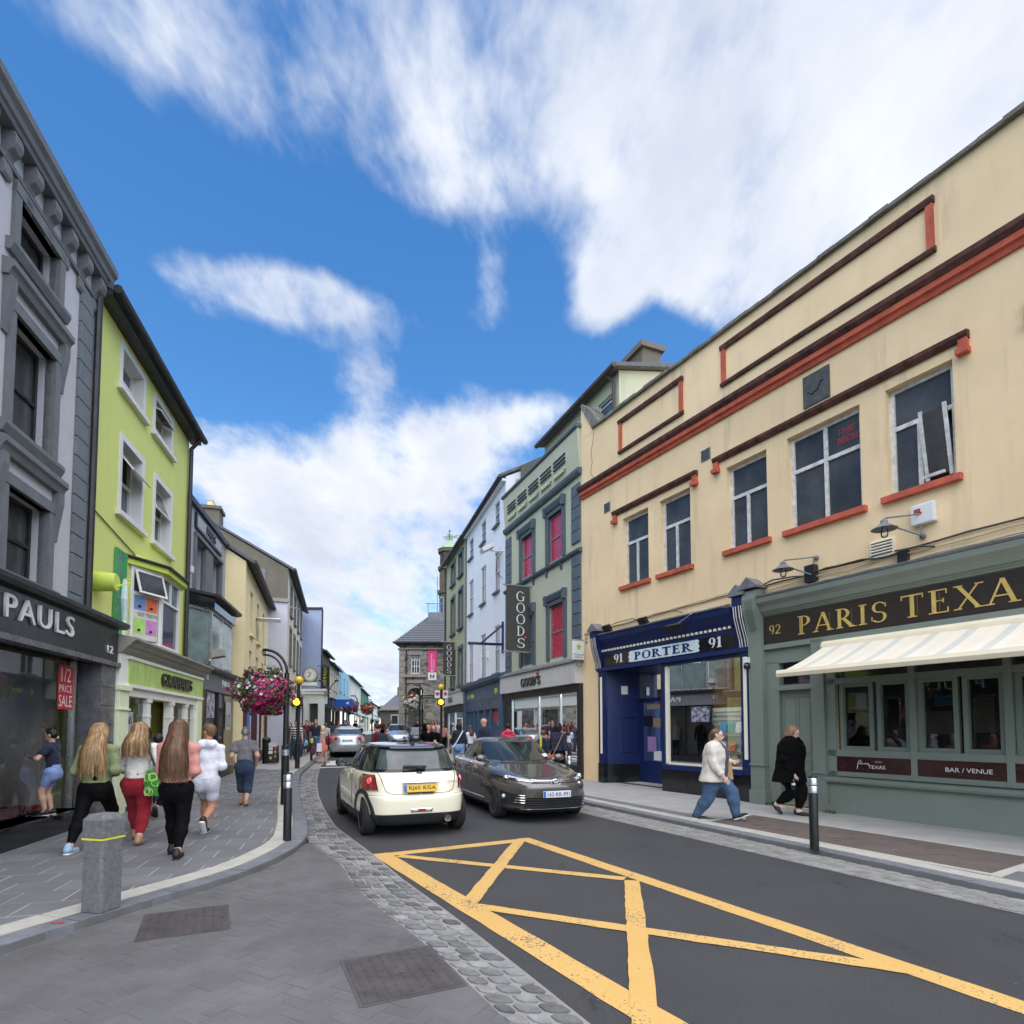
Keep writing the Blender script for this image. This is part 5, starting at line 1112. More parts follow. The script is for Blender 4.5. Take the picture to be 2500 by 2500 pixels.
b = MB(); b.quad((.1,-1.4,0),(6.1,-1.4,0),(6.1,-1.4,2.8),(.1,-1.4,2.8)); b.quad((.1,-.2,2.65),(6.1,-.2,2.65),(6.1,-1.4,2.65),(.1,-1.4,2.65)); b.build('shop_interior', 'room_warm', olive, recalc=False); shop_light(olive, 2.6, -.6, 2.5, 16)
L_ = [(ch, .56, z, .30, .28, 'white_print', True) for ch, z in (('G',1.50),('O',1.16),('O',.82),('D',.48),('S',.12))]
banner('shop_banner', 'smaller dark lettered banner on the olive house, farther up the street', on(R3P0,R3A,10.6,.0,4.72), R3A, .66, 1.95, 'banner_grey', L_, .1)
# ---- stone market house with its arcade and clock turret
D('rubble', s2l(128,120,108), rough=.95, var=.35, scale=3.2, bump=.7, bscale=7)
D('ashlar', s2l(146,140,130), rough=.9, var=.2, scale=5, bump=.3, bscale=20, rnd=.12)
D('copper', s2l(150,170,140), rough=.7, var=.25, scale=5)
D('turret', s2l(96,86,78), rough=.85, var=.2, bump=.3, bscale=15)
def _rubble(name):
 m, nt, p, N, L = node_mat(name); p.inputs['Roughness'].default_value = .92
 tc = N('ShaderNodeTexCoord'); mp = N('ShaderNodeMapping'); mp.inputs['Scale'].default_value = (1.9,1.9,3.6); L(tc.outputs['Object'], mp.inputs[0])
 v = N('ShaderNodeTexVoronoi'); v.inputs['Scale'].default_value = 1.0; L(mp.outputs[0], v.inputs['Vector'])
 e = N('ShaderNodeTexVoronoi'); e.feature = 'DISTANCE_TO_EDGE'; L(mp.outputs[0], e.inputs['Vector']); e.inputs['Scale'].default_value = 1.0
 sp = N('ShaderNodeSeparateXYZ'); L(v.outputs['Color'], sp.inputs[0])
 a = N('ShaderNodeMixRGB'); a.inputs[1].default_value = (*s2l(88,82,74),1); a.inputs[2].default_value = (*s2l(158,150,136),1); L(sp.outputs[0], a.inputs[0])
 r = N('ShaderNodeMapRange'); r.inputs['From Min'].default_value = .03; r.inputs['From Max'].default_value = .09; L(e.outputs['Distance'], r.inputs['Value'])
 c = N('ShaderNodeMixRGB'); c.inputs[1].default_value = (*s2l(150,144,132),1); L(r.outputs[0], c.inputs[0]); L(a.outputs[0], c.inputs[2]); L(c.outputs[0], p.inputs['Base Color'])
 b = N('ShaderNodeBump'); b.inputs['Strength'].default_value = .8; b.inputs['Distance'].default_value = .05; L(r.outputs[0], b.inputs['Height']); L(b.outputs[0], p.inputs['Normal']); return m
SPECIAL['rubble'] = _rubble
TY = 46.0; TG = gz(TY)
def tpt(px, py, Y=TY):           # a point of the photograph at depth Y, used while laying this front out
 a = (px-1250)/1420; bb = -(py-1705.6)/1420; c, s = math.cos(R(3)), math.sin(R(3)); y = c-bb*s; z = s+bb*c; return a*Y/y, 1.62+z*Y/y
xl, ze = tpt(976,1571); xr = -3.2
th = thing('stone_market_house', 'grey stone arcaded market house with a clock turret at the street end', 'building', (xl,TY,TG), 0); TW = xr-xl; ze -= TG
def t_(px, py): x, z = tpt(px, py); return x-xl, z-TG
ax0, az0 = t_(994,1703); ax1, _ = t_(1035,1703); _, atop = t_(1014,1679); wx0, wz1 = t_(1002.5,1599); wx1, wz0 = t_(1025,1645)
acx, ar = (ax0+ax1)/2, (ax1-ax0)/2; spring = atop-ar
b = MB(); dep = 6.5; ops = [(ax0,ax1,0,spring),(wx0,wx1,wz0,wz1),(ax0+3.1,ax1+3.1,0,spring)]
def arch_fill(b, cx, r, z0, z1, y0, y1):
 n = 14; P = [(cx+r*math.cos(math.pi*i/n), z0+r*math.sin(math.pi*i/n)) for i in range(n+1)]
 for (u0,v0),(u1,v1) in zip(P, P[1:]):
  b.quad((u0,y0,v0),(u1,y0,v1),(u1,y0,z1),(u0,y0,z1)); b.quad((u0,y0,v0),(u0,y1,v0),(u1,y1,v1),(u1,y0,v1))
ops = [(ax0,ax1,0,spring+ar),(wx0,wx1,wz0,wz1),(ax0+3.1,ax1+3.1,0,spring+ar)]
xs = sorted(set([0,TW]+[v for o in ops for v in o[:2]])); zs = sorted(set([0,ze]+[v for o in ops for v in o[2:]]))
for a_, c_ in zip(xs, xs[1:]):
 for d_, e_ in zip(zs, zs[1:]):
  if any(o[0] < (a_+c_)/2 < o[1] and o[2] < (d_+e_)/2 < o[3] for o in ops): continue
  b.quad((a_,0,d_),(c_,0,d_),(c_,0,e_),(a_,0,e_))
for k in (0,3.1):
 arch_fill(b, acx+k, ar, spring, spring+ar, 0, .6); b.quad((ax0+k,0,0),(ax0+k,.6,0),(ax0+k,.6,spring),(ax0+k,0,spring)); b.quad((ax1+k,0,0),(ax1+k,0,spring),(ax1+k,.6,spring),(ax1+k,.6,0))
for o in ops[1:2]:
 b.quad((o[0],0,o[2]),(o[0],.3,o[2]),(o[0],.3,o[3]),(o[0],0,o[3])); b.quad((o[1],0,o[2]),(o[1],0,o[3]),(o[1],.3,o[3]),(o[1],.3,o[2])); b.quad((o[0],0,o[3]),(o[0],.3,o[3]),(o[1],.3,o[3]),(o[1],0,o[3]))
# side wall to the street with arcade openings, ceiling of the arcade, back
for k in range(2):
 pass
b.quad((0,0,spring+ar+.3),(0,dep,spring+ar+.3),(0,dep,ze),(0,0,ze)); b.box(0,.7,-.0+.02,.9,0,spring+ar+.3); b.box(0,.7,dep-.9,dep,0,spring+ar+.3); b.box(0,.7,2.8,3.7,0,spring+ar+.3)
b.quad((0,.6,spring+ar+.3),(TW,.6,spring+ar+.3),(TW,dep,spring+ar+.3),(0,dep,spring+ar+.3)); b.quad((ax1+.3,dep,0),(TW,dep,0),(TW,dep,ze),(ax1+.3,dep,ze)); b.quad((0,dep,spring+ar+.3),(ax1+.3,dep,spring+ar+.3),(ax1+.3,dep,ze),(0,dep,ze))
b.build('wall', 'rubble', th)
for j in range(16):      # corner stones
 z = .05+j*(ze-.5)/16; w = .62 if j % 2 else .4; MB().box(-.04, w, -.05, .3, z, z+(ze-.5)/16-.03).build('quoin', 'ashlar', th, bevel=.015)
for k in (0,3.1):
 for i in range(11):
  a0, a1 = math.pi*i/11+.02, math.pi*(i+1)/11-.02; P = [(acx+k+r_*math.cos(a), spring+r_*math.sin(a)) for r_, a in ((ar,a0),(ar+.32,a0),(ar+.32,a1),(ar,a1))]; MB().profy(P, -.06, .1).build('arch_stone', 'ashlar', th)
 for x in (ax0+k-.3, ax1+k): MB().box(x,x+.3,-.08,.1,spring-.28,spring).build('impost', 'ashlar', th)
MB().box(-.12,TW,-.16,.1,ze-.5,ze-.38).build('string_course', 'ashlar', th); MB().box(wx0-.5,wx1+.5,-.2,.1,wz0-.28,wz0-.1).build('sill', 'ashlar', th); MB().box(wx0-.3,wx1+.3,-.1,.1,wz0-.75,wz0-.5).build('apron_stone', 'ashlar', th)
MB().box(wx0-.25,wx1+.25,-.04,.1,wz1,wz1+.35).build('lintel', 'ashlar', th)
window(th, wx0, wx1, wz0, wz1, .2, 'white_frame', ((.4,(.33,.66)),(.78,(.33,.66)),(1.,(.25,.5,.75))), .1, .06, .06, 'pane')
# hipped slate roof
hx, hz_ = t_(1050,1503); oh = .45; ridge = tpt(1050,1503,TY+dep/2)[1]-TG
b = MB(); P = [(-oh,-oh,ze),(TW,-oh,ze),(TW,dep+oh,ze),(-oh,dep+oh,ze)]; rx0 = tpt(1050,1503,TY+dep/2)[0]-xl
V = P+[(rx0,dep/2,ridge),(TW,dep/2,ridge)]; b.add(V, [(0,1,5,4),(2,3,4,5),(3,0,4),(0,3,2,1)]); rf = b.build('roof', 'slate', th); MB().tube([(-oh,-oh-.02,ze+.02),(TW,-oh-.02,ze+.02)], .09, 8).build('gutter', 'gutter_black', rf)
for i in range(1, 16):         # courses of slates stand proud of one another
 f = i/16.; y_, z_ = -oh+(dep/2+oh)*f, ze+(ridge-ze)*f; xa = -oh+(rx0+oh)*f; MB().rbox(((xa+TW)/2,y_-.02,z_+.035), (TW-xa,.22,.02), Matrix.Rotation(math.atan2(ridge-ze,dep/2+oh),3,'X')).build('slate_course', 'slate', rf)
b = MB(); sk = Matrix.Rotation(math.atan2(ridge-ze,dep/2+oh),3,'X'); f = .42; b.rbox((4.4,-oh+(dep/2+oh)*f,ze+(ridge-ze)*f+.06), (1.6,1.0,.08), sk); b.build('skylight', 'skylight', rf)
MB().tube([(.35,-.12,ze-.1),(.55,-.1,ze-.6),(.55,-.1,.1)], .05, 8).build('downpipe', 'gutter_black', th)
# octagonal turret with copper cap and weather vane
tx_, _ = tpt(1096,1600,50); tx_ -= xl; ty_ = 4.0
def oct(r): return [(tx_+r*math.cos(R(22.5+45*i)), ty_+r*math.sin(R(22.5+45*i))) for i in range(8)]
Z = lambda py: tpt(1090,py,50)[1]-TG
zb, z1_, z2_, z3_, z4_ = Z(1520), Z(1452), Z(1394), Z(1352), Z(1326); r_ = .92
b = MB(); b.prism(oct(r_), zb-2.5, z1_); b.prism(oct(r_*1.14), z1_, z1_+.3); b.prism(oct(r_*.95), z1_+.3, z2_); b.prism(oct(r_*1.12), z2_, z2_+.28); b.prism(oct(r_*.92), z2_+.28, z3_); b.prism(oct(r_*1.12), z3_, z3_+.3); tu = b.build('turret', 'turret', th)
def tface(i, r, w, za, zb2, mat, name):
 a = R(45*i); c = Vector((tx_+r*math.cos(a), ty_+r*math.sin(a), 0)); t = Vector((-math.sin(a), math.cos(a), 0)); b = MB(); n = 8
 P = [c+t*w+Vector((0,0,za)), c-t*w+Vector((0,0,za)), c-t*w+Vector((0,0,zb2-w))]+[c+t*(w*math.cos(math.pi-math.pi*k/n))+Vector((0,0,zb2-w+w*math.sin(math.pi*k/n))) for k in range(1,n)]+[c+t*w+Vector((0,0,zb2-w))]
 b.add(P, [tuple(range(len(P)))]); return b.build(name, mat, tu, recalc=False)
for i in (4,5,6,7):
 tface(i, r_*.931, .3, zb+.1, z1_-.3, 'white_frame', 'arched_window'); tface(i, r_*.934, .25, zb+.2, z1_-.36, 'pane_light', 'pane'); tface(i, r_*.90, .28, z1_+.6, z2_-.2, 'interior_wood', 'niche'); tface(i, r_*.86, .27, z2_+.5, z3_-.15, 'interior_dark', 'louvre_opening')
b = MB(); P = oct(r_*1.16); n = 8; b.add([(x,y,z3_+.3) for x,y in P]+[(tx_+(x-tx_)*.55,ty_+(y-ty_)*.55,z3_+.3+(z4_-z3_)*.45) for x,y in P]+[(tx_,ty_,z4_+.25)], [(i,(i+1)%8,8+(i+1)%8,8+i) for i in range(8)]+[(8+i,8+(i+1)%8,16) for i in range(8)]); b.build('cupola', 'copper', tu)
zv = Z(1296); b = MB(); b.tube([(tx_,ty_,z4_),(tx_,ty_,zv)], .04, 6); b.tube([(tx_-.6,ty_,z4_+.55),(tx_+.6,ty_,z4_+.55)], .03, 5); b.tube([(tx_,ty_-.6,z4_+.55),(tx_,ty_+.6,z4_+.55)], .03, 5); b.sphere((tx_,ty_,zv), .09); b.build('vane_mast', 'lead', tu)
b = MB(); b.profy([(tx_-.5,zv-.75),(tx_+.3,zv-.85),(tx_+.3,zv-.62),(tx_+.9,zv-.72),(tx_+.6,zv-.5),(tx_+.9,zv-.32),(tx_+.3,zv-.42),(tx_-.1,zv-.2),(tx_-.3,zv-.45)], ty_-.02, ty_+.02); b.build('vane', 'copper', tu)
b = MB(); b.box(tx_-1.6,tx_+1.5,ty_-1.6,ty_+1.4,ridge-.6,ridge+.12); b.build('turret_base', 'lead', tu)
for k in range(4): MB().tube([(tx_-1.6+k*1.03,ty_-1.6,ridge+.1),(tx_-1.6+k*1.03,ty_-1.6,ridge+.95)], .03, 5).build('rail_post', 'lead', tu)
MB().tube([(tx_-1.8,ty_-1.6,ridge+.85),(tx_+1.6,ty_-1.6,ridge+.85)], .03, 5).build('rail', 'lead', tu); MB().tube([(tx_-.85,ty_-1.4,ridge),(tx_-.85,ty_-1.4,ridge+3.2)], .03, 5).build('aerial', 'lead', tu)
# pink museum banner
x0_, z1b = tpt(1046,1589,TY); x1_, z0b = tpt(1066,1661,TY); hb_ = z1b-z0b
pb = thing('museum_banner', 'pink and white vertical banner hanging on the stone market house', 'banner', (x0_,TY-.12,z0b), 0)
MB().quad((0,0,hb_*.265),(x1_-x0_,0,hb_*.265),(x1_-x0_,0,hb_),(0,0,hb_)).build('cloth', 'pink_print', pb, recalc=False); MB().quad((0,0,0),(x1_-x0_,0,0),(x1_-x0_,0,hb_*.26),(0,0,hb_*.26)).build('logo_panel', 'white_print', pb, recalc=False)
bw_ = x1_-x0_
text(pb, 'Medieval Mile\nMuseum', 0,0,0, hb_*.5, bw_*.42, 'white_print', 0., fn=lambda a,b_,c: (bw_*.72-b_, -.01, hb_*.40+a))
b = MB(); b.tube([(bw_*.72,-.015,hb_*.36),(bw_*.36,-.015,hb_*.30)], .03, 4); b.tube([(bw_*.36,-.015,hb_*.36),(bw_*.36,-.015,hb_*.30),(bw_*.6,-.015,hb_*.29)], .03, 4); b.build('arrow', 'white_print', pb)
b = MB(); b.add([(bw_*(.25+u*.5),-.01,hb_*(.05+v*.15)) for u,v in ((0,0),(.18,0),(.18,.6),(.5,.1),(.82,.6),(.82,0),(1,0),(1,1),(.85,1),(.5,.45),(.15,1),(0,1))], [tuple(range(12))]); b.build('logo', 'burgundy', pb, recalc=False)
# low houses beyond the market house
for k, (x, y, w, h, lab) in enumerate(((-14.0,62,7,4.6,'low grey gabled house beyond the market house'),(-17.0,78,9,5.2,'farthest low roof at the end of the street on the right'))):
 o = thing('far_house', lab, 'house', (x,y,gz(y)), R(-14)); b = MB(); b.profx([(0,0),(8,0),(8,h-1.6),(4,h),(0,h-1.6)], 0, w); b.build('wall', 'render_grey', o); b = MB(); b.add([(-.2,-.3,h-1.75),(w+.2,-.3,h-1.75),(w+.2,4,h+.1),(-.2,4,h+.1),(-.2,8.3,h-1.75),(w+.2,8.3,h-1.75)], [(0,1,2,3),(3,2,5,4)]); r_o = b.build('roof', 'slate', o); MB().box(.2,1.1,3.6,4.4,h-.2,h+1.0).build('chimney', 'render_grey', r_o)
 for x_ in (1.2,3.2,5.2):
  wq = MB().box(x_,x_+.9,-.03,.02,1.2,2.4).build('window', 'white_frame', o); MB().quad((x_+.1,-.04,1.3),(x_+.8,-.04,1.3),(x_+.8,-.04,2.3),(x_+.1,-.04,2.3)).build('pane', 'pane', wq, recalc=False)
# ================================================================== left side of the street
D('grey_wall', s2l(184,184,188), rough=.88, var=.05, bump=.06, bscale=25, streak=.2)
D('grey_trim', s2l(108,111,113), rough=.7, var=.12, scale=4, bump=.15, bscale=30)
D('grey_quoin', s2l(108,114,118), rough=.75, var=.1, scale=4, bump=.15, bscale=30, rnd=.05)
D('lime_wall', s2l(206,213,124), rough=.88, var=.04, scale=.8, bump=.06, bscale=25, streak=.12)
D('lime_trim', s2l(196,214,90), rough=.7, var=.05)
D('black_fascia', s2l(38,40,42), rough=.18, var=.2, scale=3, spec=.6)
D('grey_tile', (.12,.12,.13), rough=.25, var=.3, scale=5)
D('poster_red', s2l(190,40,50), rough=.5, var=.08)
D('green_banner', s2l(60,140,80), rough=.6, var=.35, scale=3)
D('sign_green', s2l(178,206,116), rough=.5, var=.22, scale=5, stretch=(1,1,.35))
D('shop_white', s2l(232,232,222), rough=.45, var=.04)
D('shop_cream', s2l(222,228,190), rough=.5, var=.05)
D('cornice_grey', s2l(150,146,136), rough=.8, var=.15, scale=5, streak=.5)
D('letter_dark', s2l(62,62,44), rough=.4, metal=.3)
D('teal_glass', (.16,.21,.20), rough=.08, var=.3, spec=.35)
D('pauls_wall', s2l(160,164,172), rough=.88, var=.05, streak=.2)
D('butter_wall', s2l(234,216,168), rough=.9, var=.04, bump=.06, bscale=25, streak=.15)
D('lilac_wall', s2l(196,196,206), rough=.9, var=.05, streak=.3)
D('stone_wall', s2l(214,206,186), rough=.9, var=.05, streak=.2)
D('bluegrey_wall', s2l(158,170,198), rough=.9, var=.04, streak=.15)
D('blue_house', s2l(160,206,222), rough=.9, var=.05)
D('cream_house', s2l(232,228,214), rough=.9, var=.05, streak=.2)
D('green_house', s2l(96,140,118), rough=.9, var=.05)
D('coffee_wall', s2l(110,106,98), rough=.9, var=.1, streak=.3)
D('clock_face', s2l(225,222,206), rough=.5)
D('poster_mix', (.3,.3,.4), rough=.4, var=.9, scale=7, det=1)
D('door_blue', s2l(24,110,190), rough=.4); D('maroon', s2l(70,24,30), rough=.5)
for nm_, c_ in (('blue',s2l(110,140,190)),('orange',s2l(215,110,70)),('green',s2l(165,205,110)),('mauve',s2l(190,130,185))): D('poster_'+nm_, c_, rough=.5, var=.15, scale=8)
LP0 = (-6.62,8.36); LANG = frame_of(LP0, (-8.19,14.71), True); ML = Matrix.Rotation(LANG,3,'Z')
def on_L(u, y, z): return Vector((*LP0,0))+ML@Vector((-u,y,z))
UP = -.4
def boxu(b, u0, u1, y0, y1, z0, z1, mi=0): return b.box(-u0, -u1, y0, y1, z0, z1, mi)
# ---- near grey building
gb = thing('grey_building', 'grey Victorian building with bracketed cornice at the left edge', 'building', (*LP0,0), LANG); e_ = 1.86
gw = [(-.68+k*2.4,.62+k*2.4) for k in (0,)] ; gwin = []
for u1 in (.50,-2.0,-4.6):
 for z0, z1 in ((8.25,9.0),(5.75,7.35),(3.75,4.95)): gwin.append((u1-1.05, u1, z0, z1))
b = MB(); wall(b, -e_, 7.0, 3.3, 9.75, [(-w[1],-w[0],w[2],w[3]) for w in gwin], .25, UP); b.box(-e_,7,-9,UP-.4,0,9.7); b.build('wall', 'grey_wall', gb)
b = MB(); b.profx([(UP,9.20),(UP+.05,9.20),(UP+.06,9.26),(UP,9.28)], -e_, 7); b.build('frieze_moulding', 'grey_trim', gb)
b = MB(); b.profx([(UP-.1,9.60),(UP+.17,9.60),(UP+.19,9.66),(UP+.22,9.68),(UP+.24,9.76),(UP+.29,9.82),(UP+.30,9.92),(UP+.05,9.99),(UP-.1,9.99)], -e_-.06, 7); b.build('cornice', 'grey_trim', gb)
for k in range(12):
 u = 1.70-k*.52
 b = MB(); b.profx([(UP,9.0),(UP+.03,8.97),(UP+.06,9.02),(UP+.06,9.12),(UP+.04,9.20),(UP+.08,9.30),(UP+.15,9.36),(UP+.18,9.44),(UP+.17,9.54),(UP+.15,9.60),(UP,9.60)], -u-.09, -u+.09); b.build('bracket', 'grey_trim', gb, bevel=.01)
for j in range(17):
 z = 3.55+j*.33
 if z > 8.9: break
 boxu(MB(), 1.22, 1.64, UP-.02, UP+.05, z, z+.315).build('quoin', 'grey_quoin', gb, bevel=.008)
for u0, u1, z0, z1 in gwin:
 b = MB(); boxu(b,u0-.15,u0,UP-.1,UP+.05,z0,z1+.1); boxu(b,u1,u1+.15,UP-.1,UP+.05,z0,z1+.1); boxu(b,u0-.15,u1+.15,UP-.1,UP+.06,z1,z1+.16)
 if z0 < 8: b.profx([(UP,z1+.36),(UP+.08,z1+.36),(UP+.11,z1+.44),(UP+.15,z1+.48),(UP+.15,z1+.56),(UP,z1+.6)], -u1-.3, -u0+.3)
 if z0 < 8:
  for uu in (u0-.2,u1+.2): b.profx([(UP,z1-.4),(UP+.03,z1-.4),(UP+.05,z1-.2),(UP+.08,z1),(UP+.11,z1+.2),(UP+.11,z1+.36),(UP,z1+.36)], -uu-.07, -uu+.07)
 b.profx([(UP,z0-.16),(UP+.06,z0-.16),(UP+.11,z0-.06),(UP+.11,z0),(UP,z0+.02)], -u1-.25, -u0+.25); b.build('window_surround', 'grey_trim', gb)
 window(gb, -u1, -u0, z0, z1, UP-.25, 'black_trim', ((.5,()),(1.,())), .06, .05, .06, 'pane')
MB().tube([(-1.75,UP+.08,9.3),(-1.75,UP+.08,3.4)], .06, 8).build('downpipe', 'gutter_black', gb)
b = MB(); boxu(b,-7,2.03,-.3,.06,2.80,3.40); fs = b.build('fascia', 'black_fascia', gb); fs['label'] = 'black shop fascia with white letters'
b = MB(); b.profx([(-.42,3.40),(.16,3.40),(.22,3.44),(.22,3.50),(-.42,3.56)], -2.10, 7); b.build('fascia_cornice', 'black_trim', fs)
b = MB(); boxu(b,-7,2.08,-.1,.10,2.72,2.80); b.build('fascia_rail', 'grey_tile', fs)
text(fs, 'PAULS', 1.36, .065, 3.0, 1.72, .30, 'white_print', .03, spacing=1.15); text(fs, '12', -1.56, .065, 2.93, .22, .13, 'white_print', .02, name='number')
b = MB(); boxu(b,1.46,2.03,-.3,.04,.08,2.72); b.build('tiled_pier', 'grey_tile', gb)
for j in range(8): boxu(MB(),1.48,2.01,.036,.043,.1+j*.32,.112+j*.32).build('tile_joint', 'black_trim', gb)
b = MB(); boxu(b,-7,1.12,-.45,.04,.08,.36); boxu(b,1.12,1.46,-1.6,-1.5,.0,2.8); b.build('plinth', 'black_gloss', gb, split=True)
for u0, u1 in ((-3.2,-1.05),(-1.0,.20),(.23,1.10)): MB().quad((-u0,-.22,.36),(-u1,-.22,.36),(-u1,-.22,2.72),(-u0,-.22,2.72)).build('shop_window_pane', 'shop_glass', gb, recalc=False)
boxu(MB(),1.08,1.13,-.26,-.18,.36,2.72).build('corner_post', 'steel', gb); boxu(MB(),-1.04,-1.0,-.26,-.19,.36,2.72).build('window_joint', 'steel', gb)
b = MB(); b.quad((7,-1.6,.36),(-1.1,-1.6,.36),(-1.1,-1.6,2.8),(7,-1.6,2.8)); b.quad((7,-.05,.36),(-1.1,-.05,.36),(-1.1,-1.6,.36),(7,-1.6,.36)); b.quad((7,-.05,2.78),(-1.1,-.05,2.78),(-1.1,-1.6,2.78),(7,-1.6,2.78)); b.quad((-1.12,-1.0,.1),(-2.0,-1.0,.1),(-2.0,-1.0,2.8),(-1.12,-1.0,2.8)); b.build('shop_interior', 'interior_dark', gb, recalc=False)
ps = MB().quad((-.62,-.21,1.93),(-1.08,-.21,1.93),(-1.08,-.21,2.62),(-.62,-.21,2.62)).build('sale_poster', 'poster_red', gb, recalc=False)
text(ps, '1/2', -.70, -.206, 2.36, .30, .22, 'white_print', 0.); text(ps, 'PRICE', -.65, -.206, 2.20, .40, .11, 'white_print', 0.); text(ps, 'SALE', -.65, -.206, 1.97, .40, .18, 'white_print', 0.)
b = MB()
for k, (u, z, c_) in enumerate(((-.1,.42,0),(.15,.42,0),(.4,.45,0),(.7,.42,0),(-.3,.6,0),(.0,.62,0))): b.rbox((-u,-.5-.08*(k%3),z), (.10,.26,.08), Matrix.Rotation(R(25*k),3,'Z'))
tag(b.build('window_goods', 'mag_red', gb), kind='stuff')
# ---- lime green building
lb = thing('lime_building', 'lime green three-storey building with white windows and a shoe shop', 'building', (*LP0,0), LANG)
LW = [(2.98,4.08,8.36,9.18),(4.80,5.92,8.36,9.18),(3.10,4.16,5.90,7.38),(4.96,6.04,5.90,7.38)]
b = MB(); wall(b, -7.40, -1.86, 3.2, 9.5, [(-w[1],-w[0],w[2],w[3]) for w in LW], .26, UP); b.box(-7.40,-1.86,-8,UP-.45,0,9.4); b.build('wall', 'lime_wall', lb)
b = MB(); b.add([(-7.55,UP+.28,9.52),(-1.80,UP+.28,9.52),(-1.80,-5,12.0),(-7.55,-5,12.0),(-7.55,UP+.28,9.64),(-1.80,UP+.28,9.64),(-1.80,-5,12.12),(-7.55,-5,12.12)], [(0,3,2,1),(4,5,6,7),(0,1,5,4),(1,2,6,5),(2,3,7,6),(3,0,4,7)]); rf = b.build('roof', 'slate', lb)
MB().box(-7.55,-1.80,UP,UP+.26,9.42,9.52).build('soffit', 'gutter_black', rf); MB().tube([(-7.6,UP+.34,9.56),(-1.8,UP+.34,9.56)], .08, 8).build('gutter', 'gutter_black', rf)
MB().tube([(-7.32,UP+.28,9.45),(-7.32,UP+.08,9.2),(-7.32,UP+.08,3.3)], .055, 8).build('downpipe', 'gutter_black', lb)
for i, (u0, u1, z0, z1) in enumerate(LW):
 b = MB(); t = .11; boxu(b,u0-t,u0+.008,UP-.26,UP+.025,z0-.02,z1+t); boxu(b,u1-.008,u1+t,UP-.26,UP+.025,z0-.02,z1+t); boxu(b,u0,u1,UP-.26,UP+.02,z1-.008,z1+t); b.build('window_surround', 'white_trim', lb)
 rows = ((.55,()),(1.,())); sk = ((1,0),) if i != 0 else ()
 f = window(lb, -u1, -u0, z0, z1, UP-.26, 'white_frame', rows, .06, .06, .07, 'pane_light', skip=sk); sill(lb, -u1-.2, -u0+.2, z0, 'white_trim', .10, .10, y=UP)
 if i:
  zt = z1-.08; h_ = (z1-z0)*.42; open_light(lb, -u1+.06, -u0-.06, zt, h_, UP-.18, R({1:62,2:38,3:20}[i])); boxu(MB(),u0+.06,u1-.06,UP-.5,UP-.48,z0+.5*(z1-z0),z1-.06).build('dark_opening', 'interior_dark', f)
# oriel bay
zb0, zb1 = 3.40, 5.02; A_, B_, C_, D_ = (-3.72,UP), (-4.42,-.04), (-5.62,-.04), (-6.3,UP)
def bayface(P, Q, cols, rows, openrow=False, pane='pane_light', z0=zb0, z1=zb1, mat='white_frame', par=None):
 P, Q = Vector(P), Vector(Q); d = Q-P; L_ = d.length; d.normalize(); ang = math.atan2(-d.y, -d.x)
 o = bpy.data.objects.new('bay_face', None)
 f = window(par, 0, L_, z0, z1, -.03, mat, rows, .07, .05, .07, pane, 'bay_window')
 f.location = (Q.x, Q.y, 0); f.rotation_euler = (0,0,ang); bpy.data.objects.remove(o); return f
f1 = bayface(A_, B_, 0, ((.66,()),(1.,())), par=lb); f2 = bayface(B_, C_, 0, ((.66,()),(1.,(.5,))), par=lb); f3 = bayface(C_, D_, 0, ((.66,()),(1.,())), par=lb)
b = MB(); b.prism([A_,B_,C_,D_], zb0-.09, zb0); b.build('bay_sill', 'white_trim', lb)
b = MB(); b.prism([(-3.55,UP),(-4.36,.12),(-5.70,.12),(-6.5,UP)], zb1, zb1+.12); b.add([(-3.55,UP,zb1+.12),(-4.36,.12,zb1+.12),(-5.70,.12,zb1+.12),(-6.5,UP,zb1+.12),(-4.0,UP,zb1+.3),(-6.0,UP,zb1+.3)], [(0,1,4),(1,2,5,4),(2,3,5)]); b.build('bay_roof', 'lime_trim', lb)
b = MB(); b.tube([(-3.5,UP,zb1+.14),(-4.34,.15,zb1+.14),(-5.72,.15,zb1+.14),(-6.55,UP,zb1+.14)], .035, 6); b.build('bay_gutter', 'gutter_black', lb)
pv = lambda f, u, z, o=.0: (Vector((A_[0],A_[1],0)).lerp(Vector((B_[0],B_[1],0)), u)+Vector((0,0,z))+Vector((.5,.5,0)).normalized()*(-.005+o))
for k, (u0, u1, z0, z1, m_) in enumerate(((.14,.5,4.12,4.46,'poster_blue'),(.52,.88,4.12,4.46,'poster_orange'),(.14,.5,3.62,3.94,'poster_green'),(.52,.88,3.62,3.94,'poster_mauve'),(.12,.9,3.5,4.5,'interior_white'))):
 MB().quad(pv(0,u0,z0,.03 if k<4 else .026), pv(0,u1,z0,.03 if k<4 else .026), pv(0,u1,z1,.03 if k<4 else .026), pv(0,u0,z1,.03 if k<4 else .026)).build('window_poster', m_, lb, recalc=False)
for k in range(4):
 c = pv(0, (.32,.7)[k%2], (4.2,3.7)[k//2], .034); MB().sphere(c, (.07,.02,.03), 8, 5).build('shoe_picture', 'black_trim', lb)
gx = lambda u, z: pv(0,u,z,.034)
text(lb, 'GO TESTS', 0,0,0, .5, .07, 'letter_dark', 0., name='poster_lettering', fn=lambda a,b_,c: tuple(gx(.25+a/.79, 4.0+b_)))
fa = open_light(lb, 0, .70, zb1-.07, .52, 0, R(16)); fa.location = (-4.42+.03,-.0,0); fa.rotation_euler = (0,0,math.atan2(-(B_[1]-A_[1]),-(B_[0]-A_[0])))
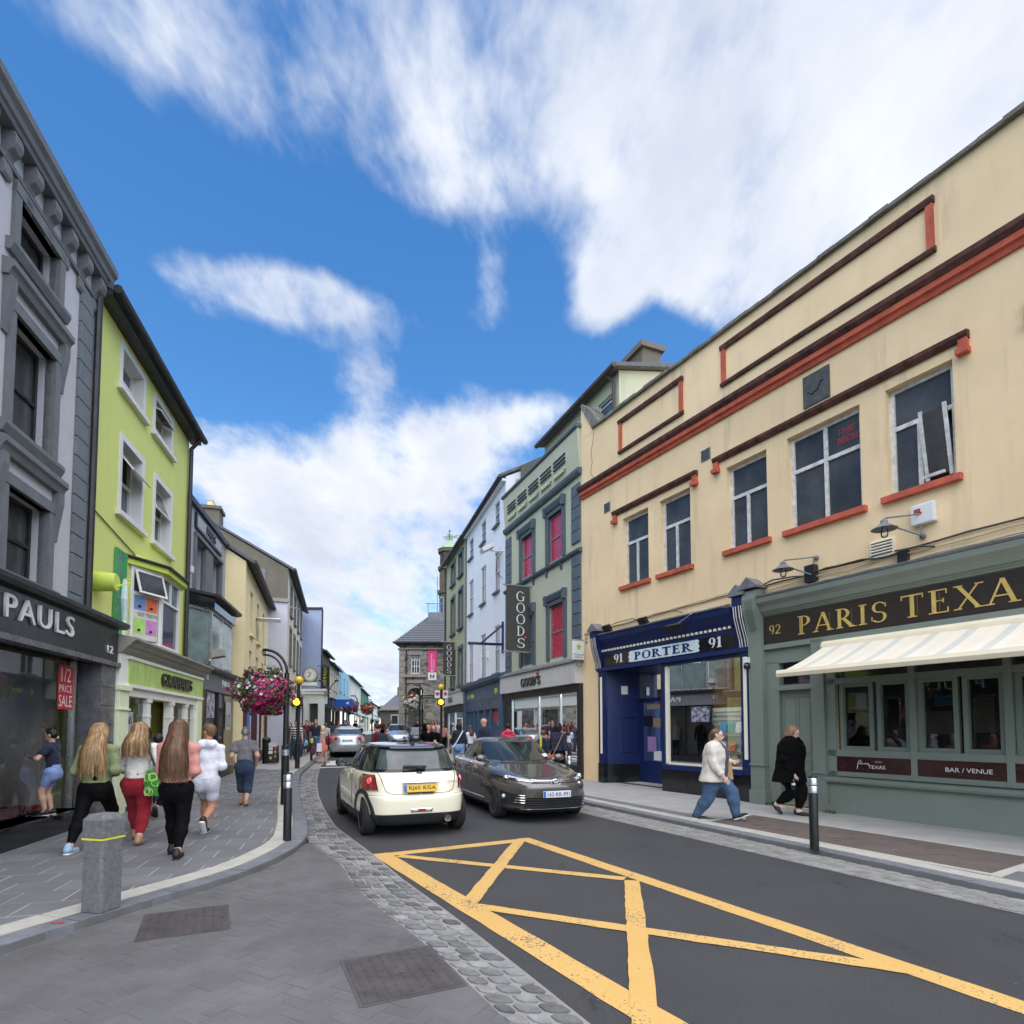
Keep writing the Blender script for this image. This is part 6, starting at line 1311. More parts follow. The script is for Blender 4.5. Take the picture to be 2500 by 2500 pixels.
# long vertical banner board, drum and rod, cables
bn = MB().box(-3.44,-2.92,UP+.01,UP+.05,3.3,5.15).build('banner_board', 'green_banner', lb)
for k, ch in enumerate('GRAHAMS'): text(bn, ch, -2.98, UP+.052, 4.86-k*.25, .16, .17, 'lilac', .0)
b = MB(); b.tube([(-3.30,UP+.055,4.6),(-3.26,UP+.06,4.2),(-3.33,UP+.06,3.8),(-3.3,UP+.06,3.4)], [.05,.08,.05,.03], 6); b.build('dancer_print', 'pale_blue', bn)
MB().lathe([(0,UP),(.17,UP),(.18,UP+.1),(.16,UP+.34),(.15,UP+.36),(0,UP+.36)], (-2.15,0,4.28), 18, axis='y').build('lamp_drum', 'lime_trim', lb, smooth=R(40)); MB().tube([(-2.15,UP+.35,4.2),(-2.6,UP+.45,4.4),(-2.95,UP+.2,4.55)], .015, 5).build('rod', 'lime_trim', lb)
wire(lb, [(-1.9+-k*.33, UP+.02, 5.55-.045*k) for k in range(8)], .012)
# shoe shop front
b = MB(); boxu(b,2.06,2.50,-.3,.10,.08,2.44); boxu(b,7.02,7.36,-.3,.10,.08,2.44); boxu(b,2.03,2.53,-.3,.14,2.32,2.42); boxu(b,2.04,2.52,-.3,.13,1.96,2.0)
sf_ = b.build('pilaster', 'shop_cream', lb, bevel=.01, split=True)
b = MB(); boxu(b,2.10,7.40,-.3,.08,2.40,3.0); boxu(b,2.5,7.36,-.2,.06,2.24,2.42)
for u in (3.72,5.18,6.28,6.98): boxu(b,u-.09,u+.09,-.12,.04,.08,2.26); boxu(b,u-.12,u+.12,-.12,.06,2.16,2.24); boxu(b,u-.11,u+.11,-.12,.05,1.86,1.90)
boxu(b,2.5,3.65,-.15,.03,.16,.62); boxu(b,5.2,7.0,-.15,.03,.16,.62); sw_ = b.build('shopfront', 'shop_white', lb, bevel=.006); sw_['label'] = 'white shopfront with a green name board'
b = MB(); boxu(b,2.5,3.65,-.15,.05,.0,.16); boxu(b,5.2,7.36,-.15,.05,0,.16); b.build('plinth', 'black_trim', sw_, split=True)
b = MB(); b.profx([(-.4,3.0),(.10,3.0),(.16,3.06),(.18,3.10),(.24,3.14),(.26,3.18),(.34,3.24),(.34,3.28),(-.2,3.36),(-.4,3.36)], -7.52, -2.06); b.build('cornice', 'cornice_grey', sw_)
b = MB(); boxu(b,2.46,7.34,.075,.10,2.46,2.92); sb_ = b.build('sign_board', 'sign_green', sw_)
for u0, u1, z0, z1 in ((2.40,7.40,2.92,2.98),(2.40,7.40,2.40,2.46)): boxu(MB(),u0,u1,.07,.13,z0,z1).build('sign_moulding', 'shop_white', sw_)
serif(sb_, 'GRAHAMS', -4.15, .105, 2.55, 2.15, .27, 'letter_dark', .05, T=.2, t=.09, S=.06, sw=.05, gap=.04)
for u0, u1 in ((2.5,3.64),(5.27,6.2),(6.37,6.9)): MB().quad((-u0,-.05,.62),(-u1,-.05,.62),(-u1,-.05,2.26),(-u0,-.05,2.26)).build('shop_window_pane', 'shop_glass', sw_, recalc=False)
b = MB(); b.quad((-2.3,-2.5,0),(-7.3,-2.5,0),(-7.3,-2.5,2.6),(-2.3,-2.5,2.6)); b.quad((-2.3,-.1,2.5),(-7.3,-.1,2.5),(-7.3,-2.5,2.5),(-2.3,-2.5,2.5)); b.quad((-2.3,-.1,.1),(-7.3,-.1,.1),(-7.3,-2.5,.1),(-2.3,-2.5,.1)); b.quad((-7.3,-.1,0),(-7.3,-2.5,0),(-7.3,-2.5,2.6),(-7.3,-.1,2.6)); b.build('shop_interior', 'room_warm', sw_, recalc=False)
MB().quad((-2.56,-.035,1.2),(-3.1,-.035,1.2),(-3.1,-.035,1.95),(-2.56,-.035,1.95)).build('window_panel', 'cloth_pale', sw_, recalc=False); serif(sw_, 'HAMS', -2.58, -.03, 1.72, .46, .14, 'letter_dark', .0, T=.2, t=.08, gap=.05)
MB().quad((-4.2,-1.5,1.72),(-4.9,-1.5,1.72),(-4.9,-1.5,1.92),(-4.2,-1.5,1.92)).build('red_notice', 'poster_red', sw_, recalc=False)
for u in (3.1,4.6,6.1): shop_light(sw_, -u, -1.0, 2.42, 14)
MB().box(-7.42,-7.36,-.3,.10,.08,3.0).build('side_strip', 'lime_trim', sw_)
# ---- slim grey shop with the glass oriel
pb_ = thing('slim_grey_building', 'narrow grey building with a glazed oriel over a grey shopfront', 'building', (*LP0,0), LANG)
b = MB(); wall(b, -11.78, -7.42, 3.2, 7.85, [(-9.2,-8.15,5.62,7.05),(-11.0,-10.0,5.62,7.05)], .3, UP); b.box(-11.78,-7.42,-8,UP-.5,0,7.8); b.build('wall', 'pauls_wall', pb_)
b = MB(); b.profx([(UP-.3,7.85),(UP+.10,7.85),(UP+.12,7.98),(UP-.3,8.0)], -11.8, -7.42); b.build('coping', 'black_trim', pb_)
bd = MB().box(-10.99,-8.06,UP-.02,UP+.07,7.30,7.74).build('sign_board', 'black_trim', pb_); MB().box(-10.92,-8.13,UP+.07,UP+.075,7.36,7.68).build('sign_face', 'pauls_wall', bd); text(bd, 'PAULS', -9.0, UP+.08, 7.40, 1.0, .24, 'black_trim', .03)
b = MB(); boxu(b,8.03,8.13,UP-.1,UP+.08,5.55,7.12); boxu(b,9.2,10.0,UP-.1,UP+.05,5.55,7.12); boxu(b,11.0,11.1,UP-.1,UP+.08,5.55,7.12); boxu(b,8.03,11.1,UP-.1,UP+.10,7.06,7.16); b.build('window_surround', 'grey_trim', pb_)
for u0, u1 in ((8.15,9.2),(10.0,11.0)): window(pb_, -u1, -u0, 5.62, 7.05, UP-.3, 'black_trim', ((.5,()),(1.,())), .06, .05, .06, 'pane')
z0_, z1_ = 3.42, 5.02; Q = [(-7.55,UP),(-8.35,.02),(-10.9,.02),(-11.75,UP)]
for P_, Q_, cols_ in ((Q[0],Q[1],()),(Q[1],Q[2],(.5,)),(Q[2],Q[3],())): bayface(P_, Q_, 0, ((1.,cols_),), pane='teal_glass', z0=z0_, z1=z1_, mat='steel', par=pb_)
b = MB(); b.prism([(-7.5,UP),(-8.3,.08),(-10.95,.08),(-11.8,UP)], z0_-.12, z0_); b.prism([(-7.42,UP),(-8.25,.14),(-11.0,.14),(-11.85,UP)], z1_, z1_+.34); b.build('oriel_frame', 'black_gloss', pb_)
b = MB(); b.prism([(-7.42,UP),(-8.2,.3),(-11.1,.3),(-11.95,UP)], z1_+.34, z1_+.42); b.build('oriel_roof', 'gutter_black', pb_)
boxu(MB(),7.9,8.6,UP-.0,UP+.01,3.4,4.5).build('maroon_panel', 'maroon', pb_)
MB().box(-7.72,-7.6,UP,UP+.12,5.9,6.08).build('alarm_box', 'white_frame', pb_)
b = MB(); boxu(b,7.42,12.4,-.3,.05,2.72,3.26); fs = b.build('fascia', 'grey_trim', pb_); b = MB(); b.profx([(-.42,3.26),(.14,3.26),(.2,3.32),(.2,3.38),(-.42,3.42)], -12.45, -7.45); b.build('fascia_cornice', 'black_trim', fs)
text(fs, 'PAULS', -9.7, .055, 2.9, 1.35, .22, 'white_print', .02); text(fs, '12', -7.9, .055, 3.0, .2, .14, 'white_print', .02, name='number')
b = MB(); boxu(b,7.42,8.0,-.3,.03,.08,2.72); boxu(b,11.9,12.4,-.3,.03,.08,2.72); boxu(b,8.0,12,-.2,.02,.0,.4); boxu(b,9.5,9.56,-.1,.02,.4,2.72); b.build('shopfront_surround', 'black_trim', pb_)
MB().quad((-8.0,-.04,.4),(-11.9,-.04,.4),(-11.9,-.04,2.72),(-8.0,-.04,2.72)).build('shop_window_pane', 'shop_glass', pb_, recalc=False)
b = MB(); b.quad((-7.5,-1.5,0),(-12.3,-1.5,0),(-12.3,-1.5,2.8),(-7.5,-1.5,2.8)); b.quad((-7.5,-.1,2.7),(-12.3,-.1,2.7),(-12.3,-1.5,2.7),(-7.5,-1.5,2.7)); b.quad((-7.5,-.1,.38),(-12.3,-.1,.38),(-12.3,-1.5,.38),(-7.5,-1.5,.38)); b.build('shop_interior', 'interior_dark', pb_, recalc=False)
p2 = MB().quad((-10.6,-.02,1.6),(-11.3,-.02,1.6),(-11.3,-.02,2.5),(-10.6,-.02,2.5)).build('sale_poster', 'cloth_pale', pb_, recalc=False); text(p2, '1/2', -10.68, -.015, 1.7, .5, .4, 'black_trim', 0.)
MB().quad((-8.3,-.02,1.95),(-9.2,-.02,1.95),(-9.2,-.02,2.65),(-8.3,-.02,2.65)).build('window_poster', 'poster_mix', pb_, recalc=False)
fl = thing('floodlight', 'boxy floodlight on the ledge under the glass oriel', 'lamp', on_L(7.95,.25,3.62), LANG); MB().rbox((0,.1,.1), (.34,.3,.2), Matrix.Rotation(R(12),3,'X')).build('housing', 'cornice_grey', fl, bevel=.01); wire(fl, [(0,0,0),(.1,-.1,-.1),(-.2,-.2,-.2)], .02, 'steel', 'arm')
for k, (u, top, lab) in enumerate(((9.0,'cloth_black','headless mannequin in a dark suit in the grey shop window'),(10.3,'cloth_white','mannequin in a white top beside the half-price poster'))):
 o = thing('mannequin', lab, 'mannequin', on_L(u,-.5,.38), LANG, 'mannequins in the grey shop window'); b = MB(); b.lathe([(.06,1.45),(.2,1.38),(.19,1.1),(.17,.9),(.2,.72)], (0,0,0), 14, sy=.65); b.tube([(.2,0,1.34),(.25,.03,1.0),(.22,.1,.75)], [.06,.05,.04], 8); b.tube([(-.2,0,1.34),(-.25,.03,1.0),(-.22,.1,.75)], [.06,.05,.04], 8); b.build('jacket', top, o, smooth=True)
 b = MB(); b.tube([(.09,0,.75),(.09,0,.02)], [.09,.06], 8); b.tube([(-.09,0,.75),(-.09,0,.02)], [.09,.06], 8); b.build('trousers', 'cloth_black', o, smooth=True); MB().tube([(0,0,1.43),(0,0,1.55)], .05, 8).build('neck', 'mannequin', o, smooth=True)
# ---- generic street house for the farther fronts
def house(name, label, P0, P1, h, depth, wallmat, rows, ncol, wmat='white_frame', surround=None, ridge=2.2, gable='none', shop=None, pane='pane', ww=.9, margin=.9, eave=.25, roofmat='slate'):
 g = gz((P0[1]+P1[1])/2); ang = frame_of(P0, P1, True); o = thing(name, label, 'building', (*P0,g), ang); L_ = math.hypot(P1[0]-P0[0], P1[1]-P0[1])
 ops = []; st = (L_-2*margin-ww)/max(1,ncol-1) if ncol > 1 else 0
 for z0, z1 in rows:
  for k in range(ncol): u = margin+k*st; ops.append((-(u+ww),-u,z0,z1))
 b = MB(); wall(b, -L_, 0, 0, h, ops+([(-L_+.5,-.5,.5,2.6)] if shop else []), .16); b.quad((0,0,-.3),(0,-depth,-.3),(0,-depth,h),(0,0,h)); b.quad((-L_,0,-.3),(-L_,-depth,-.3),(-L_,-depth,h),(-L_,0,h)); b.quad((0,-depth,-.3),(-L_,-depth,-.3),(-L_,-depth,h),(0,-depth,h))
 if ridge: b.add([(0,0,h),(0,-depth,h),(0,-depth/2,h+ridge)], [(0,1,2)]); b.add([(-L_,0,h),(-L_,-depth,h),(-L_,-depth/2,h+ridge)], [(0,1,2)])
 b.box(-L_+.02,-.02,-1.7,-1.65,0,3); b.build('wall', wallmat, o)
 for a_, c_, d_, e_ in ops:
  window(o, a_, c_, d_, e_, -.16, wmat, ((.5,()),(1.,())), .06, .05, .06, pane); sill(o, a_-.08, c_+.08, d_, surround or wallmat, .09, .1)
  if surround:
   b = MB(); b.box(a_-.13,a_,-.05,.05,d_,e_+.13); b.box(c_,c_+.13,-.05,.05,d_,e_+.13); b.box(a_,c_,-.05,.05,e_,e_+.13); b.build('window_surround', surround, o)
 if ridge:
  b = MB(); t = .12; y0 = eave; sl_ = ridge/(depth/2); ze_ = h-sl_*eave*.5
  b.add([(.1,y0,ze_),(-L_-.1,y0,ze_),(-L_-.1,-depth/2,h+ridge+.02),(.1,-depth/2,h+ridge+.02),(.1,-depth-y0,ze_),(-L_-.1,-depth-y0,ze_),(.1,y0,ze_+t),(-L_-.1,y0,ze_+t),(-L_-.1,-depth/2,h+ridge+t),(.1,-depth/2,h+ridge+t),(.1,-depth-y0,ze_+t),(-L_-.1,-depth-y0,ze_+t)], [(0,1,2,3),(3,2,5,4),(6,9,8,7),(9,10,11,8),(0,6,7,1),(0,3,9,6),(3,4,10,9),(1,7,8,2),(2,8,11,5),(4,5,11,10)])
  rf = b.build('roof', roofmat, o); MB().tube([(.1,y0+.06,ze_+.05),(-L_-.1,y0+.06,ze_+.05)], .07, 6).build('gutter', 'gutter_black', rf)
 if shop:
  m1, sign = shop; b = MB(); b.box(-L_+.1,-.1,-.1,.12,2.75,3.4); b.profx([(-.05,3.4),(.2,3.4),(.25,3.5),(-.05,3.55)], -L_+.05, -.05); b.box(-L_+.1,-L_+.5,-.1,.1,0,2.75); b.box(-.5,-.1,-.1,.1,0,2.75); b.box(-L_+.5,-.5,-.1,.05,0,.5); b.box(-L_/2-.06,-L_/2+.06,-.1,.05,.5,2.75); b.build('shopfront', m1, o)
  MB().quad((-L_+.5,-.06,.5),(-.5,-.06,.5),(-.5,-.06,2.6),(-L_+.5,-.06,2.6)).build('shop_window_pane', 'shop_glass', o, recalc=False)
 return o
def ptL(u, off): return (-6.62-.24*u+.9708*off, 8.36+.9708*u+.24*off)
h4 = house('butter_house', 'plain butter-cream house with small recessed windows behind the flower basket', ptL(11.82,.25), ptL(19.8,-.3), 7.3, 6, 'butter_wall', ((5.0,6.6),(2.9,4.4)), 3, 'grey_frame', None, 1.9, shop=('maroon',''), ww=.8, margin=1.4)
MB().box(-4.0,-3.2,.0,.9,5.9,5.94).build('sign_arm', 'steel', h4); MB().box(-1.0,-.35,.08,.12,.2,2.7).build('blue_door', 'door_blue', h4)
h5 = house('gabled_house', 'tall house with a big bare grey gable, chimney and cream street front', ptL(20.0,.57), ptL(30.9,.1), 9.1, 8.6, 'stone_wall', ((7.1,8.6),(4.6,6.4)), 4, 'white_frame', 'grey_trim', 2.4, shop=('shop_white',''), ww=.95, margin=1.2)
b = MB(); b.add([(.03,.0,7.6),(.03,-8.6,7.6),(.03,-8.6,9.1),(.03,-4.3,11.5),(.03,0,9.1)], [(0,1,2,3,4)]); gbl = b.build('bare_gable', 'render_grey', h5, recalc=False); b = MB(); b.box(.02,.05,-8.6,0,-.3,7.45); b.build('painted_gable', 'lilac_wall', h5); MB().box(.0,.14,-8.6,.05,7.45,7.62).build('gable_ledge', 'cornice_grey', h5)
wq = MB().box(.02,.06,-1.5,-1.05,8.3,9.0).build('gable_window', 'grey_frame', h5); MB().quad((.065,-1.46,8.34),(.065,-1.09,8.34),(.065,-1.09,8.96),(.065,-1.46,8.96)).build('pane', 'pane_light', wq, recalc=False)
b = MB(); b.box(-.9,.05,-4.0,-3.1,9.8,11.7); b.box(-.98,.13,-4.08,-3.02,11.7,11.85); ch = b.build('chimney', 'render_grey', h5)
for k in range(3): MB().lathe([(.16,11.85),(.14,12.1),(.17,12.14),(0,12.14)], (-.2-.3*k*.8,-3.55,0), 10).build('chimney_pot', 'butter_wall', ch)
MB().tube([(.12,-.9,7.2),(.12,-.9,4.4),(.12,-1.7,4.2)], .06, 6).build('downpipe', 'white_trim', h5)
MB().tube([(.3,.12,7.2),(-.2,.5,7.2)], .03, 6).build('sign_arm', 'steel', h5)
# chimney of the butter house
b = MB(); b.box(-.7,.0,-3.4,-2.7,8.2,9.6); b.box(-.75,.05,-3.45,-2.65,9.6,9.72); b.build('chimney', 'render_grey', h4)
# ---- blue-grey building with the wall clock
y6 = ptL(31.2,1.25)[1]; x6 = (782-1250)/1420*y6; g6 = gz(y6)
b6 = thing('blue_grey_building', 'plain blue-grey flat gable wall carrying a round clock', 'building', (x6,y6,g6), 0)
b = MB(); b.prism([(-4,0),(0,0),(-3.2,9),(-7,9)], 0, 9.3); b.build('wall', 'bluegrey_wall', b6); MB().prism([(-4.05,-.06),(.08,-.06),(-3.1,9),(-7.05,9)], 9.3, 9.45).build('coping', 'black_trim', b6); MB().tube([(.05,-.03,9.3),(.05,-.03,.1)], .05, 6).build('downpipe', 'gutter_black', b6)
ck = thing('wall_clock', 'round cream wall clock on the blue-grey gable', 'clock', (x6-.65,y6-.12,5.25), 0)
MB().lathe([(0,-.12),(.5,-.12),(.5,.1),(0,.1)], (0,0,0), 28, axis='y').build('case', 'cornice_grey', ck); MB().lathe([(0,-.135),(.4,-.135),(.4,-.1),(0,-.1)], (0,0,0), 28, axis='y').build('dial', 'clock_face', ck)
MB().rbox((-.06,-.15,-.08), (.04,.02,.24), Matrix.Rotation(R(38),3,'Y')).build('hour_hand', 'black_trim', ck); MB().rbox((-.02,-.15,.12), (.03,.02,.3), Matrix.Rotation(R(-60),3,'Y')).build('minute_hand', 'black_trim', ck)
for k in range(12): MB().rbox((.33*math.sin(R(30*k)),-.145,.33*math.cos(R(30*k))), (.025,.01,.07), Matrix.Rotation(R(30*k),3,'Y')).build('hour_mark', 'black_trim', ck)
MB().box(-.55,.45,-.1,.1,-.72,-.5).build('name_plate', 'clock_face', ck)
# white classical shopfront below it, facing down the street
b = MB(); b.box(-1.9,.55,-1.1,.0,2.9,3.5); b.box(-2.0,.65,-1.3,.0,3.5,3.7); b.box(-2.05,.75,-1.4,0,3.7,3.82)
for x in (-1.85,-.75,.2): b.box(x,x+.34,-1.1,-.8,.0,2.9)
sf6 = b.build('shopfront', 'shop_white', b6); MB().quad((-1.5,-.75,.5),(-.7,-.75,.5),(-.7,-.75,2.8),(-1.5,-.75,2.8)).build('shop_window_pane', 'shop_glass', sf6, recalc=False); MB().quad((-.4,-.75,.1),(.2,-.75,.1),(.2,-.75,2.8),(-.4,-.75,2.8)).build('doorway', 'interior_dark', sf6, recalc=False); MB().box(-2.4,-1.95,-.5,-.4,1.2,2.6).build('blue_poster', 'mag_sky_blue', sf6)
# ---- far terrace
def pxx(px, y): return (px-1250)/1420*y
far = [('coffee_house','dark grey house with the hanging coffee sign',783,40,804,45,6.6,'coffee_wall',((4.6,5.8),(3.6,4.3)),2,'black_trim',1.6),
('chimney_house','pale old house with chimney stacks beyond the coffee sign',804,45,825,52,6.2,'stone_wall',((4.3,5.5),),3,'maroon',2.0),
('pale_blue_house','pale blue rendered house up the street',826,52,851,63,6.6,'blue_house',((4.4,5.9),),3,'navy',0),
('ivory_house','ivory painted house next to the pale blue one',851,63,880,80,6.6,'cream_house',((4.4,5.9),),3,'shop_white',1.2),
('bottle_green_house','bottle green fronted house far up the street',880,80,899,98,6.4,'green_house',((4.2,5.6),),3,'shop_white',1.4),
('far_cream_house','last cream house visible at the far end of the left terrace',902,98,926,125,5.4,'cream_house',((3.6,4.8),),4,'shop_white',1.4)]
for nm, lab, p0, y0, p1, y1, h_, wm, rws, nc, sm, rg in far: house(nm, lab, (pxx(p0,y0),y0), (pxx(p1,y1),y1), h_, 7, wm, rws, nc, 'white_frame' if sm != 'navy' else 'blue_paint', None, rg, shop=(sm,''), ww=1.0, margin=1.0)
chh = bpy.data.objects['chimney_house']; MB().box(-.9,.0,-3.6,-2.6,7.4,9.2).build('chimney', 'render_grey', chh); MB().box(-5.2,-4.2,-3.6,-2.6,7.4,9.0).build('chimney', 'render_grey', chh)
def hang_sign(name, label, p, w, h, mat, txt, round_=False):
 o = thing(name, label, 'sign', p, 0)
 if round_: MB().lathe([(0,-.05),(w/2,-.05),(w/2,.05),(0,.05)], (0,0,0), 22, axis='y').build('panel', mat, o); MB().lathe([(w/2-.04,-.06),(w/2,-.06),(w/2,-.04),(w/2-.04,-.04)], (0,0,0), 22, axis='y').build('rim', 'cornice_grey', o)
 else: MB().box(-w/2,w/2,-.05,.05,-h/2,h/2).build('panel', mat, o)
 for k, c in enumerate(txt): text(o, c, 0,0,0, w*.36, h*.105, 'lime_print', 0., fn=lambda a,b_,c_: (-w*.18+a, -.06, h*.5-h*(.13+k*.145)-h*.02+b_))
 wire(o, [(-w/2-.3,0,h/2+.06),(w/2,0,h/2+.06)], .03, 'gutter_black', 'arm'); return o
yc = 38.0
hang_sign('hanging_sign', 'black vertical sign with yellow letters spelling coffee', (pxx(793,yc),yc,5.0), .50, 1.4, 'black_trim', 'COFFEE'); hang_sign('hanging_sign', 'round black pub sign below the coffee sign', (pxx(792,yc),yc,4.02), .5, .5, 'black_trim', '', True)
# trees closing the far end are built with the plants
# ================================================================== cars: horizontal outlines stacked from sill to roof
D('tyre', (.014,.014,.014), rough=.8, var=.2, scale=12, bump=.3, bscale=60)
D('alloy', (.60,.60,.61), rough=.3, metal=.35, var=.08)
D('alloy_dark', (.06,.06,.065), rough=.4, metal=.6)
D('plastic', (.022,.022,.023), rough=.55, var=.15, scale=8, bump=.1, bscale=200)
D('well', (.006,.006,.006), rough=.9)
D('seam', (.01,.01,.01), rough=.7)
D('car_pane', (.022,.028,.028), rough=.02, var=.3, scale=2, spec=.8)
D('rear_pane', (.055,.07,.068), rough=.08, var=.5, scale=3.5, spec=.8)
D('lens_red', (.30,.012,.014), rough=.12, var=.2, scale=20, spec=.7, coat=.8)
D('lens_red_lit', (.75,.03,.02), rough=.15, emit=.55)
D('lens_clear', (.62,.64,.67), rough=.12, metal=.35, var=.35, scale=30)
D('lens_amber', (.7,.2,.02), rough=.2)
D('lamp_inner', (.05,.05,.055), rough=.15, metal=.7)
D('mini_cream', s2l(236,229,202), rough=.22, var=.02, scale=1, coat=1.)
D('mini_roof', (.012,.016,.035), rough=.10, var=.1, coat=1.)
D('corolla_grey', (.13,.122,.114), rough=.22, metal=.55, var=.04, scale=1, coat=1.)
D('silver_paint', (.52,.51,.50), rough=.26, metal=.55, var=.03, coat=1.)
D('blue_silver', (.38,.43,.50), rough=.26, metal=.55, var=.03, coat=1.)
D('dark_paint', (.02,.022,.03), rough=.2, metal=.3, var=.04, coat=1.)
D('plate_yellow', (.78,.48,.03), rough=.45, var=.03)
D('plate_white', (.70,.72,.74), rough=.45, var=.03)
D('plate_blue', (.02,.13,.50), rough=.45)
D('seat_cloth', (.10,.10,.095), rough=.9)
class Car:
 KEYS = ('zf','zm','zr','yf','yr','hw','nf','nr','tf','tr')
 def __init__(s, levels):
  s.lv = np.array([[l[k] for k in Car.KEYS] for l in levels], float); s.n = len(levels)
 def par(s, t):
  t = min(max(t, 0), s.n-1-1e-6); i = int(t); f = t-i
  p0, p1, p2, p3 = s.lv[max(i-1,0)], s.lv[i], s.lv[i+1], s.lv[min(i+2,s.n-1)]
  m1, m2 = (p2-p0)*.5, (p3-p1)*.5
  d = p2-p1; bad = (m1*d <= 0); m1 = np.where(bad, 0, np.clip(np.abs(m1), 0, 2.2*np.abs(d))*np.sign(d)); bad = (m2*d <= 0); m2 = np.where(bad, 0, np.clip(np.abs(m2), 0, 2.2*np.abs(d))*np.sign(d))
  return p1*(2*f**3-3*f*f+1)+m1*(f**3-2*f*f+f)+p2*(-2*f**3+3*f*f)+m2*(f**3-f*f)
 def pt(s, th, t):
  zf, zm, zr, yf, yr, hw, nf, nr, tf, tr = s.par(t); yc = (yf+yr)/2; half = (yf-yr)/2; c, sn = math.cos(th), math.sin(th); n = nf if c > 0 else nr
  w = min(1, abs(c)/.5); n = n*w+(nf+nr)/2*(1-w)
  x = hw*abs(sn)**(2/n)*(1 if sn >= 0 else -1); v = abs(c)**(2/n)*(1 if c >= 0 else -1); y = yc+half*v
  x *= 1-(tf if v > 0 else tr)*abs(v)**2.5
  z = (zm+(zf-zm)*v**2) if v > 0 else (zm+(zr-zm)*v**2)
  return Vector((x, y, z))
 def nrm(s, th, t):
  e = .012; a = s.pt(th+e,t)-s.pt(th-e,t); b = s.pt(th,min(t+.06,s.n-1))-s.pt(th,max(t-.06,0)); n = a.cross(b)
  if n.length < 1e-9: return Vector((0,0,1))
  n.normalize(); p = s.pt(th,t); yc = (s.par(t)[3]+s.par(t)[4])/2
  return n if n.dot(Vector((p.x,p.y-yc,.3))) >= 0 else -n
 def thx(s, x, t, rear=True):        # angle where the end face reaches half-width x
  zf, zm, zr, yf, yr, hw, nf, nr, tf, tr = s.par(t); n = nr if rear else nf; k = (tr if rear else tf); q = min(.999, abs(x)/(hw*(1-k))); a = math.asin(q**(n/2)); a = math.pi-a if rear else a
  return a if x >= 0 else -a
 def thy(s, y, t, side=1):
  zf, zm, zr, yf, yr, hw, nf, nr, tf, tr = s.par(t); yc = (yf+yr)/2; v = (y-yc)/((yf-yr)/2); n = (nf+nr)/2; c = min(1,abs(v))**(n/2)*(1 if v >= 0 else -1)
  return side*math.acos(max(-1,min(1,c)))
 def patch(s, corners, off=.004, n=10, m=6):
  """corners: (th,t) at bottom-left, bottom-right, top-right, top-left"""
  b = MB(); rows = []
  for j in range(m+1):
   v = j/m; r = []
   for i in range(n+1):
    u = i/n; th = (corners[0][0]*(1-u)+corners[1][0]*u)*(1-v)+(corners[3][0]*(1-u)+corners[2][0]*u)*v; t = (corners[0][1]*(1-u)+corners[1][1]*u)*(1-v)+(corners[3][1]*(1-u)+corners[2][1]*u)*v
    r.append(s.pt(th,t)+s.nrm(th,t)*off)
   rows.append(r)
  return b.grid(rows)
 def line(s, pts, r=.004, off=.0, n=10):
  P = []
  for a, b in zip(pts, pts[1:]):
   for i in range(n): u = i/n; th, t = a[0]+(b[0]-a[0])*u, a[1]+(b[1]-a[1])*u; P.append(s.pt(th,t)+s.nrm(th,t)*off)
  P.append(s.pt(*pts[-1])+s.nrm(*pts[-1])*off); return MB().tube(P, r, 5)
 def body(s, par, mats, mat_of, axles, wr, nth=96, sub=4, name='body'):
  b = MB(); T = [i/sub for i in range((s.n-1)*sub+1)]; rows = []
  for t in T: rows.append([s.pt(2*math.pi*k/nth, t) for k in range(nth)])
  V = [p for r in rows for p in r]; F = []; Mi = []
  for i in range(len(T)-1):
   for k in range(nth): F.append((i*nth+k, i*nth+(k+1)%nth, (i+1)*nth+(k+1)%nth, (i+1)*nth+k)); Mi.append(mat_of((T[i]+T[i+1])/2, 2*math.pi*(k+.5)/nth))
  F.append(tuple(range(nth))[::-1]); Mi.append(len(mats)-1)
  F.append(tuple(range((len(T)-1)*nth, len(T)*nth))); Mi.append(mat_of(T[-1],0))
  b.v = V; b.f = F; b.m = Mi; o = b.build(name, mats, par, smooth=R(50), recalc=True)
  cut = MB()
  for ay in axles:
   for sx in (-1,1): cut.lathe([(0,sx*.50),(wr,sx*.50),(wr,sx*1.2),(0,sx*1.2)], (0,ay,wr*.88), 32, axis='x')
  co = cut.build('cut', 'well'); col.objects.unlink(co); TMP.collection.objects.link(co); TMP.collection.objects.link(o); md = o.modifiers.new('b','BOOLEAN'); md.object = co; md.operation = 'DIFFERENCE'; md.solver = 'EXACT'
  try: md.material_mode = 'TRANSFER'
  except Exception: pass
  me = tmp_eval(o); o.modifiers.clear(); o.data = me; bpy.data.objects.remove(co); TMP.collection.objects.unlink(o)
  smooth_angle(o.data, R(45)); return o
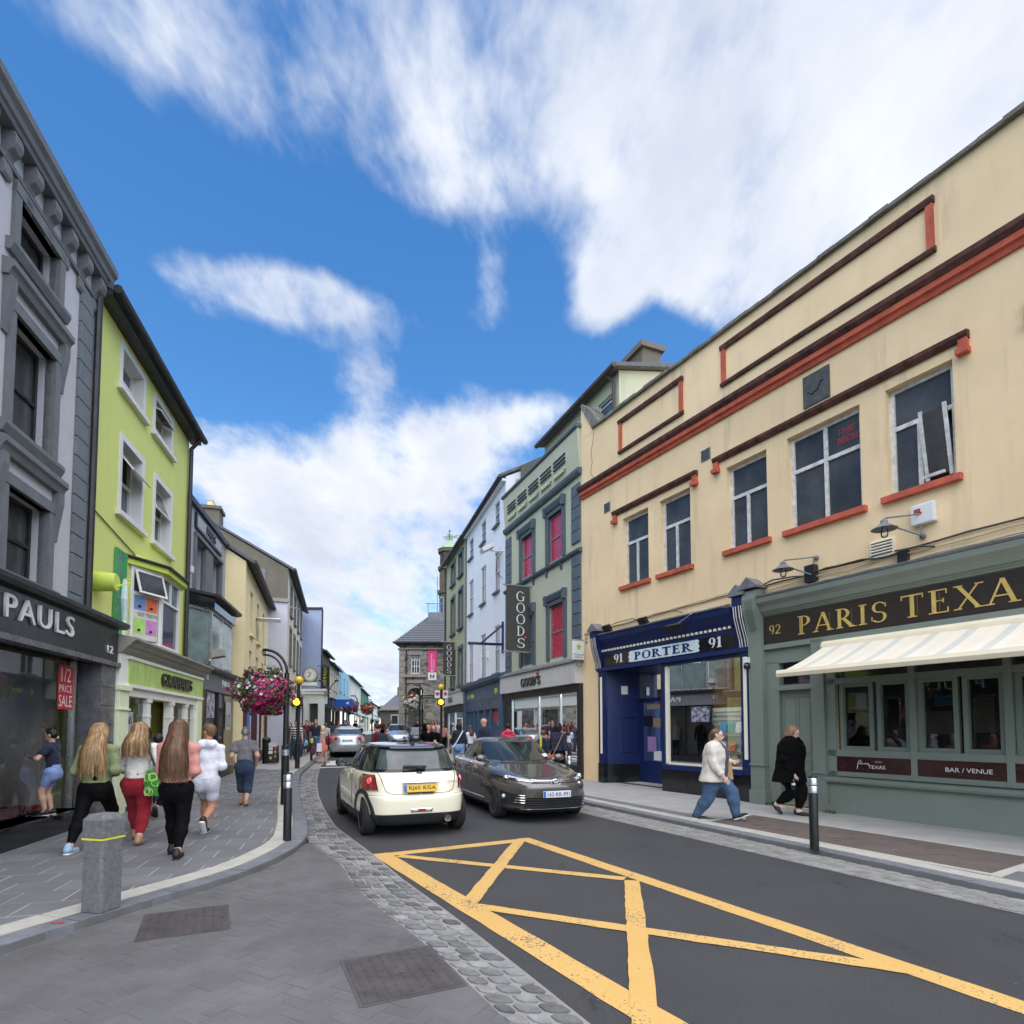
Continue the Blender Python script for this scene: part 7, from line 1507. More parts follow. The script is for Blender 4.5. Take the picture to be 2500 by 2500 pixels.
def wheel(par, x, y, r, w, side, style):
 o = MB().lathe([(r*.66,-w/2),(r*.92,-w/2+.005),(r,-w/2+.03),(r,w/2-.03),(r*.92,w/2-.005),(r*.66,w/2),(r*.66,-w/2)], (0,0,0), 32, axis='x').build('wheel', 'tyre', par, smooth=R(40)); o.location = (x,y,r)
 sx = w/2*side; b = MB(); b.lathe([(r*.67,sx),(r*.69,sx-.006*side),(r*.64,sx-.03*side),(r*.60,sx-.05*side),(0.02,sx-.045*side)], (0,0,0), 28, axis='x'); b.build('rim_dish', 'alloy_dark', o, smooth=R(40))
 b = MB()
 n = {'mini':7,'corolla':10,'plain':8}[style]
 for k in range(n):
  a = 2*math.pi*k/n + (.16*(1 if k%2 else -1) if style == 'corolla' else 0); m = Matrix.Rotation(a,3,'X'); b.rbox(m@Vector((sx-.022*side,0,r*.36)), (.02, .034 if style != 'plain' else .05, r*.62), m)
 b.lathe([(r*.685,sx-.004*side),(r*.69,sx+.001*side),(r*.63,sx-.004*side),(r*.62,sx-.02*side)], (0,0,0), 32, axis='x'); b.lathe([(0,sx-.008*side),(r*.17,sx-.012*side),(r*.18,sx-.03*side)], (0,0,0), 16, axis='x'); b.build('rim', 'alloy', o, smooth=R(35)); return o
def plate(par, txt, mat, band, p, ang, w=.52, h=.112, tilt=0):
 o = MB().box(-w/2,w/2,-.008,.004,-h/2,h/2).build('number_plate', mat, par, bevel=.004); o.location = p; o.rotation_euler = (tilt,0,ang)
 MB().box(-w/2+.004,-w/2+.05,-.0095,-.008,-h/2+.004,h/2-.004).build('plate_band', 'plate_blue', o) if band else None
 text(o, txt, 0,0,0, w*.80, h*.66, 'black_trim', 0., 'plate_characters', spacing=1.12, bold=.018, fn=lambda a,b_,c: (-w*.40+w*.055+a, -.0096, -h*.33+b_)); return o
def LV(z, yf, yr, hw, nf=5, nr=5, tf=.06, tr=.04):
 z = z if isinstance(z, tuple) else (z,z,z); return dict(zf=z[0], zm=z[1], zr=z[2], yf=yf, yr=yr, hw=hw, nf=nf, nr=nr, tf=tf, tr=tr)
PI = math.pi
# ---- cream hatchback seen from behind
mini = Car([LV(.16,1.70,-1.68,.72), LV(.20,1.76,-1.77,.79), LV(.33,1.82,-1.835,.832,5,5.5), LV(.37,1.83,-1.845,.838,5,5.5), LV(.52,1.84,-1.85,.842,5,5.5), LV(.61,1.84,-1.84,.842,5,5.5), LV(.64,1.83,-1.80,.840,5,5.5), LV((.70,.74,.74),1.78,-1.785,.836,4.5,5.2),
LV((.78,.86,.86),1.66,-1.755,.822,4,5), LV((.84,.925,.93),1.50,-1.715,.792,3.6,4.8), LV((.88,.955,.955),1.25,-1.685,.758,3.5,4.6,.05,.05), LV((.94,.975,.965),.98,-1.665,.748,3.6,4.6,.06,.06), LV((1.14,1.16,1.15),.70,-1.565,.690,3.6,4.4,.06,.07), LV((1.31,1.33,1.315),.40,-1.445,.628,3.4,4.2,.08,.08), LV((1.34,1.365,1.345),.30,-1.43,.606,3.2,4.2,.08,.08), LV((1.37,1.395,1.37),.12,-1.33,.54,3,3.6), LV((1.39,1.407,1.39),-.2,-1.05,.30,2.6,3)])
mn = thing('cream_hatchback', 'cream small hatchback with a dark roof, seen from behind', 'car', (-2.12,10.53,0), R(24.2))
def mm(t, th): return 1 if t < 2.6 else (0 if t < 10.4 else (2 if t < 13.0 else 3))
mini.body(mn, ['mini_cream','plastic','black_gloss','mini_roof','well'], mm, (1.17,-1.30), .345)
def sxx(y, z):
 t = float(np.interp(z, [.16,.20,.33,.37,.52,.61,.64,.74], range(8))); return abs(mini.pt(mini.thy(y,t,1),t).x)
for sx in (-1,1):
 for ay in (1.17,-1.30):
  bx_ = abs(mini.pt(mini.thy(ay,4.5,sx),4.5).x); b = MB(); n = 22; a0, a1 = R(-8), R(188); rows = []
  for i in range(n+1):
   a = a0+(a1-a0)*i/n; rows.append([(sx*(sxx(ay+rr*math.cos(a),.305+rr*math.sin(a))+xx), ay+rr*math.cos(a), .305+rr*math.sin(a)) for xx, rr in ((-.16,.335),(.012,.337),(.016,.345),(.014,.405),(-.010,.417))])
  b.grid(rows); b.build('wheel_arch', 'plastic', mn, smooth=R(40)); wheel(mn, sx*(bx_-.088), ay, .305, .19, sx, 'mini')
 # side glass, pillars, sill
 f = lambda y, t: mini.thy(y, t, sx)
 mini.patch([(f(.55,11.1),11.08),(f(-.52,11.1),11.12),(f(-.50,12.85),12.85),(f(.25,12.85),12.82)]).build('side_window', 'car_pane', mn, smooth=True, recalc=False); mini.patch([(f(-.60,11.1),11.12),(f(-1.33,11.1),11.14),(f(-1.24,12.8),12.8),(f(-.58,12.85),12.85)]).build('side_window', 'car_pane', mn, smooth=True, recalc=False)
 mini.line([(f(.62,10.6),10.55),(f(-1.5,10.6),10.55)], .006, .003, 20).build('belt_trim', 'chrome', mn)
 mini.line([(f(-.55,3.2),3.2),(f(-.62,6),6),(f(-.58,10.4),10.4)], .0045).build('door_seam', 'seam', mn); mini.line([(f(.75,3),3),(f(.72,8),8),(f(.62,10.4),10.4)], .0045).build('door_seam', 'seam', mn)
 p = mini.pt(f(-.40,8.6),8.6)+mini.nrm(f(-.40,8.6),8.6)*.02; b = MB(); b.tube([p+Vector((0,.07,0)),p+Vector((sx*.02,.03,0)),p+Vector((sx*.02,-.03,0)),p+Vector((0,-.07,0))], .014, 6); b.build('door_handle', 'chrome', mn, smooth=True)
 p = mini.pt(f(.62,10.9),10.9); b = MB(); b.sphere(p+Vector((sx*.17,.0,.06)), (.105,.07,.075), 14, 10); b.tube([p,p+Vector((sx*.12,0,.03))], .03, 6); mr_ = b.build('door_mirror', 'black_gloss', mn, smooth=True); MB().lathe([(0,-.068),(.085,-.066),(.086,-.06)], tuple(p+Vector((sx*.17,.0,.06))), 16, axis='y', sy=.72).build('mirror_glass', 'car_pane', mr_)
 # tail lamp: chrome surround, red lens, round lamp
 g = lambda x, t: mini.thx(sx*x, t, True)
 mini.patch([(g(.80,6.5),6.5),(g(.615,6.6),6.6),(g(.630,9.05),9.0),(g(.735,9.05),8.95)], .008, 12, 8).build('lamp_surround', 'chrome', mn, smooth=True, recalc=False); tl = mini.patch([(g(.789,6.65),6.65),(g(.628,6.75),6.75),(g(.640,8.9),8.85),(g(.724,8.9),8.8)], .013, 12, 8).build('tail_lamp', 'lens_red', mn, smooth=True, recalc=False)
 th = g(.705,7.75); p = mini.pt(th,7.8); nn = mini.nrm(th,7.8); q = nn.to_track_quat('Z','Y').to_matrix(); b = MB(); b.lathe([(.0,.030),(.030,.026),(.034,.016)], (0,0,0), 16); ln = b.build('lamp_bulb', 'lens_red_lit', tl, smooth=True); ln.location = p; ln.rotation_euler = q.to_euler()
 b = MB(); b.lathe([(.042,.012),(.048,.022),(.054,.012)], (0,0,0), 20); ln = b.build('lamp_ring', 'lens_clear', tl, smooth=True); ln.location = p; ln.rotation_euler = q.to_euler()
def rx(x, t): return mini.thx(x, t, True)
def wrap(a): return a if a >= 0 else a+2*PI
def rpatch(x0, x1, t0, t1, x2=None, x3=None, off=.005, n=16, m=6): return mini.patch([(wrap(rx(x0,t0)),t0),(wrap(rx(x1,t0)),t0),(wrap(rx(x2 if x2 is not None else x1,t1)),t1),(wrap(rx(x3 if x3 is not None else x0,t1)),t1)], off, n, m)
rpatch(.60,-.60,11.25,12.85,-.50,.50,.006).build('rear_window', 'rear_pane', mn, smooth=True, recalc=False)
L_ = lambda pts, r=.005: mini.line([(wrap(rx(x,t)),t) for x,t in pts], r)
L_([(.60,10.3),(.58,8.4),(.52,6.6),(.44,6.15),(0.02,6.02)]).build('hatch_seam', 'seam', mn); L_([(-.60,10.3),(-.58,8.4),(-.52,6.6),(-.44,6.15),(-.02,6.02)]).build('hatch_seam', 'seam', mn)
L_([(.80,5.6),(.54,5.75)]).build('bumper_seam', 'seam', mn); L_([(-.80,5.6),(-.54,5.75)]).build('bumper_seam', 'seam', mn)
b = MB(); b.profx([(-1.80,.845),(-1.845,.838),(-1.855,.818),(-1.83,.80),(-1.79,.795)], -.29, .29); b.build('grip_bar', 'chrome', mn, smooth=R(30), bevel=.006)
plate(mn, 'RJ60 KGA', 'plate_yellow', True, (-.015,-1.832,.728), 0, .52, .112, R(-8)); MB().box(-.2,.2,-1.84,-1.80,.655,.668).build('plate_frame', 'plastic', mn)
b = MB(); b.box(-.17,.17,-1.868,-1.83,.375,.44); fg = b.build('fog_lamp', 'chrome', mn, bevel=.02); MB().box(-.145,.145,-1.873,-1.86,.392,.424).build('fog_lens', 'lens_clear', fg, bevel=.008); MB().box(-.06,.06,-1.876,-1.86,.39,.426).build('fog_red', 'lens_red', fg)
b = MB(); b.lathe([(.045,-1.90),(.05,-1.90),(.052,-1.70),(.04,-1.70),(.04,-1.90)], (.40,0,.265), 18, axis='y'); b.build('exhaust', 'chrome', mn, smooth=R(40)); MB().lathe([(0,-1.86),(.041,-1.86)], (.40,0,.265), 14, axis='y').build('exhaust_bore', 'well', mn)
p = mini.pt(PI,11.35); b = MB(); b.rbox(p+Vector((-.06,-.025,.03)), (.36,.03,.032), Matrix.Rotation(R(2),3,'Y')); b.rbox(p+Vector((.02,-.02,.02)), (.1,.05,.05)); b.build('wiper', 'plastic', mn, bevel=.008)
p = mini.pt(PI,9.9); MB().lathe([(0,-.02),(.028,-.015),(.03,0)], tuple(p+Vector((0,-.005,-.01))), 14, axis='y', sx=1.6).build('badge', 'alloy_dark', mn, smooth=True)
text(mn, 'COOPER D', 0,0,0, .17, .03, 'alloy_dark', 0., 'badge_lettering', fn=lambda a,b_,c: (.40+a, -1.80+.0-.02*(.40+a), .795+b_))
b = MB(); b.profy([(-.035,1.375),(.035,1.375),(.02,1.41),(-.02,1.41)], -1.3, -1.2); b.tube([(0,-1.24,1.40),(0,-1.36,1.56)], [.006,.003], 5); b.build('antenna', 'plastic', mn)
# roof spoiler lip
b = MB(); P = [mini.pt(wrap(rx(x,13.6)),13.6) for x in np.linspace(.52,-.52,17)]; b.grid([[p+Vector((0,.05,.01)) for p in P],[p+Vector((0,-.06,.004)) for p in P],[p+Vector((0,-.065,-.018)) for p in P],[p+Vector((0,0,-.03)) for p in P]]); b.build('spoiler', 'mini_roof', mn, smooth=R(40))
for x in (-.33,.33): MB().sphere((x,-.75,1.10), (.13,.06,.12), 10, 8).build('headrest', 'seat_cloth', mn, smooth=True)
# ---- saloons
def saloon(name, label, loc, ang, paint, front=True, scale=1., detail=True, platet='162-KK-991', group=None):
 c = Car([LV(.17,2.14,-2.16,.78), LV(.22,2.22,-2.24,.85), LV(.30,2.27,-2.28,.875,4.2,5), LV(.48,2.30,-2.31,.886,3.9,5), LV(.60,2.31,-2.32,.888,3.8,5), LV(.66,2.29,-2.31,.888,3.7,5), LV((.72,.76,.80),2.22,-2.30,.885,3.5,5), LV((.755,.86,.92),2.12,-2.28,.872,3.3,4.8), LV((.785,.935,1.0),2.00,-2.25,.845,3.2,4.6),
 LV((.84,.975,1.045),1.72,-2.18,.800,3.1,4.4), LV((.945,.995,1.06),1.18,-1.88,.770,3.0,4.0,.03,.05), LV((.975,1.01,1.07),1.02,-1.74,.760,3.0,3.8,.05,.06), LV((1.17,1.20,1.20),.62,-1.36,.700,3.0,3.6,.07,.08), LV((1.36,1.385,1.36),.20,-.92,.628,3.0,3.4,.08,.1), LV((1.39,1.42,1.39),.08,-.82,.598,2.9,3.2,.08,.1), LV((1.43,1.448,1.42),-.12,-.62,.50,2.6,2.8), LV((1.45,1.456,1.44),-.25,-.45,.25,2.4,2.6)])
 o = thing(name, label, 'car', loc, ang, group); o.scale = (scale,)*3
 c.body(o, [paint,'plastic',paint,'well'], lambda t, th: 1 if t < 1.4 else 0, (1.36,-1.34), .355, 96 if detail else 64, 4 if detail else 2)
 for sx in (-1,1):
  f = lambda y, t: c.thy(y, t, sx)
  for ay in (1.36,-1.34): wheel(o, sx*(abs(c.pt(c.thy(ay,4,sx),4).x)-.105), ay, .316, .20, sx, 'corolla' if detail else 'plain')
  c.patch([(f(.55,11.2),11.15),(f(-.28,11.2),11.15),(f(-.28,12.85),12.85),(f(.10,12.85),12.82)]).build('side_window', 'car_pane', o, smooth=True, recalc=False)
  c.patch([(f(-.36,11.2),11.15),(f(-1.22,11.2),11.15),(f(-.84,12.8),12.8),(f(-.36,12.85),12.85)]).build('side_window', 'car_pane', o, smooth=True, recalc=False)
  c.patch([(f(-1.27,11.2),11.15),(f(-1.5,11.2),11.2),(f(-1.3,11.7),11.7),(f(-1.2,11.7),11.7)]).build('side_window', 'car_pane', o, smooth=True, recalc=False)
  c.line([(f(.66,10.75),10.75),(f(-1.5,10.75),10.75)], .008, .004, 20).build('belt_trim', 'chrome', o)
  p = c.pt(f(.62,10.9),10.9); b = MB(); b.sphere(p+Vector((sx*.17,.02,.06)), (.115,.075,.07), 14, 10); b.tube([p,p+Vector((sx*.12,0,.04))], .03, 6); mr_ = b.build('door_mirror', paint, o, smooth=True); MB().lathe([(0,-.055),(.09,-.053),(.092,-.045)], tuple(p+Vector((sx*.17,.0,.06))), 14, axis='y', sy=.7).build('mirror_glass', 'car_pane', mr_)
  if detail:
   for y0, y1 in ((.72,.66),(-.30,-.32),(-1.28,-1.02)): c.line([(f(y0,3),3),(f(y0,7),7),(f(y1,10.6),10.6)], .004).build('door_seam', 'seam', o)
   for y0 in (-.15,-1.05):
    p = c.pt(f(y0,8.2),8.2); MB().tube([p+Vector((sx*.005,.09,0)),p+Vector((sx*.03,.05,0)),p+Vector((sx*.03,-.05,0)),p+Vector((sx*.005,-.09,0))], .013, 6).build('door_handle', 'chrome', o, smooth=True)
   c.line([(f(.95,2.2),2.2),(f(-.95,2.2),2.2)], .014, .006, 14).build('sill_trim', 'chrome', o)
 fx = lambda x, t: c.thx(x, t, False)
 rxx = lambda x, t: wrap(c.thx(x, t, True))
 b = MB(); rows = []
 if detail:
  # windscreen on the sloping front of the cabin
  c.patch([(fx(.66,11.3),11.25),(-fx(.66,11.3),11.25),(-fx(.53,12.9),12.92),(fx(.53,12.9),12.92)], .006, 24, 8).build('windscreen', 'car_glass' if False else 'car_pane', o, smooth=True, recalc=False)
  for x0, x1 in ((.50,-.05),(-.08,-.58)): c.line([(fx(x0,11.15) if x0 > 0 else fx(x0,11.15),11.12),(fx(x1,11.2),11.22)], .009, .018, 12).build('wiper', 'plastic', o)
  c.patch([(fx(.02,12.6),12.55),(fx(-.02,12.6),12.55),(fx(-.10,12.85),12.85),(fx(.10,12.85),12.85)], .012, 6, 3).build('mirror_mount', 'black_gloss', o, recalc=False); c.patch([(fx(-.42,11.5),11.45),(fx(-.60,11.5),11.45),(fx(-.57,11.75),11.7),(fx(-.40,11.75),11.7)], .010, 6, 3).build('tax_disc', 'plate_white', o, recalc=False)
  for sx in (-1,1):       # headlamps sweeping round the corner, clear lens over dark bowl
   q = lambda x, t: fx(sx*x, t)
   s0 = c.thy(1.80, 6.6, sx); s1 = c.thy(1.72,7.4,sx)
   hl = c.patch([(q(.42,5.75),5.75),(s0,6.25),(s1,7.15),(q(.42,6.5),6.5)], .006, 18, 6).build('headlamp', 'lens_clear', o, smooth=True, recalc=False)
   c.patch([(q(.60,5.95),5.95),(q(.80,6.0),6.05),(q(.80,6.6),6.55),(q(.60,6.4),6.4)], .012, 8, 5).build('lamp_bowl', 'lamp_inner', hl, smooth=True, recalc=False)
   th = q(.70,6.2); p = c.pt(th,6.25)+c.nrm(th,6.25)*.012; MB().sphere(p, .045, 12, 8).build('lamp_projector', 'chrome', hl, smooth=True)
   c.line([(q(.40,5.65),5.65),(s0,6.15),(s1,7.2)], .010, .008, 14).build('lamp_trim', 'chrome', hl)
   fgb = c.patch([(q(.52,2.1),2.1),(q(.80,2.2),2.2),(q(.84,3.6),3.7),(q(.58,3.0),3.0)], .006, 12, 6).build('fog_recess', 'plastic', o, smooth=True, recalc=False)
   th = q(.745,2.75); p = c.pt(th,2.75)+c.nrm(th,2.75)*.01; MB().sphere(p, .042, 12, 8).build('fog_lamp', 'lens_clear', fgb, smooth=True)
   for k in range(4): c.line([(q(.53,2.3+.22*k),2.3+.22*k),(q(.66-.015*k,2.32+.22*k),2.32+.22*k)], .011, .012, 6).build('trim_bar', 'chrome', fgb)
   th = c.thy(1.92,4.6,sx)
  # upper grille: chrome wing with emblem, lower grille with bars
  c.patch([(fx(.43,5.35),5.35),(fx(-.43,5.35),5.35),(fx(-.43,5.95),5.95),(fx(.43,5.95),5.95)], .006, 16, 4).build('upper_grille', 'plastic', o, smooth=True, recalc=False)
  for t0 in (5.98,5.62): c.line([(fx(.44,t0),t0+.18),(fx(.01,t0),t0-.05),(fx(-.01,t0),t0-.05),(fx(-.44,t0),t0+.18)], .014 if t0 > 5.8 else .007, .010, 14).build('grille_bar', 'chrome', o, smooth=True)
  th = 1e-3; p = c.pt(0,5.55)+Vector((0,.025,0)); b = MB()
  for rx_, rz_, oz in ((.085,.06,0),(.055,.022,.022),(.024,.055,.003)): b.tube([p+Vector((rx_*math.cos(2*PI*i/20),0,oz+rz_*math.sin(2*PI*i/20))) for i in range(21)], .008, 5)
  b.build('emblem', 'chrome', o, smooth=True)
  gr = c.patch([(fx(.56,1.6),1.6),(fx(-.56,1.6),1.6),(fx(-.50,2.75),2.8),(fx(.50,2.75),2.8)], .006, 18, 6).build('lower_grille', 'well', o, smooth=True, recalc=False)
  for k in range(5): c.line([(fx(.55-.01*k,1.8+.2*k),1.8+.2*k),(fx(-.55+.01*k,1.8+.2*k),1.8+.2*k)], .008, .010, 16).build('grille_bar', 'plastic', gr)
  c.line([(fx(.66,1.45),1.45),(fx(-.66,1.45),1.45)], .012, .008, 16).build('lip_trim', 'chrome', o)
  plate(o, platet, 'plate_white', True, (0,2.335,.50), PI, .52, .112, 0)
  c.line([(fx(.62,8.2),8.3),(fx(.52,9.8),9.9)], .004).build('bonnet_seam', 'seam', o); c.line([(fx(-.62,8.2),8.3),(fx(-.52,9.8),9.9)], .004).build('bonnet_seam', 'seam', o)
 else:
  c.patch([(fx(.66,11.3),11.25),(-fx(.66,11.3),11.25),(-fx(.53,12.9),12.92),(fx(.53,12.9),12.92)], .006, 16, 6).build('windscreen', 'car_pane', o, smooth=True, recalc=False)
  c.patch([(rxx(.62,11.4),11.35),(rxx(-.62,11.4),11.35),(rxx(-.48,12.85),12.85),(rxx(.48,12.85),12.85)], .006, 16, 6).build('rear_window', 'rear_pane', o, smooth=True, recalc=False)
  for sx in (-1,1):
   tl = c.patch([(rxx(sx*.50,6.2),6.2),(c.thy(-2.05,6.2,sx) % (2*PI),6.2),(c.thy(-2.0,7.6,sx) % (2*PI),7.6),(rxx(sx*.48,7.3),7.3)], .008, 10, 5).build('tail_lamp', 'lens_red', o, smooth=True, recalc=False)
   th = rxx(sx*.66,6.8); p = c.pt(th,6.8)+c.nrm(th,6.8)*.01; MB().sphere(p, .05, 10, 6).build('lamp_bulb', 'lens_red_lit', tl, smooth=True)
   c.patch([(fx(sx*.42,5.75),5.75),(c.thy(1.80,6.6,sx),6.25),(c.thy(1.72,7.4,sx),7.15),(fx(sx*.42,6.5),6.5)], .006, 12, 5).build('headlamp', 'lens_clear', o, smooth=True, recalc=False)
  c.patch([(fx(.43,5.0),5.0),(fx(-.43,5.0),5.0),(fx(-.43,5.95),5.95),(fx(.43,5.95),5.95)], .006, 10, 3).build('upper_grille', 'plastic', o, smooth=True, recalc=False); c.patch([(fx(.6,1.7),1.7),(fx(-.6,1.7),1.7),(fx(-.5,2.7),2.7),(fx(.5,2.7),2.7)], .006, 10, 3).build('lower_grille', 'plastic', o, smooth=True, recalc=False)
  plate(o, platet, 'plate_white', True, (0,-2.325,.80), 0, .5, .11, 0); plate(o, platet, 'plate_white', True, (0,2.335,.50), PI, .5, .11, 0)
  c.line([(rxx(.3,7.75),7.75),(rxx(-.3,7.75),7.75)], .014, .008, 10).build('boot_trim', 'chrome', o)
 return o
co = saloon('grey_saloon', 'dark grey saloon facing the camera in the right lane', (-.02,12.30,0), R(180+20), 'corolla_grey')
saloon('silver_saloon', 'silver saloon driving away beyond the crossing, rear lamps showing', (-8.75,31.0,gz(31)), R(16), 'silver_paint', detail=False, platet='10-C-20967')
saloon('dark_saloon', 'dark car directly ahead of the silver saloon', (-10.6,37.0,gz(37)), R(16), 'dark_paint', detail=False, platet='08-KK-412')
# ---- taller people carriers in the distance
def mpv(name, label, loc, ang, paint, scale=1.):
 c = Car([LV(.18,2.0,-2.0,.78), LV(.25,2.08,-2.08,.85), LV(.45,2.12,-2.12,.87,4,5), LV(.62,2.10,-2.12,.872,4,5), LV((.78,.85,.9),2.0,-2.10,.865,3.6,5), LV((.90,1.0,1.03),1.75,-2.07,.83,3.3,4.6), LV((1.02,1.05,1.08),1.35,-2.04,.79,3.2,4.4), LV((1.1,1.1,1.1),1.15,-2.02,.775,3.2,4.4), LV((1.4,1.4,1.4),.62,-1.92,.70,3.2,4.2), LV((1.55,1.57,1.55),.35,-1.84,.64,3,4), LV((1.60,1.62,1.60),.1,-1.75,.55,2.8,3.5), LV((1.63,1.64,1.62),-.3,-1.3,.25,2.5,3)])
 o = thing(name, label, 'car', loc, ang); o.scale = (scale,)*3; c.body(o, [paint,'plastic','well'], lambda t, th: 1 if t < 1 else 0, (1.3,-1.3), .35, 64, 2)
 fx = lambda x, t: c.thx(x, t, False); rr = lambda x, t: wrap(c.thx(x, t, True))
 c.patch([(fx(.68,7.2),7.15),(-fx(.68,7.2),7.15),(-fx(.56,8.9),8.9),(fx(.56,8.9),8.9)], .006, 14, 6).build('windscreen', 'car_pane', o, smooth=True, recalc=False); c.patch([(rr(.62,7.3),7.2),(rr(-.62,7.3),7.2),(rr(-.52,8.8),8.8),(rr(.52,8.8),8.8)], .006, 14, 6).build('rear_window', 'rear_pane', o, smooth=True, recalc=False)
 for sx in (-1,1):
  f = lambda y, t: c.thy(y, t, sx)
  for ay in (1.3,-1.3): wheel(o, sx*.765, ay, .31, .2, sx, 'plain')
  c.patch([(f(.75,7.15),7.12),(f(-1.75,7.15),7.12),(f(-1.6,8.8),8.8),(f(.35,8.8),8.8)], .006, 14, 5).build('side_window', 'car_pane', o, smooth=True, recalc=False)
  c.patch([(fx(sx*.50,3.3),3.3),(c.thy(1.72,3.8,sx),3.9),(c.thy(1.55,4.7,sx),4.7),(fx(sx*.45,4.1),4.1)], .006, 10, 5).build('headlamp', 'lens_clear', o, smooth=True, recalc=False)
  tl = c.patch([(rr(sx*.66,3.6),3.6),(rr(sx*.84,3.6),3.6),(rr(sx*.76,6.4),6.4),(rr(sx*.64,6.4),6.4)], .008, 8, 5).build('tail_lamp', 'lens_red_lit', o, smooth=True, recalc=False)
  p = c.pt(f(.85,6.6),6.6); MB().sphere(p+Vector((sx*.15,0,.08)), (.1,.07,.08), 10, 8).build('door_mirror', paint, o, smooth=True)
 c.patch([(fx(.44,2.9),2.9),(fx(-.44,2.9),2.9),(fx(-.44,3.4),3.4),(fx(.44,3.4),3.4)], .006, 8, 3).build('upper_grille', 'chrome', o, smooth=True, recalc=False); c.patch([(fx(.6,1.2),1.2),(fx(-.6,1.2),1.2),(fx(-.55,2.0),2.0),(fx(.55,2.0),2.0)], .006, 8, 3).build('lower_grille', 'plastic', o, smooth=True, recalc=False)
 plate(o, '07-KK-518', 'plate_white', True, (0,2.14,.46), PI, .5, .11); plate(o, '07-KK-518', 'plate_white', True, (0,-2.145,.75), 0, .5, .11); return o
mpv('silver_people_carrier', 'pale silver people carrier coming towards us past the market house', (-8.25,42.2,gz(42)), R(180+14), 'blue_silver', .95)
mpv('dark_people_carrier', 'dark car with lit brake lamps in front of the stone arcade', (-7.0,42.6,gz(42.6)), R(8), 'dark_paint', .82)
saloon('parked_saloon', 'small dark saloon far up the left side of the street', (-16.2,56,gz(56)), R(18), 'dark_paint', detail=False, platet='05-WD-77')
# ================================================================== people: smooth implicit figures, one mesh per body and per garment
D('skin', (.56,.33,.24), rough=.55, var=.06, scale=12); D('skin_pale', (.64,.42,.33), rough=.55, var=.06, scale=12); D('skin_tan', (.44,.22,.13), rough=.55, var=.06, scale=12)
D('eye', (.02,.015,.012), rough=.2); D('lips', (.40,.13,.12), rough=.5)
def HAIR(n, c, **k): D(n, c, rough=.5, var=.5, scale=26, stretch=(1,1,.12), rnd=.42, spec=.4, **k)
HAIR('hair_blonde', (.42,.27,.12)); HAIR('hair_dkblonde', (.30,.18,.085)); HAIR('hair_brown', (.115,.055,.028)); HAIR('hair_dark', (.016,.011,.009)); HAIR('hair_grey', (.34,.30,.26)); HAIR('hair_red', (.26,.07,.025)); HAIR('hair_sand', (.15,.085,.04)); HAIR('hair_pale', (.58,.42,.22))
def CL(n, c, **k): D(n, c, rough=k.pop('rough',.9), var=k.pop('var',.10), scale=k.pop('scale',7), bump=k.pop('bump',.9), bscale=k.pop('bscale',14), sheen=k.pop('sheen',.06), **k)
CL('c_green', s2l(128,138,96)); CL('c_pink', s2l(206,142,132)); CL('c_white', s2l(224,222,228)); CL('c_cream', s2l(206,196,184)); CL('c_offwhite', s2l(214,208,200)); CL('c_black', (.003,.003,.0032), spec=.1, sheen=0.); CL('c_legging', (.003,.003,.0033), rough=.75, spec=.12, sheen=0.); CL('c_red', s2l(140,18,34)); CL('c_jeans', s2l(64,88,118), var=.3); CL('c_ljeans', s2l(128,168,204), var=.2); CL('c_denim', s2l(42,56,80), var=.25); CL('c_grey', s2l(118,116,118), var=.35, scale=60); CL('c_navy', (.012,.017,.04)); CL('c_maroon', s2l(92,24,40)); CL('c_coral', s2l(214,120,100), var=.3, scale=30); CL('c_lblue', s2l(140,200,222)); CL('c_fuchsia', s2l(216,60,96)); CL('c_slate', s2l(70,72,86)); CL('c_stone', s2l(190,184,176)); CL('c_orange', s2l(190,80,50)); CL('c_teal', s2l(40,60,66)); CL('c_yellow', s2l(220,220,40)); CL('c_shortw', s2l(196,196,206)); CL('c_shortblue', s2l(130,150,196))
D('shoe_black', (.012,.012,.012), rough=.6); D('shoe_white', (.6,.62,.64), rough=.6); D('shoe_blue', s2l(158,184,204), rough=.8); D('shoe_tan', (.35,.19,.11), rough=.6); D('sole', (.72,.71,.68), rough=.7); D('bag_tan', s2l(186,146,96), rough=.6); D('bag_green', s2l(60,140,40), rough=.8); D('bag_line', s2l(205,230,150), rough=.8); D('bag_black', (.02,.022,.025), rough=.5); D('bag_maroon', s2l(100,40,50), rough=.5); D('bag_white', s2l(232,232,236), rough=.5)
def _stripe(name):
 m, nt, p, N, L = node_mat(name); p.inputs['Roughness'].default_value = .9; g = N('ShaderNodeNewGeometry'); s = N('ShaderNodeSeparateXYZ'); L(g.outputs['Position'], s.inputs[0])
 a = N('ShaderNodeMath'); a.operation = 'MULTIPLY'; a.inputs[1].default_value = 9.5; L(s.outputs[2], a.inputs[0]); f = N('ShaderNodeMath'); f.operation = 'FRACT'; L(a.outputs[0], f.inputs[0]); t = N('ShaderNodeMath'); t.operation = 'GREATER_THAN'; t.inputs[1].default_value = .5; L(f.outputs[0], t.inputs[0])
 x = N('ShaderNodeMixRGB'); x.inputs[1].default_value = (.045,.015,.035,1); x.inputs[2].default_value = (.62,.56,.58,1); L(t.outputs[0], x.inputs[0]); L(x.outputs[0], p.inputs['Base Color']); return m
SPECIAL['c_stripe'] = _stripe
V3 = lambda *a: np.array(a, float)
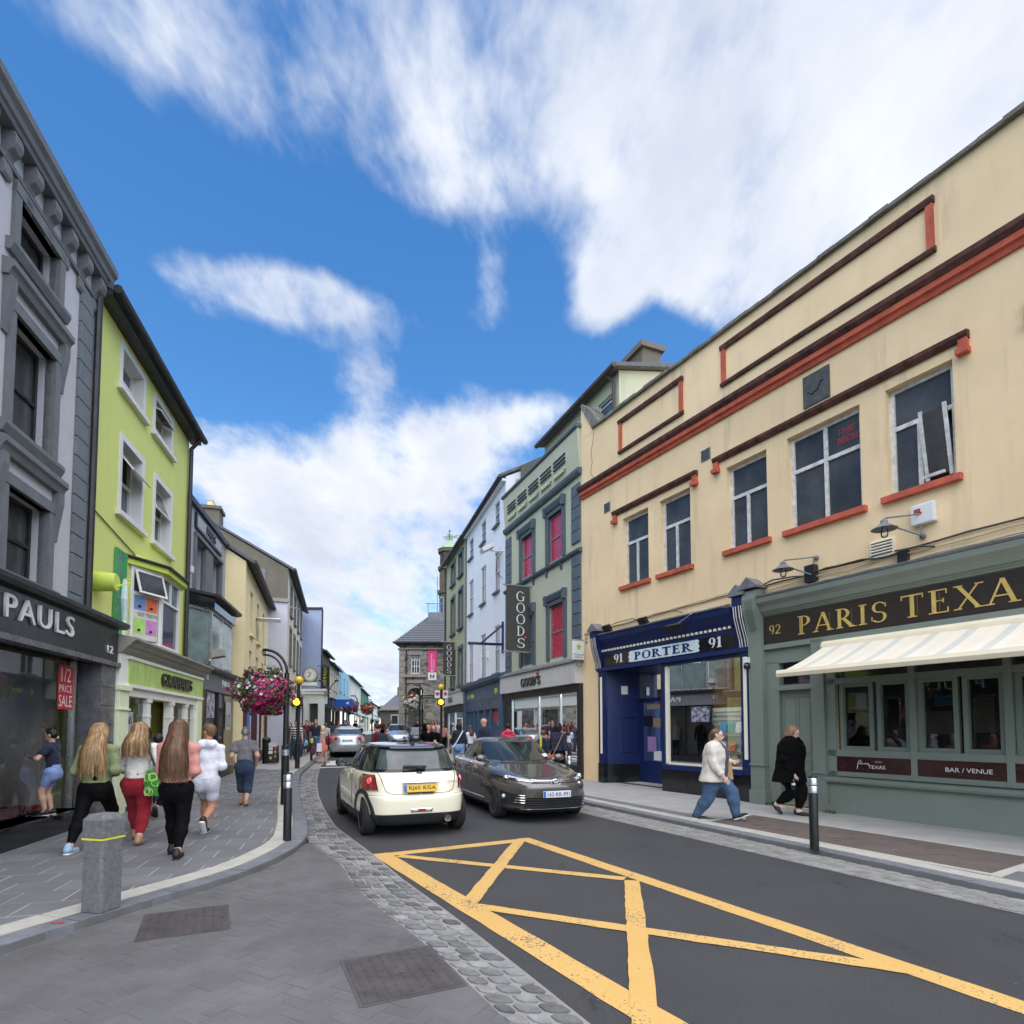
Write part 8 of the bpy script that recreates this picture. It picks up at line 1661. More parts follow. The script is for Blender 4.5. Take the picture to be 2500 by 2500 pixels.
def surf_nets(prims, res, k=.03, cut=None, wob=0.):
 pts = np.array([p for pr in prims for p in (pr[0],pr[1])], float); m = max(max(pr[2],pr[3]) for pr in prims)*1.15+.05; lo, hi = pts.min(0)-m, pts.max(0)+m
 n = np.ceil((hi-lo)/res).astype(int)+1; ax = [lo[i]+res*np.arange(n[i]) for i in range(3)]; d = np.full(tuple(n), .5, np.float32)
 for pr in prims:                       # smooth union, each limb only evaluated near itself
  a, b, ra, rb = np.asarray(pr[0],float), np.asarray(pr[1],float), pr[2], pr[3]; s = np.array(pr[4]) if len(pr) > 4 else np.ones(3); g = (max(ra,rb)+k*1.6+2*res)/np.minimum(s,1)
  i0 = np.clip(((np.minimum(a,b)-g-lo)/res).astype(int),0,n-1); i1 = np.clip(((np.maximum(a,b)+g-lo)/res).astype(int)+2,1,n); X, Y, Z = (((ax[i][i0[i]:i1[i]]-a[i])*s[i]).astype(np.float32) for i in range(3)); ba = (b-a)*s; q = float(ba@ba)
  X, Y, Z = X[:,None,None], Y[None,:,None], Z[None,None,:]; t = np.clip((X*ba[0]+Y*ba[1]+Z*ba[2])/q,0,1) if q > 1e-9 else 0.
  di = np.sqrt((X-t*ba[0])**2+(Y-t*ba[1])**2+(Z-t*ba[2])**2)-(ra+(rb-ra)*t); sl_ = tuple(slice(i0[i],i1[i]) for i in range(3)); o = d[sl_]; h = np.clip(.5+.5*(di-o)/k,0,1); d[sl_] = di*(1-h)+o*h-k*h*(1-h)
 d = d.ravel(); G = np.stack(np.meshgrid(*ax, indexing='ij'), -1).reshape(-1,3) if (wob or cut is not None) else None
 if wob: d = d+wob*(np.sin(G[:,2]*31+G[:,0]*17+2*np.sin(G[:,1]*13))*np.sin(G[:,0]*23-G[:,2]*11+G[:,1]*19))
 if cut is not None: d = np.maximum(d, cut(G))
 d = d.reshape(n); ins = d < 0
 c = [(i,j,l) for i in (0,1) for j in (0,1) for l in (0,1)]; sl = lambda A, o: A[o[0]:n[0]-1+o[0], o[1]:n[1]-1+o[1], o[2]:n[2]-1+o[2]]
 cnt = sum(sl(ins,o).astype(int) for o in c); act = (cnt > 0) & (cnt < 8); acc = np.zeros(tuple(n-1)+(3,)); w = np.zeros(tuple(n-1))
 for a_ in range(8):
  for axi in range(3):
   o = c[a_]
   if o[axi]: continue
   o2 = list(o); o2[axi] = 1; o2 = tuple(o2); da, db = sl(d,o), sl(d,o2); x = (da < 0) != (db < 0); t = np.where(x, da/np.where(x, da-db, 1), 0)
   for q in range(3): acc[...,q] += np.where(x, o[q]+(t if q == axi else 0), 0)
   w += x
 idx = -np.ones(tuple(n-1), int); ids = np.argwhere(act); idx[act] = np.arange(len(ids)); V = lo+res*(ids+acc[act]/w[act][:,None]); F = []
 for axi in range(3):
  a0 = [slice(None)]*3; a1 = [slice(None)]*3; a0[axi] = slice(0,-1); a1[axi] = slice(1,None); A, B = ins[tuple(a0)], ins[tuple(a1)]; e = np.argwhere(A != B); u, v = (axi+1)%3, (axi+2)%3
  ok = (e[:,u] > 0) & (e[:,v] > 0) & (e[:,u] < n[u]-1) & (e[:,v] < n[v]-1); e = e[ok]; fl = A[tuple(e.T)]
  def g(du, dv): q = e.copy(); q[:,u] -= du; q[:,v] -= dv; return idx[tuple(q.T)]
  f = np.stack([g(1,1), g(0,1), g(0,0), g(1,0)], 1); f = np.where(fl[:,None], f, f[:,::-1]); F.append(f[(f >= 0).all(1)])
 return V, np.concatenate(F)
def np_mesh(name, parts, mats, smooth=True):
 V = np.concatenate([p[0] for p in parts]); F = []; M_ = []; o = 0
 for v, f, mi in parts: F += [tuple(int(i)+o for i in q) for q in f]; M_ += [mi]*len(f); o += len(v)
 me = bpy.data.meshes.new(name); me.from_pydata(V.tolist(), [], F)
 for m in mats: me.materials.append(MAT(m))
 if len(mats) > 1: me.polygons.foreach_set('material_index', M_)
 if smooth: me.shade_smooth()
 me.update(); return me
def ik(a, b, l1, l2, pole):
 a, b, pole = Vector(a), Vector(b), Vector(pole); d = b-a; L_ = min(d.length, (l1+l2)*.999); d.normalize(); b2 = a+d*L_; x = (l1*l1-l2*l2+L_*L_)/(2*L_); h = math.sqrt(max(0,l1*l1-x*x)); n = pole-d*pole.dot(d)
 n = n.normalized() if n.length > 1e-5 else Vector((0,0,0)); return a+d*x+n*h, b2
_hand = {}
def hand_mesh(res):
 if res not in _hand:
  pr = [((0,0,.01),(0,.0,-.05),.018,.026,(1.9,1,1)),((0,.012,-.03),(0,.02,-.085),.020,.022,(1.9,1,1)),((0,-.012,-.03),(0,-.018,-.08),.020,.020,(1.9,1,1))]
  for y, l in ((.030,.070),(.010,.080),(-.010,.075),(-.029,.058)): k1 = (.012,y,-.085-l*.5); pr += [((0,y*.9,-.08),k1,.0095,.009),(k1,(.028,y,-.085-l),.009,.0072)]
  pr += [((.004,.03,-.03),(.018,.052,-.065),.012,.0105),((.018,.052,-.065),(.032,.056,-.098),.0105,.008)]
  V, F = surf_nets(pr, res, .006); V = V*np.array([1,-1,1]); F = F[:,::-1]; _hand[res] = (V, F)
 return _hand[res]
def rib(b, path, w, nrm):
 P = [Vector(p) for p in path]; L_ = [];
 for i, p in enumerate(P):
  t = (P[min(i+1,len(P)-1)]-P[max(i-1,0)]).normalized(); s = t.cross(nrm[i]).normalized(); ww = w*(1-.75*(i/(len(P)-1))**2); L_.append([p-s*ww, p+nrm[i]*w*.35, p+s*ww])
 b.grid(L_)
def person(label, loc, ang, H=1.66, top=('sweater','c_green'), bottom=('leggings','c_legging'), shoes='shoe_black', hair=('long','hair_blonde',.3), hands=None, feet=None, lean=.02, yaw=0., nod=0., bd=1., res=.016, skin='skin', sole='sole', group=None, hip=1., glasses=False, lift=(0,0)):
 o = thing('person', label, 'person', loc, ang, group); fine = res < .02; h = H
 feet = feet or ((-.06*h,.10*h,0),(.06*h,-.12*h,.02)); hw = .052*h*(.6+.4*bd)
 pz = min(.515*h, .475*h+.045*h+min(f[2] for f in feet)+math.sqrt(max(.01,(.475*h)**2-max((f[0]-s*hw)**2+f[1]**2 for f, s in zip(feet,(-1,1)))*.55))-.0*h) if False else .505*h-max(0,max(abs(f[1]) for f in feet)-.12*h)*.35
 pel = V3(0,0,pz); dz = pz-.505*h; ly = lean*h
 ch = V3(0,ly*.55,.70*h+dz); nb = V3(0,ly*.8,.822*h+dz); hc = V3(0,ly+.012*h,.925*h+dz); sw = .102*h*(.75+.25*bd)
 sh = [V3(s*sw,ly*.75,.782*h+dz) for s in (-1,1)]; hands = hands or (V3(-.17*h,.10*h,.47*h),V3(.17*h,-.06*h,.46*h))
 arms = []; legs = []
 for i, s in enumerate((-1,1)):
  el, wr = ik(sh[i], hands[i], .165*h, .15*h, (s*.5,-1,-.2) if hands[i][2] < .62*h else (s*.9,-.5,-.6)); arms.append((sh[i], np.array(el), np.array(wr)))
  f = feet[i]; kn, an = ik((s*hw,0,pz-.01*h), (f[0],f[1],.045*h+f[2]), .235*h, .235*h, (0,1,.05)); legs.append((V3(s*hw,0,pz-.01*h), np.array(kn), np.array(an)))
 # head turned and tipped
 Rm = np.array(Matrix.Rotation(yaw,3,'Z')@Matrix.Rotation(-nod,3,'X')); hp = lambda x,y,z: hc+Rm@(V3(x,y,z)*h)
 tb = .082*h*bd; bl = (1,1.28,1)
 skinp = [(hp(0,-.008,.012),hp(0,.006,.014),.052*h,.05*h,(1.12,.98,1)),(hp(0,.018,-.022),hp(0,.024,-.044),.036*h,.024*h),(nb,hc-V3(0,.01*h,.04*h),.030*h*(.7+.3*bd),.029*h),(ch,pel,tb*.9,tb*.9,bl)]
 if fine: skinp += [(hp(0,.052,-.004),hp(0,.066,-.022),.006*h,.0095*h),(hp(-.047,-.004,-.008),hp(-.049,-.004,.004),.008*h,.011*h),(hp(.047,-.004,-.008),hp(.049,-.004,.004),.008*h,.011*h),(hp(-.018,.048,.010),hp(.018,.048,.010),.010*h,.010*h),(hp(-.012,.050,-.042),hp(.012,.050,-.042),.007*h,.007*h)]
 ar = .026*h*(.6+.4*bd)
 for a_, e_, w_ in arms: skinp += [(a_,e_,ar*1.25,ar),(e_,w_,ar*1.02,ar*.62)]
 lr = .046*h*(.55+.45*bd)
 for a_, k_, n_ in legs: skinp += [(a_,k_,lr*1.25,lr*.80),(k_,k_+(n_-k_)*.35,lr*.78,lr*.80),(k_+(n_-k_)*.35,n_,lr*.80,lr*.46),(n_,n_+V3(0,.085*h,-.028*h),.020*h,.014*h)]
 parts = [(*surf_nets(skinp, res, .018*h if fine else .03),0)]
 hv, hf = hand_mesh(.005 if fine else .010)
 for i, (a_, e_, w_) in enumerate(arms):
  d = Vector(w_-e_).normalized(); q = Vector((0,0,-1)).rotation_difference(d).to_matrix(); m = np.array(q)*np.array([[-1 if i else 1,1,1]]); v = (hv*h/1.68)@m.T+w_; parts.append((v, hf if not i else hf[:,::-1], 0))
 if fine:
  b = MB()
  for s in (-1,1): b.sphere(hp(s*.019,.0515,.004), (.0055*h,.0045*h,.0038*h), 8, 6)
  parts.append((np.array([tuple(v) for v in b.v]), b.f, 1)); b = MB(); b.sphere(hp(0,.0565,-.042), (.013*h,.005*h,.0045*h), 8, 6); parts.append((np.array([tuple(v) for v in b.v]), b.f, 2))
 nobj('body', np_mesh('body', parts, [skin,'eye','lips'] if fine else [skin]), o)
 # lower garment
 bk, bm_ = bottom; hpz = pz
 if bk != 'none':
  ln = {'leggings':.94,'jeans':.97,'capri':.72,'shorts':.30,'skirt':.5,'crop':.86}[bk]; wid = {'leggings':1.06,'jeans':1.25,'capri':1.28,'shorts':1.32,'skirt':1.5,'crop':1.15}[bk]; P = [(pel+V3(0,-.012*h,.055*h),pel+V3(0,-.018*h,-.02*h),tb*.98*hip,tb*1.10*hip,bl)]
  for s in (-1,1): P.append((pel+V3(s*.045*h,-.022*h,-.03*h),pel+V3(s*.045*h,-.018*h,-.06*h),lr*1.34*hip,lr*1.25))
  for a_, k_, n_ in legs:
   if bk == 'skirt': P.append((a_,k_*.6+a_*.4,lr*1.5,lr*1.75)); continue
   e = k_ if ln > .5 else a_+(k_-a_)*(ln*2); P.append((a_,e,lr*1.30*min(1.15,wid),lr*.86*wid))
   if ln > .5: md = k_+(n_-k_)*.35; P += [(k_,md,lr*.84*wid,lr*.86*(1+(wid-1)*.8)),(md,k_+(n_-k_)*((ln-.5)*2),lr*.86*(1+(wid-1)*.8),lr*(.52 if wid < 1.1 else .72))]
  V, F = surf_nets(P, res, .02*h, (lambda G: G[:,2]-(pz+.085*h)), .0035 if bk in ('jeans','capri','crop','shorts') else .0)
  nobj({'leggings':'leggings','jeans':'jeans','capri':'trousers','shorts':'shorts','skirt':'skirt','crop':'trousers'}[bk], np_mesh('b', [(V,F,0)], [bm_]), o)
 # upper garment
 tk, tm = top; slv = {'sweater':1.,'tshirt':.42,'cardigan':.86,'hoodie':1.,'tunic':.95,'jacket':1.,'top':.0}[tk]; hem = {'sweater':.0,'tshirt':-.015,'cardigan':-.10,'hoodie':-.02,'tunic':-.16,'jacket':-.03,'top':0}[tk]; f_ = {'sweater':1.12,'tshirt':1.06,'cardigan':1.14,'hoodie':1.18,'tunic':1.22,'jacket':1.14,'top':1.04}[tk]
 zh = pz+.03*h+hem*h
 P = [(V3(-.052*h,ly*.72,.765*h+dz),V3(.052*h,ly*.72,.765*h+dz),tb*.74,tb*.74,(1,1.12,1)),(ch,pel+V3(0,0,.07*h),tb*f_*1.0,tb*f_*.94,bl),(pel+V3(0,0,.06*h),V3(0,-.012*h,zh-.02*h),tb*f_*.95,tb*f_*(1.04 if hem > -.05 else 1.22)*(.5+.5*hip),bl),(nb-V3(0,0,.02*h),nb+V3(0,0,.0*h),.052*h,.040*h)]
 for i, (a_, e_, w_) in enumerate(arms):
  s = -1 if i == 0 else 1; P.append((V3(s*.045*h,ly*.72,.803*h+dz),a_,ar*1.35,ar*1.42)); k1 = 1.30 if tk != 'tshirt' else 1.55
  if slv > .5: P += [(a_,e_,ar*1.40,ar*k1),(e_,e_+(w_-e_)*(slv*2-1)*.97,ar*k1,ar*1.15)]
  elif slv > 0: P.append((a_,a_+(e_-a_)*slv*1.3,ar*1.6,ar*1.62))
 if tk == 'hoodie': P.append((V3(-.045*h,ly-.055*h,.825*h+dz),V3(.045*h,ly-.055*h,.825*h+dz),.036*h,.036*h)); P.append((V3(-.05*h,ly+.0*h,.835*h+dz),V3(-.03*h,ly-.06*h,.83*h+dz),.028*h,.03*h)); P.append((V3(.05*h,ly+.0*h,.835*h+dz),V3(.03*h,ly-.06*h,.83*h+dz),.028*h,.03*h))
 V, F = surf_nets(P, res, .022*h, (lambda G: np.maximum(zh-G[:,2], np.where((G[:,1] > ly+.01*h) & (np.abs(G[:,0]) < .04*h), G[:,2]-(.79*h+dz if tk in ('cardigan','tunic','tshirt','top') else .83*h+dz), -1))), .008)
 nobj({'top':'vest_top'}.get(tk, tk), np_mesh('t', [(V,F,0)], [tm]), o)
 if tk == 'cardigan':      # open front over a dark top
  V, F = surf_nets([(ch+V3(0,.012*h,0),pel+V3(0,.010*h,.05*h),tb*f_,tb*f_*.97,bl),(pel+V3(0,.01*h,.05*h),V3(0,0,zh+.07*h),tb*f_*.98,tb*f_*1.03,bl)], res, .02*h, lambda G: np.maximum(np.maximum(np.abs(G[:,0]-.012*h)-(.030+.10*np.clip(.72-G[:,2]/h-dz/h,0,1)*.2)*h, zh+.05*h-G[:,2]), .01-G[:,1])); nobj('inner_top', np_mesh('i', [(V,F,0)], ['c_slate']), o)
 for i, (a_, k_, n_) in enumerate(legs):
  f = feet[i]; pit = math.atan2(n_[2]-.045*h, .16)*.0+lift[i]; c, s = math.cos(pit), math.sin(pit); m = lambda y, z: n_+V3(0, y*c-z*s, y*s+z*c)*h
  V, F = surf_nets([(m(-.022,-.012),m(.035,-.022),.026*h,.024*h),(m(.035,-.024),m(.098,-.029),.026*h,.019*h,(.92,1,1.1)),(m(-.012,.012),m(-.01,-.01),.024*h,.026*h)], min(res,.012) if fine else .018, .015, None)
  V = V.copy(); floor = n_[2]-.043*h;
  if abs(pit) < .1: V[:,2] = np.maximum(V[:,2], floor)
  sh_ = nobj('shoe', np_mesh('s', [(V,F,0)], [shoes]), o)
  if sole and fine:
   V, F = surf_nets([(m(-.026,-.040),m(.10,-.042),.024*h,.020*h,(.95,1,2.6))], .010, .01);
   if abs(pit) < .1: V[:,2] = np.maximum(V[:,2], floor-.004)
   nobj('sole', np_mesh('s', [(V,F,0)], [sole]), sh_)
 # hair
 st, hm, hl = hair; b = MB()
 if st != 'bald':
  cap = [(hp(0,-.014,.016),hp(0,-.004,.020),.0575*h,.055*h,(1.08,.98,1))]
  if st == 'short': cap.append((hp(0,.0,.045),hp(0,.02,.05),.042*h,.034*h,(.95,1,1))); cut = lambda G: np.maximum(((G-hc)@Rm)[:,1]-(.030+.55*np.clip(((G-hc)@Rm)[:,2]/h-.02,0,1))*h, -(.056 if True else 0)*h-((G-hc)@Rm)[:,2]+.3*np.clip(((G-hc)@Rm)[:,1],0,1))
  elif st == 'bob': cap += [(hp(-.03,-.012,-.0),hp(-.034,-.012,-.062),.036*h,.030*h),(hp(.03,-.012,-.0),hp(.034,-.012,-.062),.036*h,.030*h),(hp(0,-.03,0),hp(0,-.032,-.06),.045*h,.036*h)]; cut = lambda G: np.maximum(((G-hc)@Rm)[:,1]-(.028+.6*np.clip(((G-hc)@Rm)[:,2]/h-.02,0,1))*h, (-.075*h-hl*h)-((G-hc)@Rm)[:,2])
  elif st == 'tied': cap += [(hp(0,-.06,.0),hp(0,-.075,-.05),.026*h,.016*h)]; cut = lambda G: ((G-hc)@Rm)[:,1]-(.022+.6*np.clip(((G-hc)@Rm)[:,2]/h-.018,0,1))*h
  else:
   zend = hc[2]-hl*h; cap += [(hp(0,-.028,-.01),V3(0,ly*.7-.075*h,hc[2]-.13*h),.052*h,.052*h,(.95,1.25,1)),(V3(0,ly*.7-.075*h,hc[2]-.13*h),V3(.01*h,ly*.5-.092*h*bd,zend+.05*h),.052*h,.034*h,(.82,1.8,1))]; cut = lambda G: ((G-hc)@Rm)[:,1]-(.024+.6*np.clip(((G-hc)@Rm)[:,2]/h-.018,0,1))*h
  V, F = surf_nets(cap, min(res,.014) if fine else .022, .012*h, cut, .0025); ho = nobj('hair', np_mesh('h', [(V,F,0)], [hm]), o)
  if fine and st in ('long','bob') and abs(nod) < .3:
   zend = hc[2]-hl*h if st == 'long' else hc[2]-.085*h; b = MB(); rr = random.Random(len(label))
   for i in range(230 if st == 'long' else 80):
    ph = rr.uniform(-1.75,1.75); top_ = rr.uniform(0,.9); path = []; nr = []; ze = zend-rr.uniform(-.09,.04)*h if st == 'long' else zend-rr.uniform(-.01,.01)*h; k = rr.uniform(1.0,1.13); sp = rr.uniform(.8,1.15)
    for j in range(11):
     t = j/10; z = hc[2]+.068*h*(1-top_*.5)-t*(hc[2]+.068*h*(1-top_*.5)-ze); u = (z-hc[2])/h
     if u > -.01: rx_ = .0575*math.sqrt(max(.02,1-((u-.012)/.058)**2)); ry_ = rx_*1.08; cy = -.012
     else: q = min(1,(-.01-u)/max(.05,hl-.03)); rx_ = .0575+(.026*sp)*min(1,q*1.4); ry_ = .062-.022*q; cy = -.012-.045*min(1,q*2.2)-(.028*bd if q > .4 else .07*q*bd)
     pnt = V3(math.sin(ph)*rx_*k*h+.006*h*t*math.sin(t*8+i*1.7), (cy-math.cos(ph)*ry_*k)*h+ly*(1-.5*min(1,max(0,-u)*3)), z); path.append(pnt); nn = Vector((math.sin(ph),-math.cos(ph),.12)).normalized(); nr.append(nn)
    rib(b, path, rr.uniform(.003,.0075)*h, nr)
   nobj('hair_strands', b.mesh('hs', hm, smooth=True, recalc=False), ho)
 if glasses:
  b = MB()
  for s in (-1,1): b.tube([tuple(hp(s*.02+.016*math.cos(2*PI*i/12),.060,.004+.011*math.sin(2*PI*i/12))) for i in range(13)], .0014*h, 4); b.tube([tuple(hp(s*.036,.058,.006)),tuple(hp(s*.05,.0,.008))], .0014*h, 4)
  nobj('glasses', b.mesh('g', 'black_trim'), o)
 return o, dict(hands=[a[2] for a in arms], sh=sh, pz=pz, h=h)
def held(name, label, cat, p, ang, b_parts):
 o = thing(name, label, cat, p, ang)
 for nm, mb, mt in b_parts: mb.build(nm, mt, o, smooth=R(50))
 return o
def w2(loc, ang, p): return Vector(loc)+Matrix.Rotation(ang,3,'Z')@Vector(p)
def tote(w, d, hgt, sx=1.): b = MB(); b.lathe([(0,-hgt),(.9*w/2,-hgt),(w/2,-hgt*.9),(w*.52,-hgt*.4),(w*.42,0)], (0,0,0), 16, sy=d/w); return b
# ---- nearest group on the left pavement
G0 = PH; A1 = R(20)
L1 = (-5.42,7.62,G0); person('girl with long blonde hair in an olive green sweatshirt and black leggings', L1, R(10), 1.69, ('sweater','c_green'), ('leggings','c_legging'), 'shoe_blue', ('long','hair_dkblonde',.33), (V3(-.13,.20,.93),V3(.13,.22,.95)), ((-.10,-.36,.0),(.10,.30,0)), .035, R(6), .1, 1.02, .0145, lift=(0,0))
L2 = (-5.12,8.0,G0); o_, inf = person('woman in an off-white top and dark red trousers carrying a green bag', L2, R(16), 1.68, ('sweater','c_offwhite'), ('crop','c_red'), 'shoe_tan', ('long','hair_dkblonde',.20), (V3(-.14,.2,.94),V3(.23,.12,.88)), ((-.09,.28,0),(.10,-.22,0)), .02, R(-8), 0, 1.0, .0145, sole=None)
bg = thing('shoulder_bag', 'green patterned shoulder bag hanging at the hip', 'bag', w2(L2,R(16),(.27,-.12,.98)), R(16)); tote(.30,.17,.34).build('bag_body', 'bag_green', bg, smooth=R(50)); b = MB(); rr = random.Random(3)
for i in range(16): a_, z_ = rr.uniform(0,2*PI), rr.uniform(-.30,-.06); b.tube([(.157*math.cos(a_+.35*math.cos(k*.7)),.089*math.sin(a_+.35*math.cos(k*.7)),z_+.05*math.sin(k*.7)) for k in range(10)], .004, 4)
tag(b.build('leaf_pattern', 'bag_line', bg), kind='stuff'); MB().tube([(0,0,-.02),(-.10,.0,.25),(-.12,.06,.42),(-.10,.14,.40)], .014, 6).build('strap', 'bag_black', bg)
b = MB(); b.profx([(-.02,-.40),(.10,-.40),(.11,0),(-.01,0)], -.16, .16); kb = b.build('carrier_bag', 'bag_black'); kb.location = w2(L2,R(16),(.40,.16,.86)); kb.rotation_euler = (R(-18),0,R(-20)); tag(kb, 'stiff black carrier bag held behind the green bag', 'bag')
person('girl with long brown hair in a dusty pink sweatshirt and black leggings', (-4.09,7.14,G0), R(14), 1.67, ('sweater','c_pink'), ('leggings','c_legging'), 'shoe_black', ('long','hair_brown',.36), (V3(-.07,.24,1.02),V3(.10,.22,.95)), ((-.075,.16,0),(.075,-.17,0)), .02, 0, .05, 1.06, .0145, sole='shoe_black')
person('boy in a white hoodie and white shorts glancing to the left', (-4.50,8.62,G0), R(12), 1.66, ('hoodie','c_white'), ('shorts','c_shortw'), 'shoe_black', ('short','hair_sand',.0), (V3(-.08,.24,.97),V3(.10,.24,.98)), ((-.04,.10,0),(.07,-.34,.17)), .03, R(62), .12, .92, .0145, 'skin_tan', lift=(0,-.9))
person('woman with short grey hair in a grey T-shirt and cropped jeans', (-5.42,11.85,G0), R(16), 1.58, ('tshirt','c_grey'), ('capri','c_denim'), 'shoe_tan', ('short','hair_grey',0), (V3(-.20,.05,.80),V3(.21,.06,.82)), ((-.07,.14,0),(.06,-.14,.01)), .01, 0, 0, 1.1, .016, sole=None)
person('boy in blue shorts reaching up against the shop window', tuple(on_L(.28,-.08,.36)), R(104), 1.26, ('tshirt','c_navy'), ('shorts','c_shortblue'), 'shoe_black', ('short','hair_dark',0), (V3(-.15,.24,.86),V3(.15,.18,1.27)), ((-.06,.05,0),(.06,.02,0)), .02, 0, 0, .95, .0145)
person('dark-haired woman in light blue jeans, mostly hidden behind the red trousers', (-5.72,9.05,G0), R(16), 1.60, ('tshirt','c_white'), ('crop','c_ljeans'), 'shoe_black', ('long','hair_dark',.2), None, ((-.06,.2,0),(.06,-.16,0)), .02, 0, 0, 1.0, .018)
person('child with bare calves and black shoes walking ahead of the red trousers', (-6.2,10.2,G0), R(18), 1.5, ('tshirt','c_slate'), ('capri','c_navy'), 'shoe_black', ('short','hair_dark',0), None, ((-.06,.14,0),(.07,-.30,.12)), .02, 0, 0, .9, .02, lift=(0,-.8))
# ---- two women on the right pavement
L9 = (3.46,9.98,G0); a9 = R(232); person('woman in a beige cardigan and blue jeans striding past the navy shop', L9, a9, 1.60, ('cardigan','c_cream'), ('jeans','c_jeans'), 'shoe_black', ('tied','hair_brown',0), (V3(-.17,.26,.98),V3(.24,.22,.76)), ((-.07,.32,.03),(.08,-.30,0)), .02, R(12), 0, 1.75, .0145, 'skin_pale', glasses=True, hip=.95, lift=(.45,0))
hb = thing('handbag', 'tan handbag on the arm of the cardigan woman', 'bag', w2(L9,a9,(-.27,.16,.98)), a9+R(20)); b = MB(); b.profx([(-.06,-.30),(.06,-.30),(.03,0),(-.03,0)], -.15, .15); b.build('bag_body', 'bag_tan', hb, bevel=.015); MB().tube([(-.08,0,-.01),(-.05,0,.10),(.05,0,.10),(.08,0,-.01)], .010, 6).build('handle', 'bag_tan', hb)
L10 = (5.02,10.55,G0); a10 = R(226); person('woman dressed in black looking down and carrying a bottle', L10, a10, 1.63, ('tunic','c_black'), ('leggings','c_legging'), 'shoe_black', ('bob','hair_dkblonde',.03), (V3(-.18,.05,.80),V3(.25,.12,.78)), ((-.05,.10,0),(.06,-.24,.10)), .03, R(8), .42, 1.85, .0145, 'skin_pale', sole=None, hip=1.0, lift=(0,-.75))
bt = thing('drink_bottle', 'dark cola bottle hanging from the hand of the woman in black', 'bottle', w2(L10,a10,(.25,.13,.50)), a10); MB().lathe([(0,-.02),(.033,-.018),(.035,.05),(.03,.08),(.034,.13),(.014,.19),(.014,.22),(0,.22)], (0,0,0), 14).build('bottle', 'black_gloss', bt, smooth=True); MB().lathe([(.0355,.06),(.0355,.10)], (0,0,0), 14).build('paper_label', 'white_print', bt); MB().lathe([(0,.245),(.016,.245),(.016,.22),(0,.22)], (0,0,0), 12).build('cap', 'red_print', bt)
# ---- people farther off
def far_p(label, px, y, ang, H, top, bottom, hair, bd=1., skin='skin', shoes='shoe_black', pav=True, hands=None, feet=None, res=.028, x=None, yaw=0., group='people in the street'):
 xx = pxx(px, y) if x is None else x
 return person(label, (xx, y, gz(y)+(PH if pav else 0)), R(ang), H, top, bottom, shoes, hair, hands, feet, .015, yaw, 0, bd, res, skin, None, group)
far_p('boy with dark hair in a maroon jacket crossing the road with a backpack', 922, 20, 80, 1.74, ('jacket','c_maroon'), ('jeans','c_denim'), ('short','hair_dark',0), pav=False, yaw=R(10))
bp = thing('backpack', 'dark grey backpack on the boy in the maroon jacket', 'bag', (pxx(922,20)+.2,20.02,1.25), R(80)); b = MB(); b.box(-.15,.15,-.1,.1,-.22,.22); b.build('pack', 'c_teal', bp, bevel=.05); MB().box(-.11,.11,-.14,-.1,-.18,.02).build('pocket', 'bag_black', bp, bevel=.02)
far_p('bearded man in black glancing aside beyond the two cars', 1047, 20, 175, 1.76, ('tshirt','c_black'), ('jeans','c_black'), ('short','hair_dark',0), 1.05, pav=False, yaw=R(30)); far_p('red-haired woman in black beside the bearded man', 1060, 20.6, 176, 1.70, ('jacket','c_black'), ('leggings','c_black'), ('long','hair_red',.18), pav=False)
far_p('woman in a pale pink top and dark jacket by the far beacon', 1083, 31, 180, 1.62, ('tshirt','c_pink'), ('jeans','c_black'), ('long','hair_brown',.15)); far_p('woman in a navy jumper with a white bag strap', 1121, 21, 12, 1.70, ('sweater','c_navy'), ('jeans','c_ljeans'), ('bob','hair_dark',0), 1.1)
st_ = thing('bag_strap', 'white strap slung across the navy jumper', 'strap', (pxx(1121,21),20.8,gz(21)+1.2), R(12)); MB().tube([(.16,0,.28),(0,-.035,.0),(-.17,0,-.3)], .022, 6).build('strap', 'bag_white', st_)
far_p('brown-haired woman in a white top by the blue shopfront', 1148, 21.4, 40, 1.6, ('tshirt','c_white'), ('jeans','c_slate'), ('long','hair_brown',.16)); far_p('bald man in a dark jacket by the blue shopfront', 1184, 19, 60, 1.86, ('jacket','c_navy'), ('jeans','c_black'), ('bald','skin',0), 1.25, yaw=R(25)); far_p('person with dark hair in a bright pink hoodie', 1241, 19.4, 10, 1.68, ('hoodie','c_fuchsia'), ('jeans','c_denim'), ('short','hair_dark',0), 1.0)
far_p('boy in a navy top with a lime stripe at the clothes window', 1325, 17.6, -30, 1.48, ('sweater','c_navy'), ('shorts','c_navy'), ('short','hair_brown',0), .95); MB().box(-.03,.03,-.01,.01,-.16,.16).build('stripe', 'c_yellow', [c for c in bpy.data.objects if c.get('label','').startswith('boy in a navy top')][0]).location = (0,-.125,1.12)
Lw = 16.4; far_p('dark-haired woman in navy with a brown shoulder strap at the clothes window', 1362, Lw, -25, 1.72, ('sweater','c_navy'), ('leggings','c_black'), ('bob','hair_dark',0), 1.15); sb2 = thing('bag_strap', 'brown strap across the back of the woman at the clothes window', 'strap', (pxx(1362,Lw),Lw-.16,PH+1.15), R(-25)); MB().tube([(.13,0,.26),(.02,-.03,0),(-.16,-.02,-.34)], .016, 6).build('strap', 'shoe_tan', sb2); MB().sphere((-.18,-.03,-.40), (.07,.05,.08), 10, 8).build('pouch', 'c_orange', sb2, smooth=True)
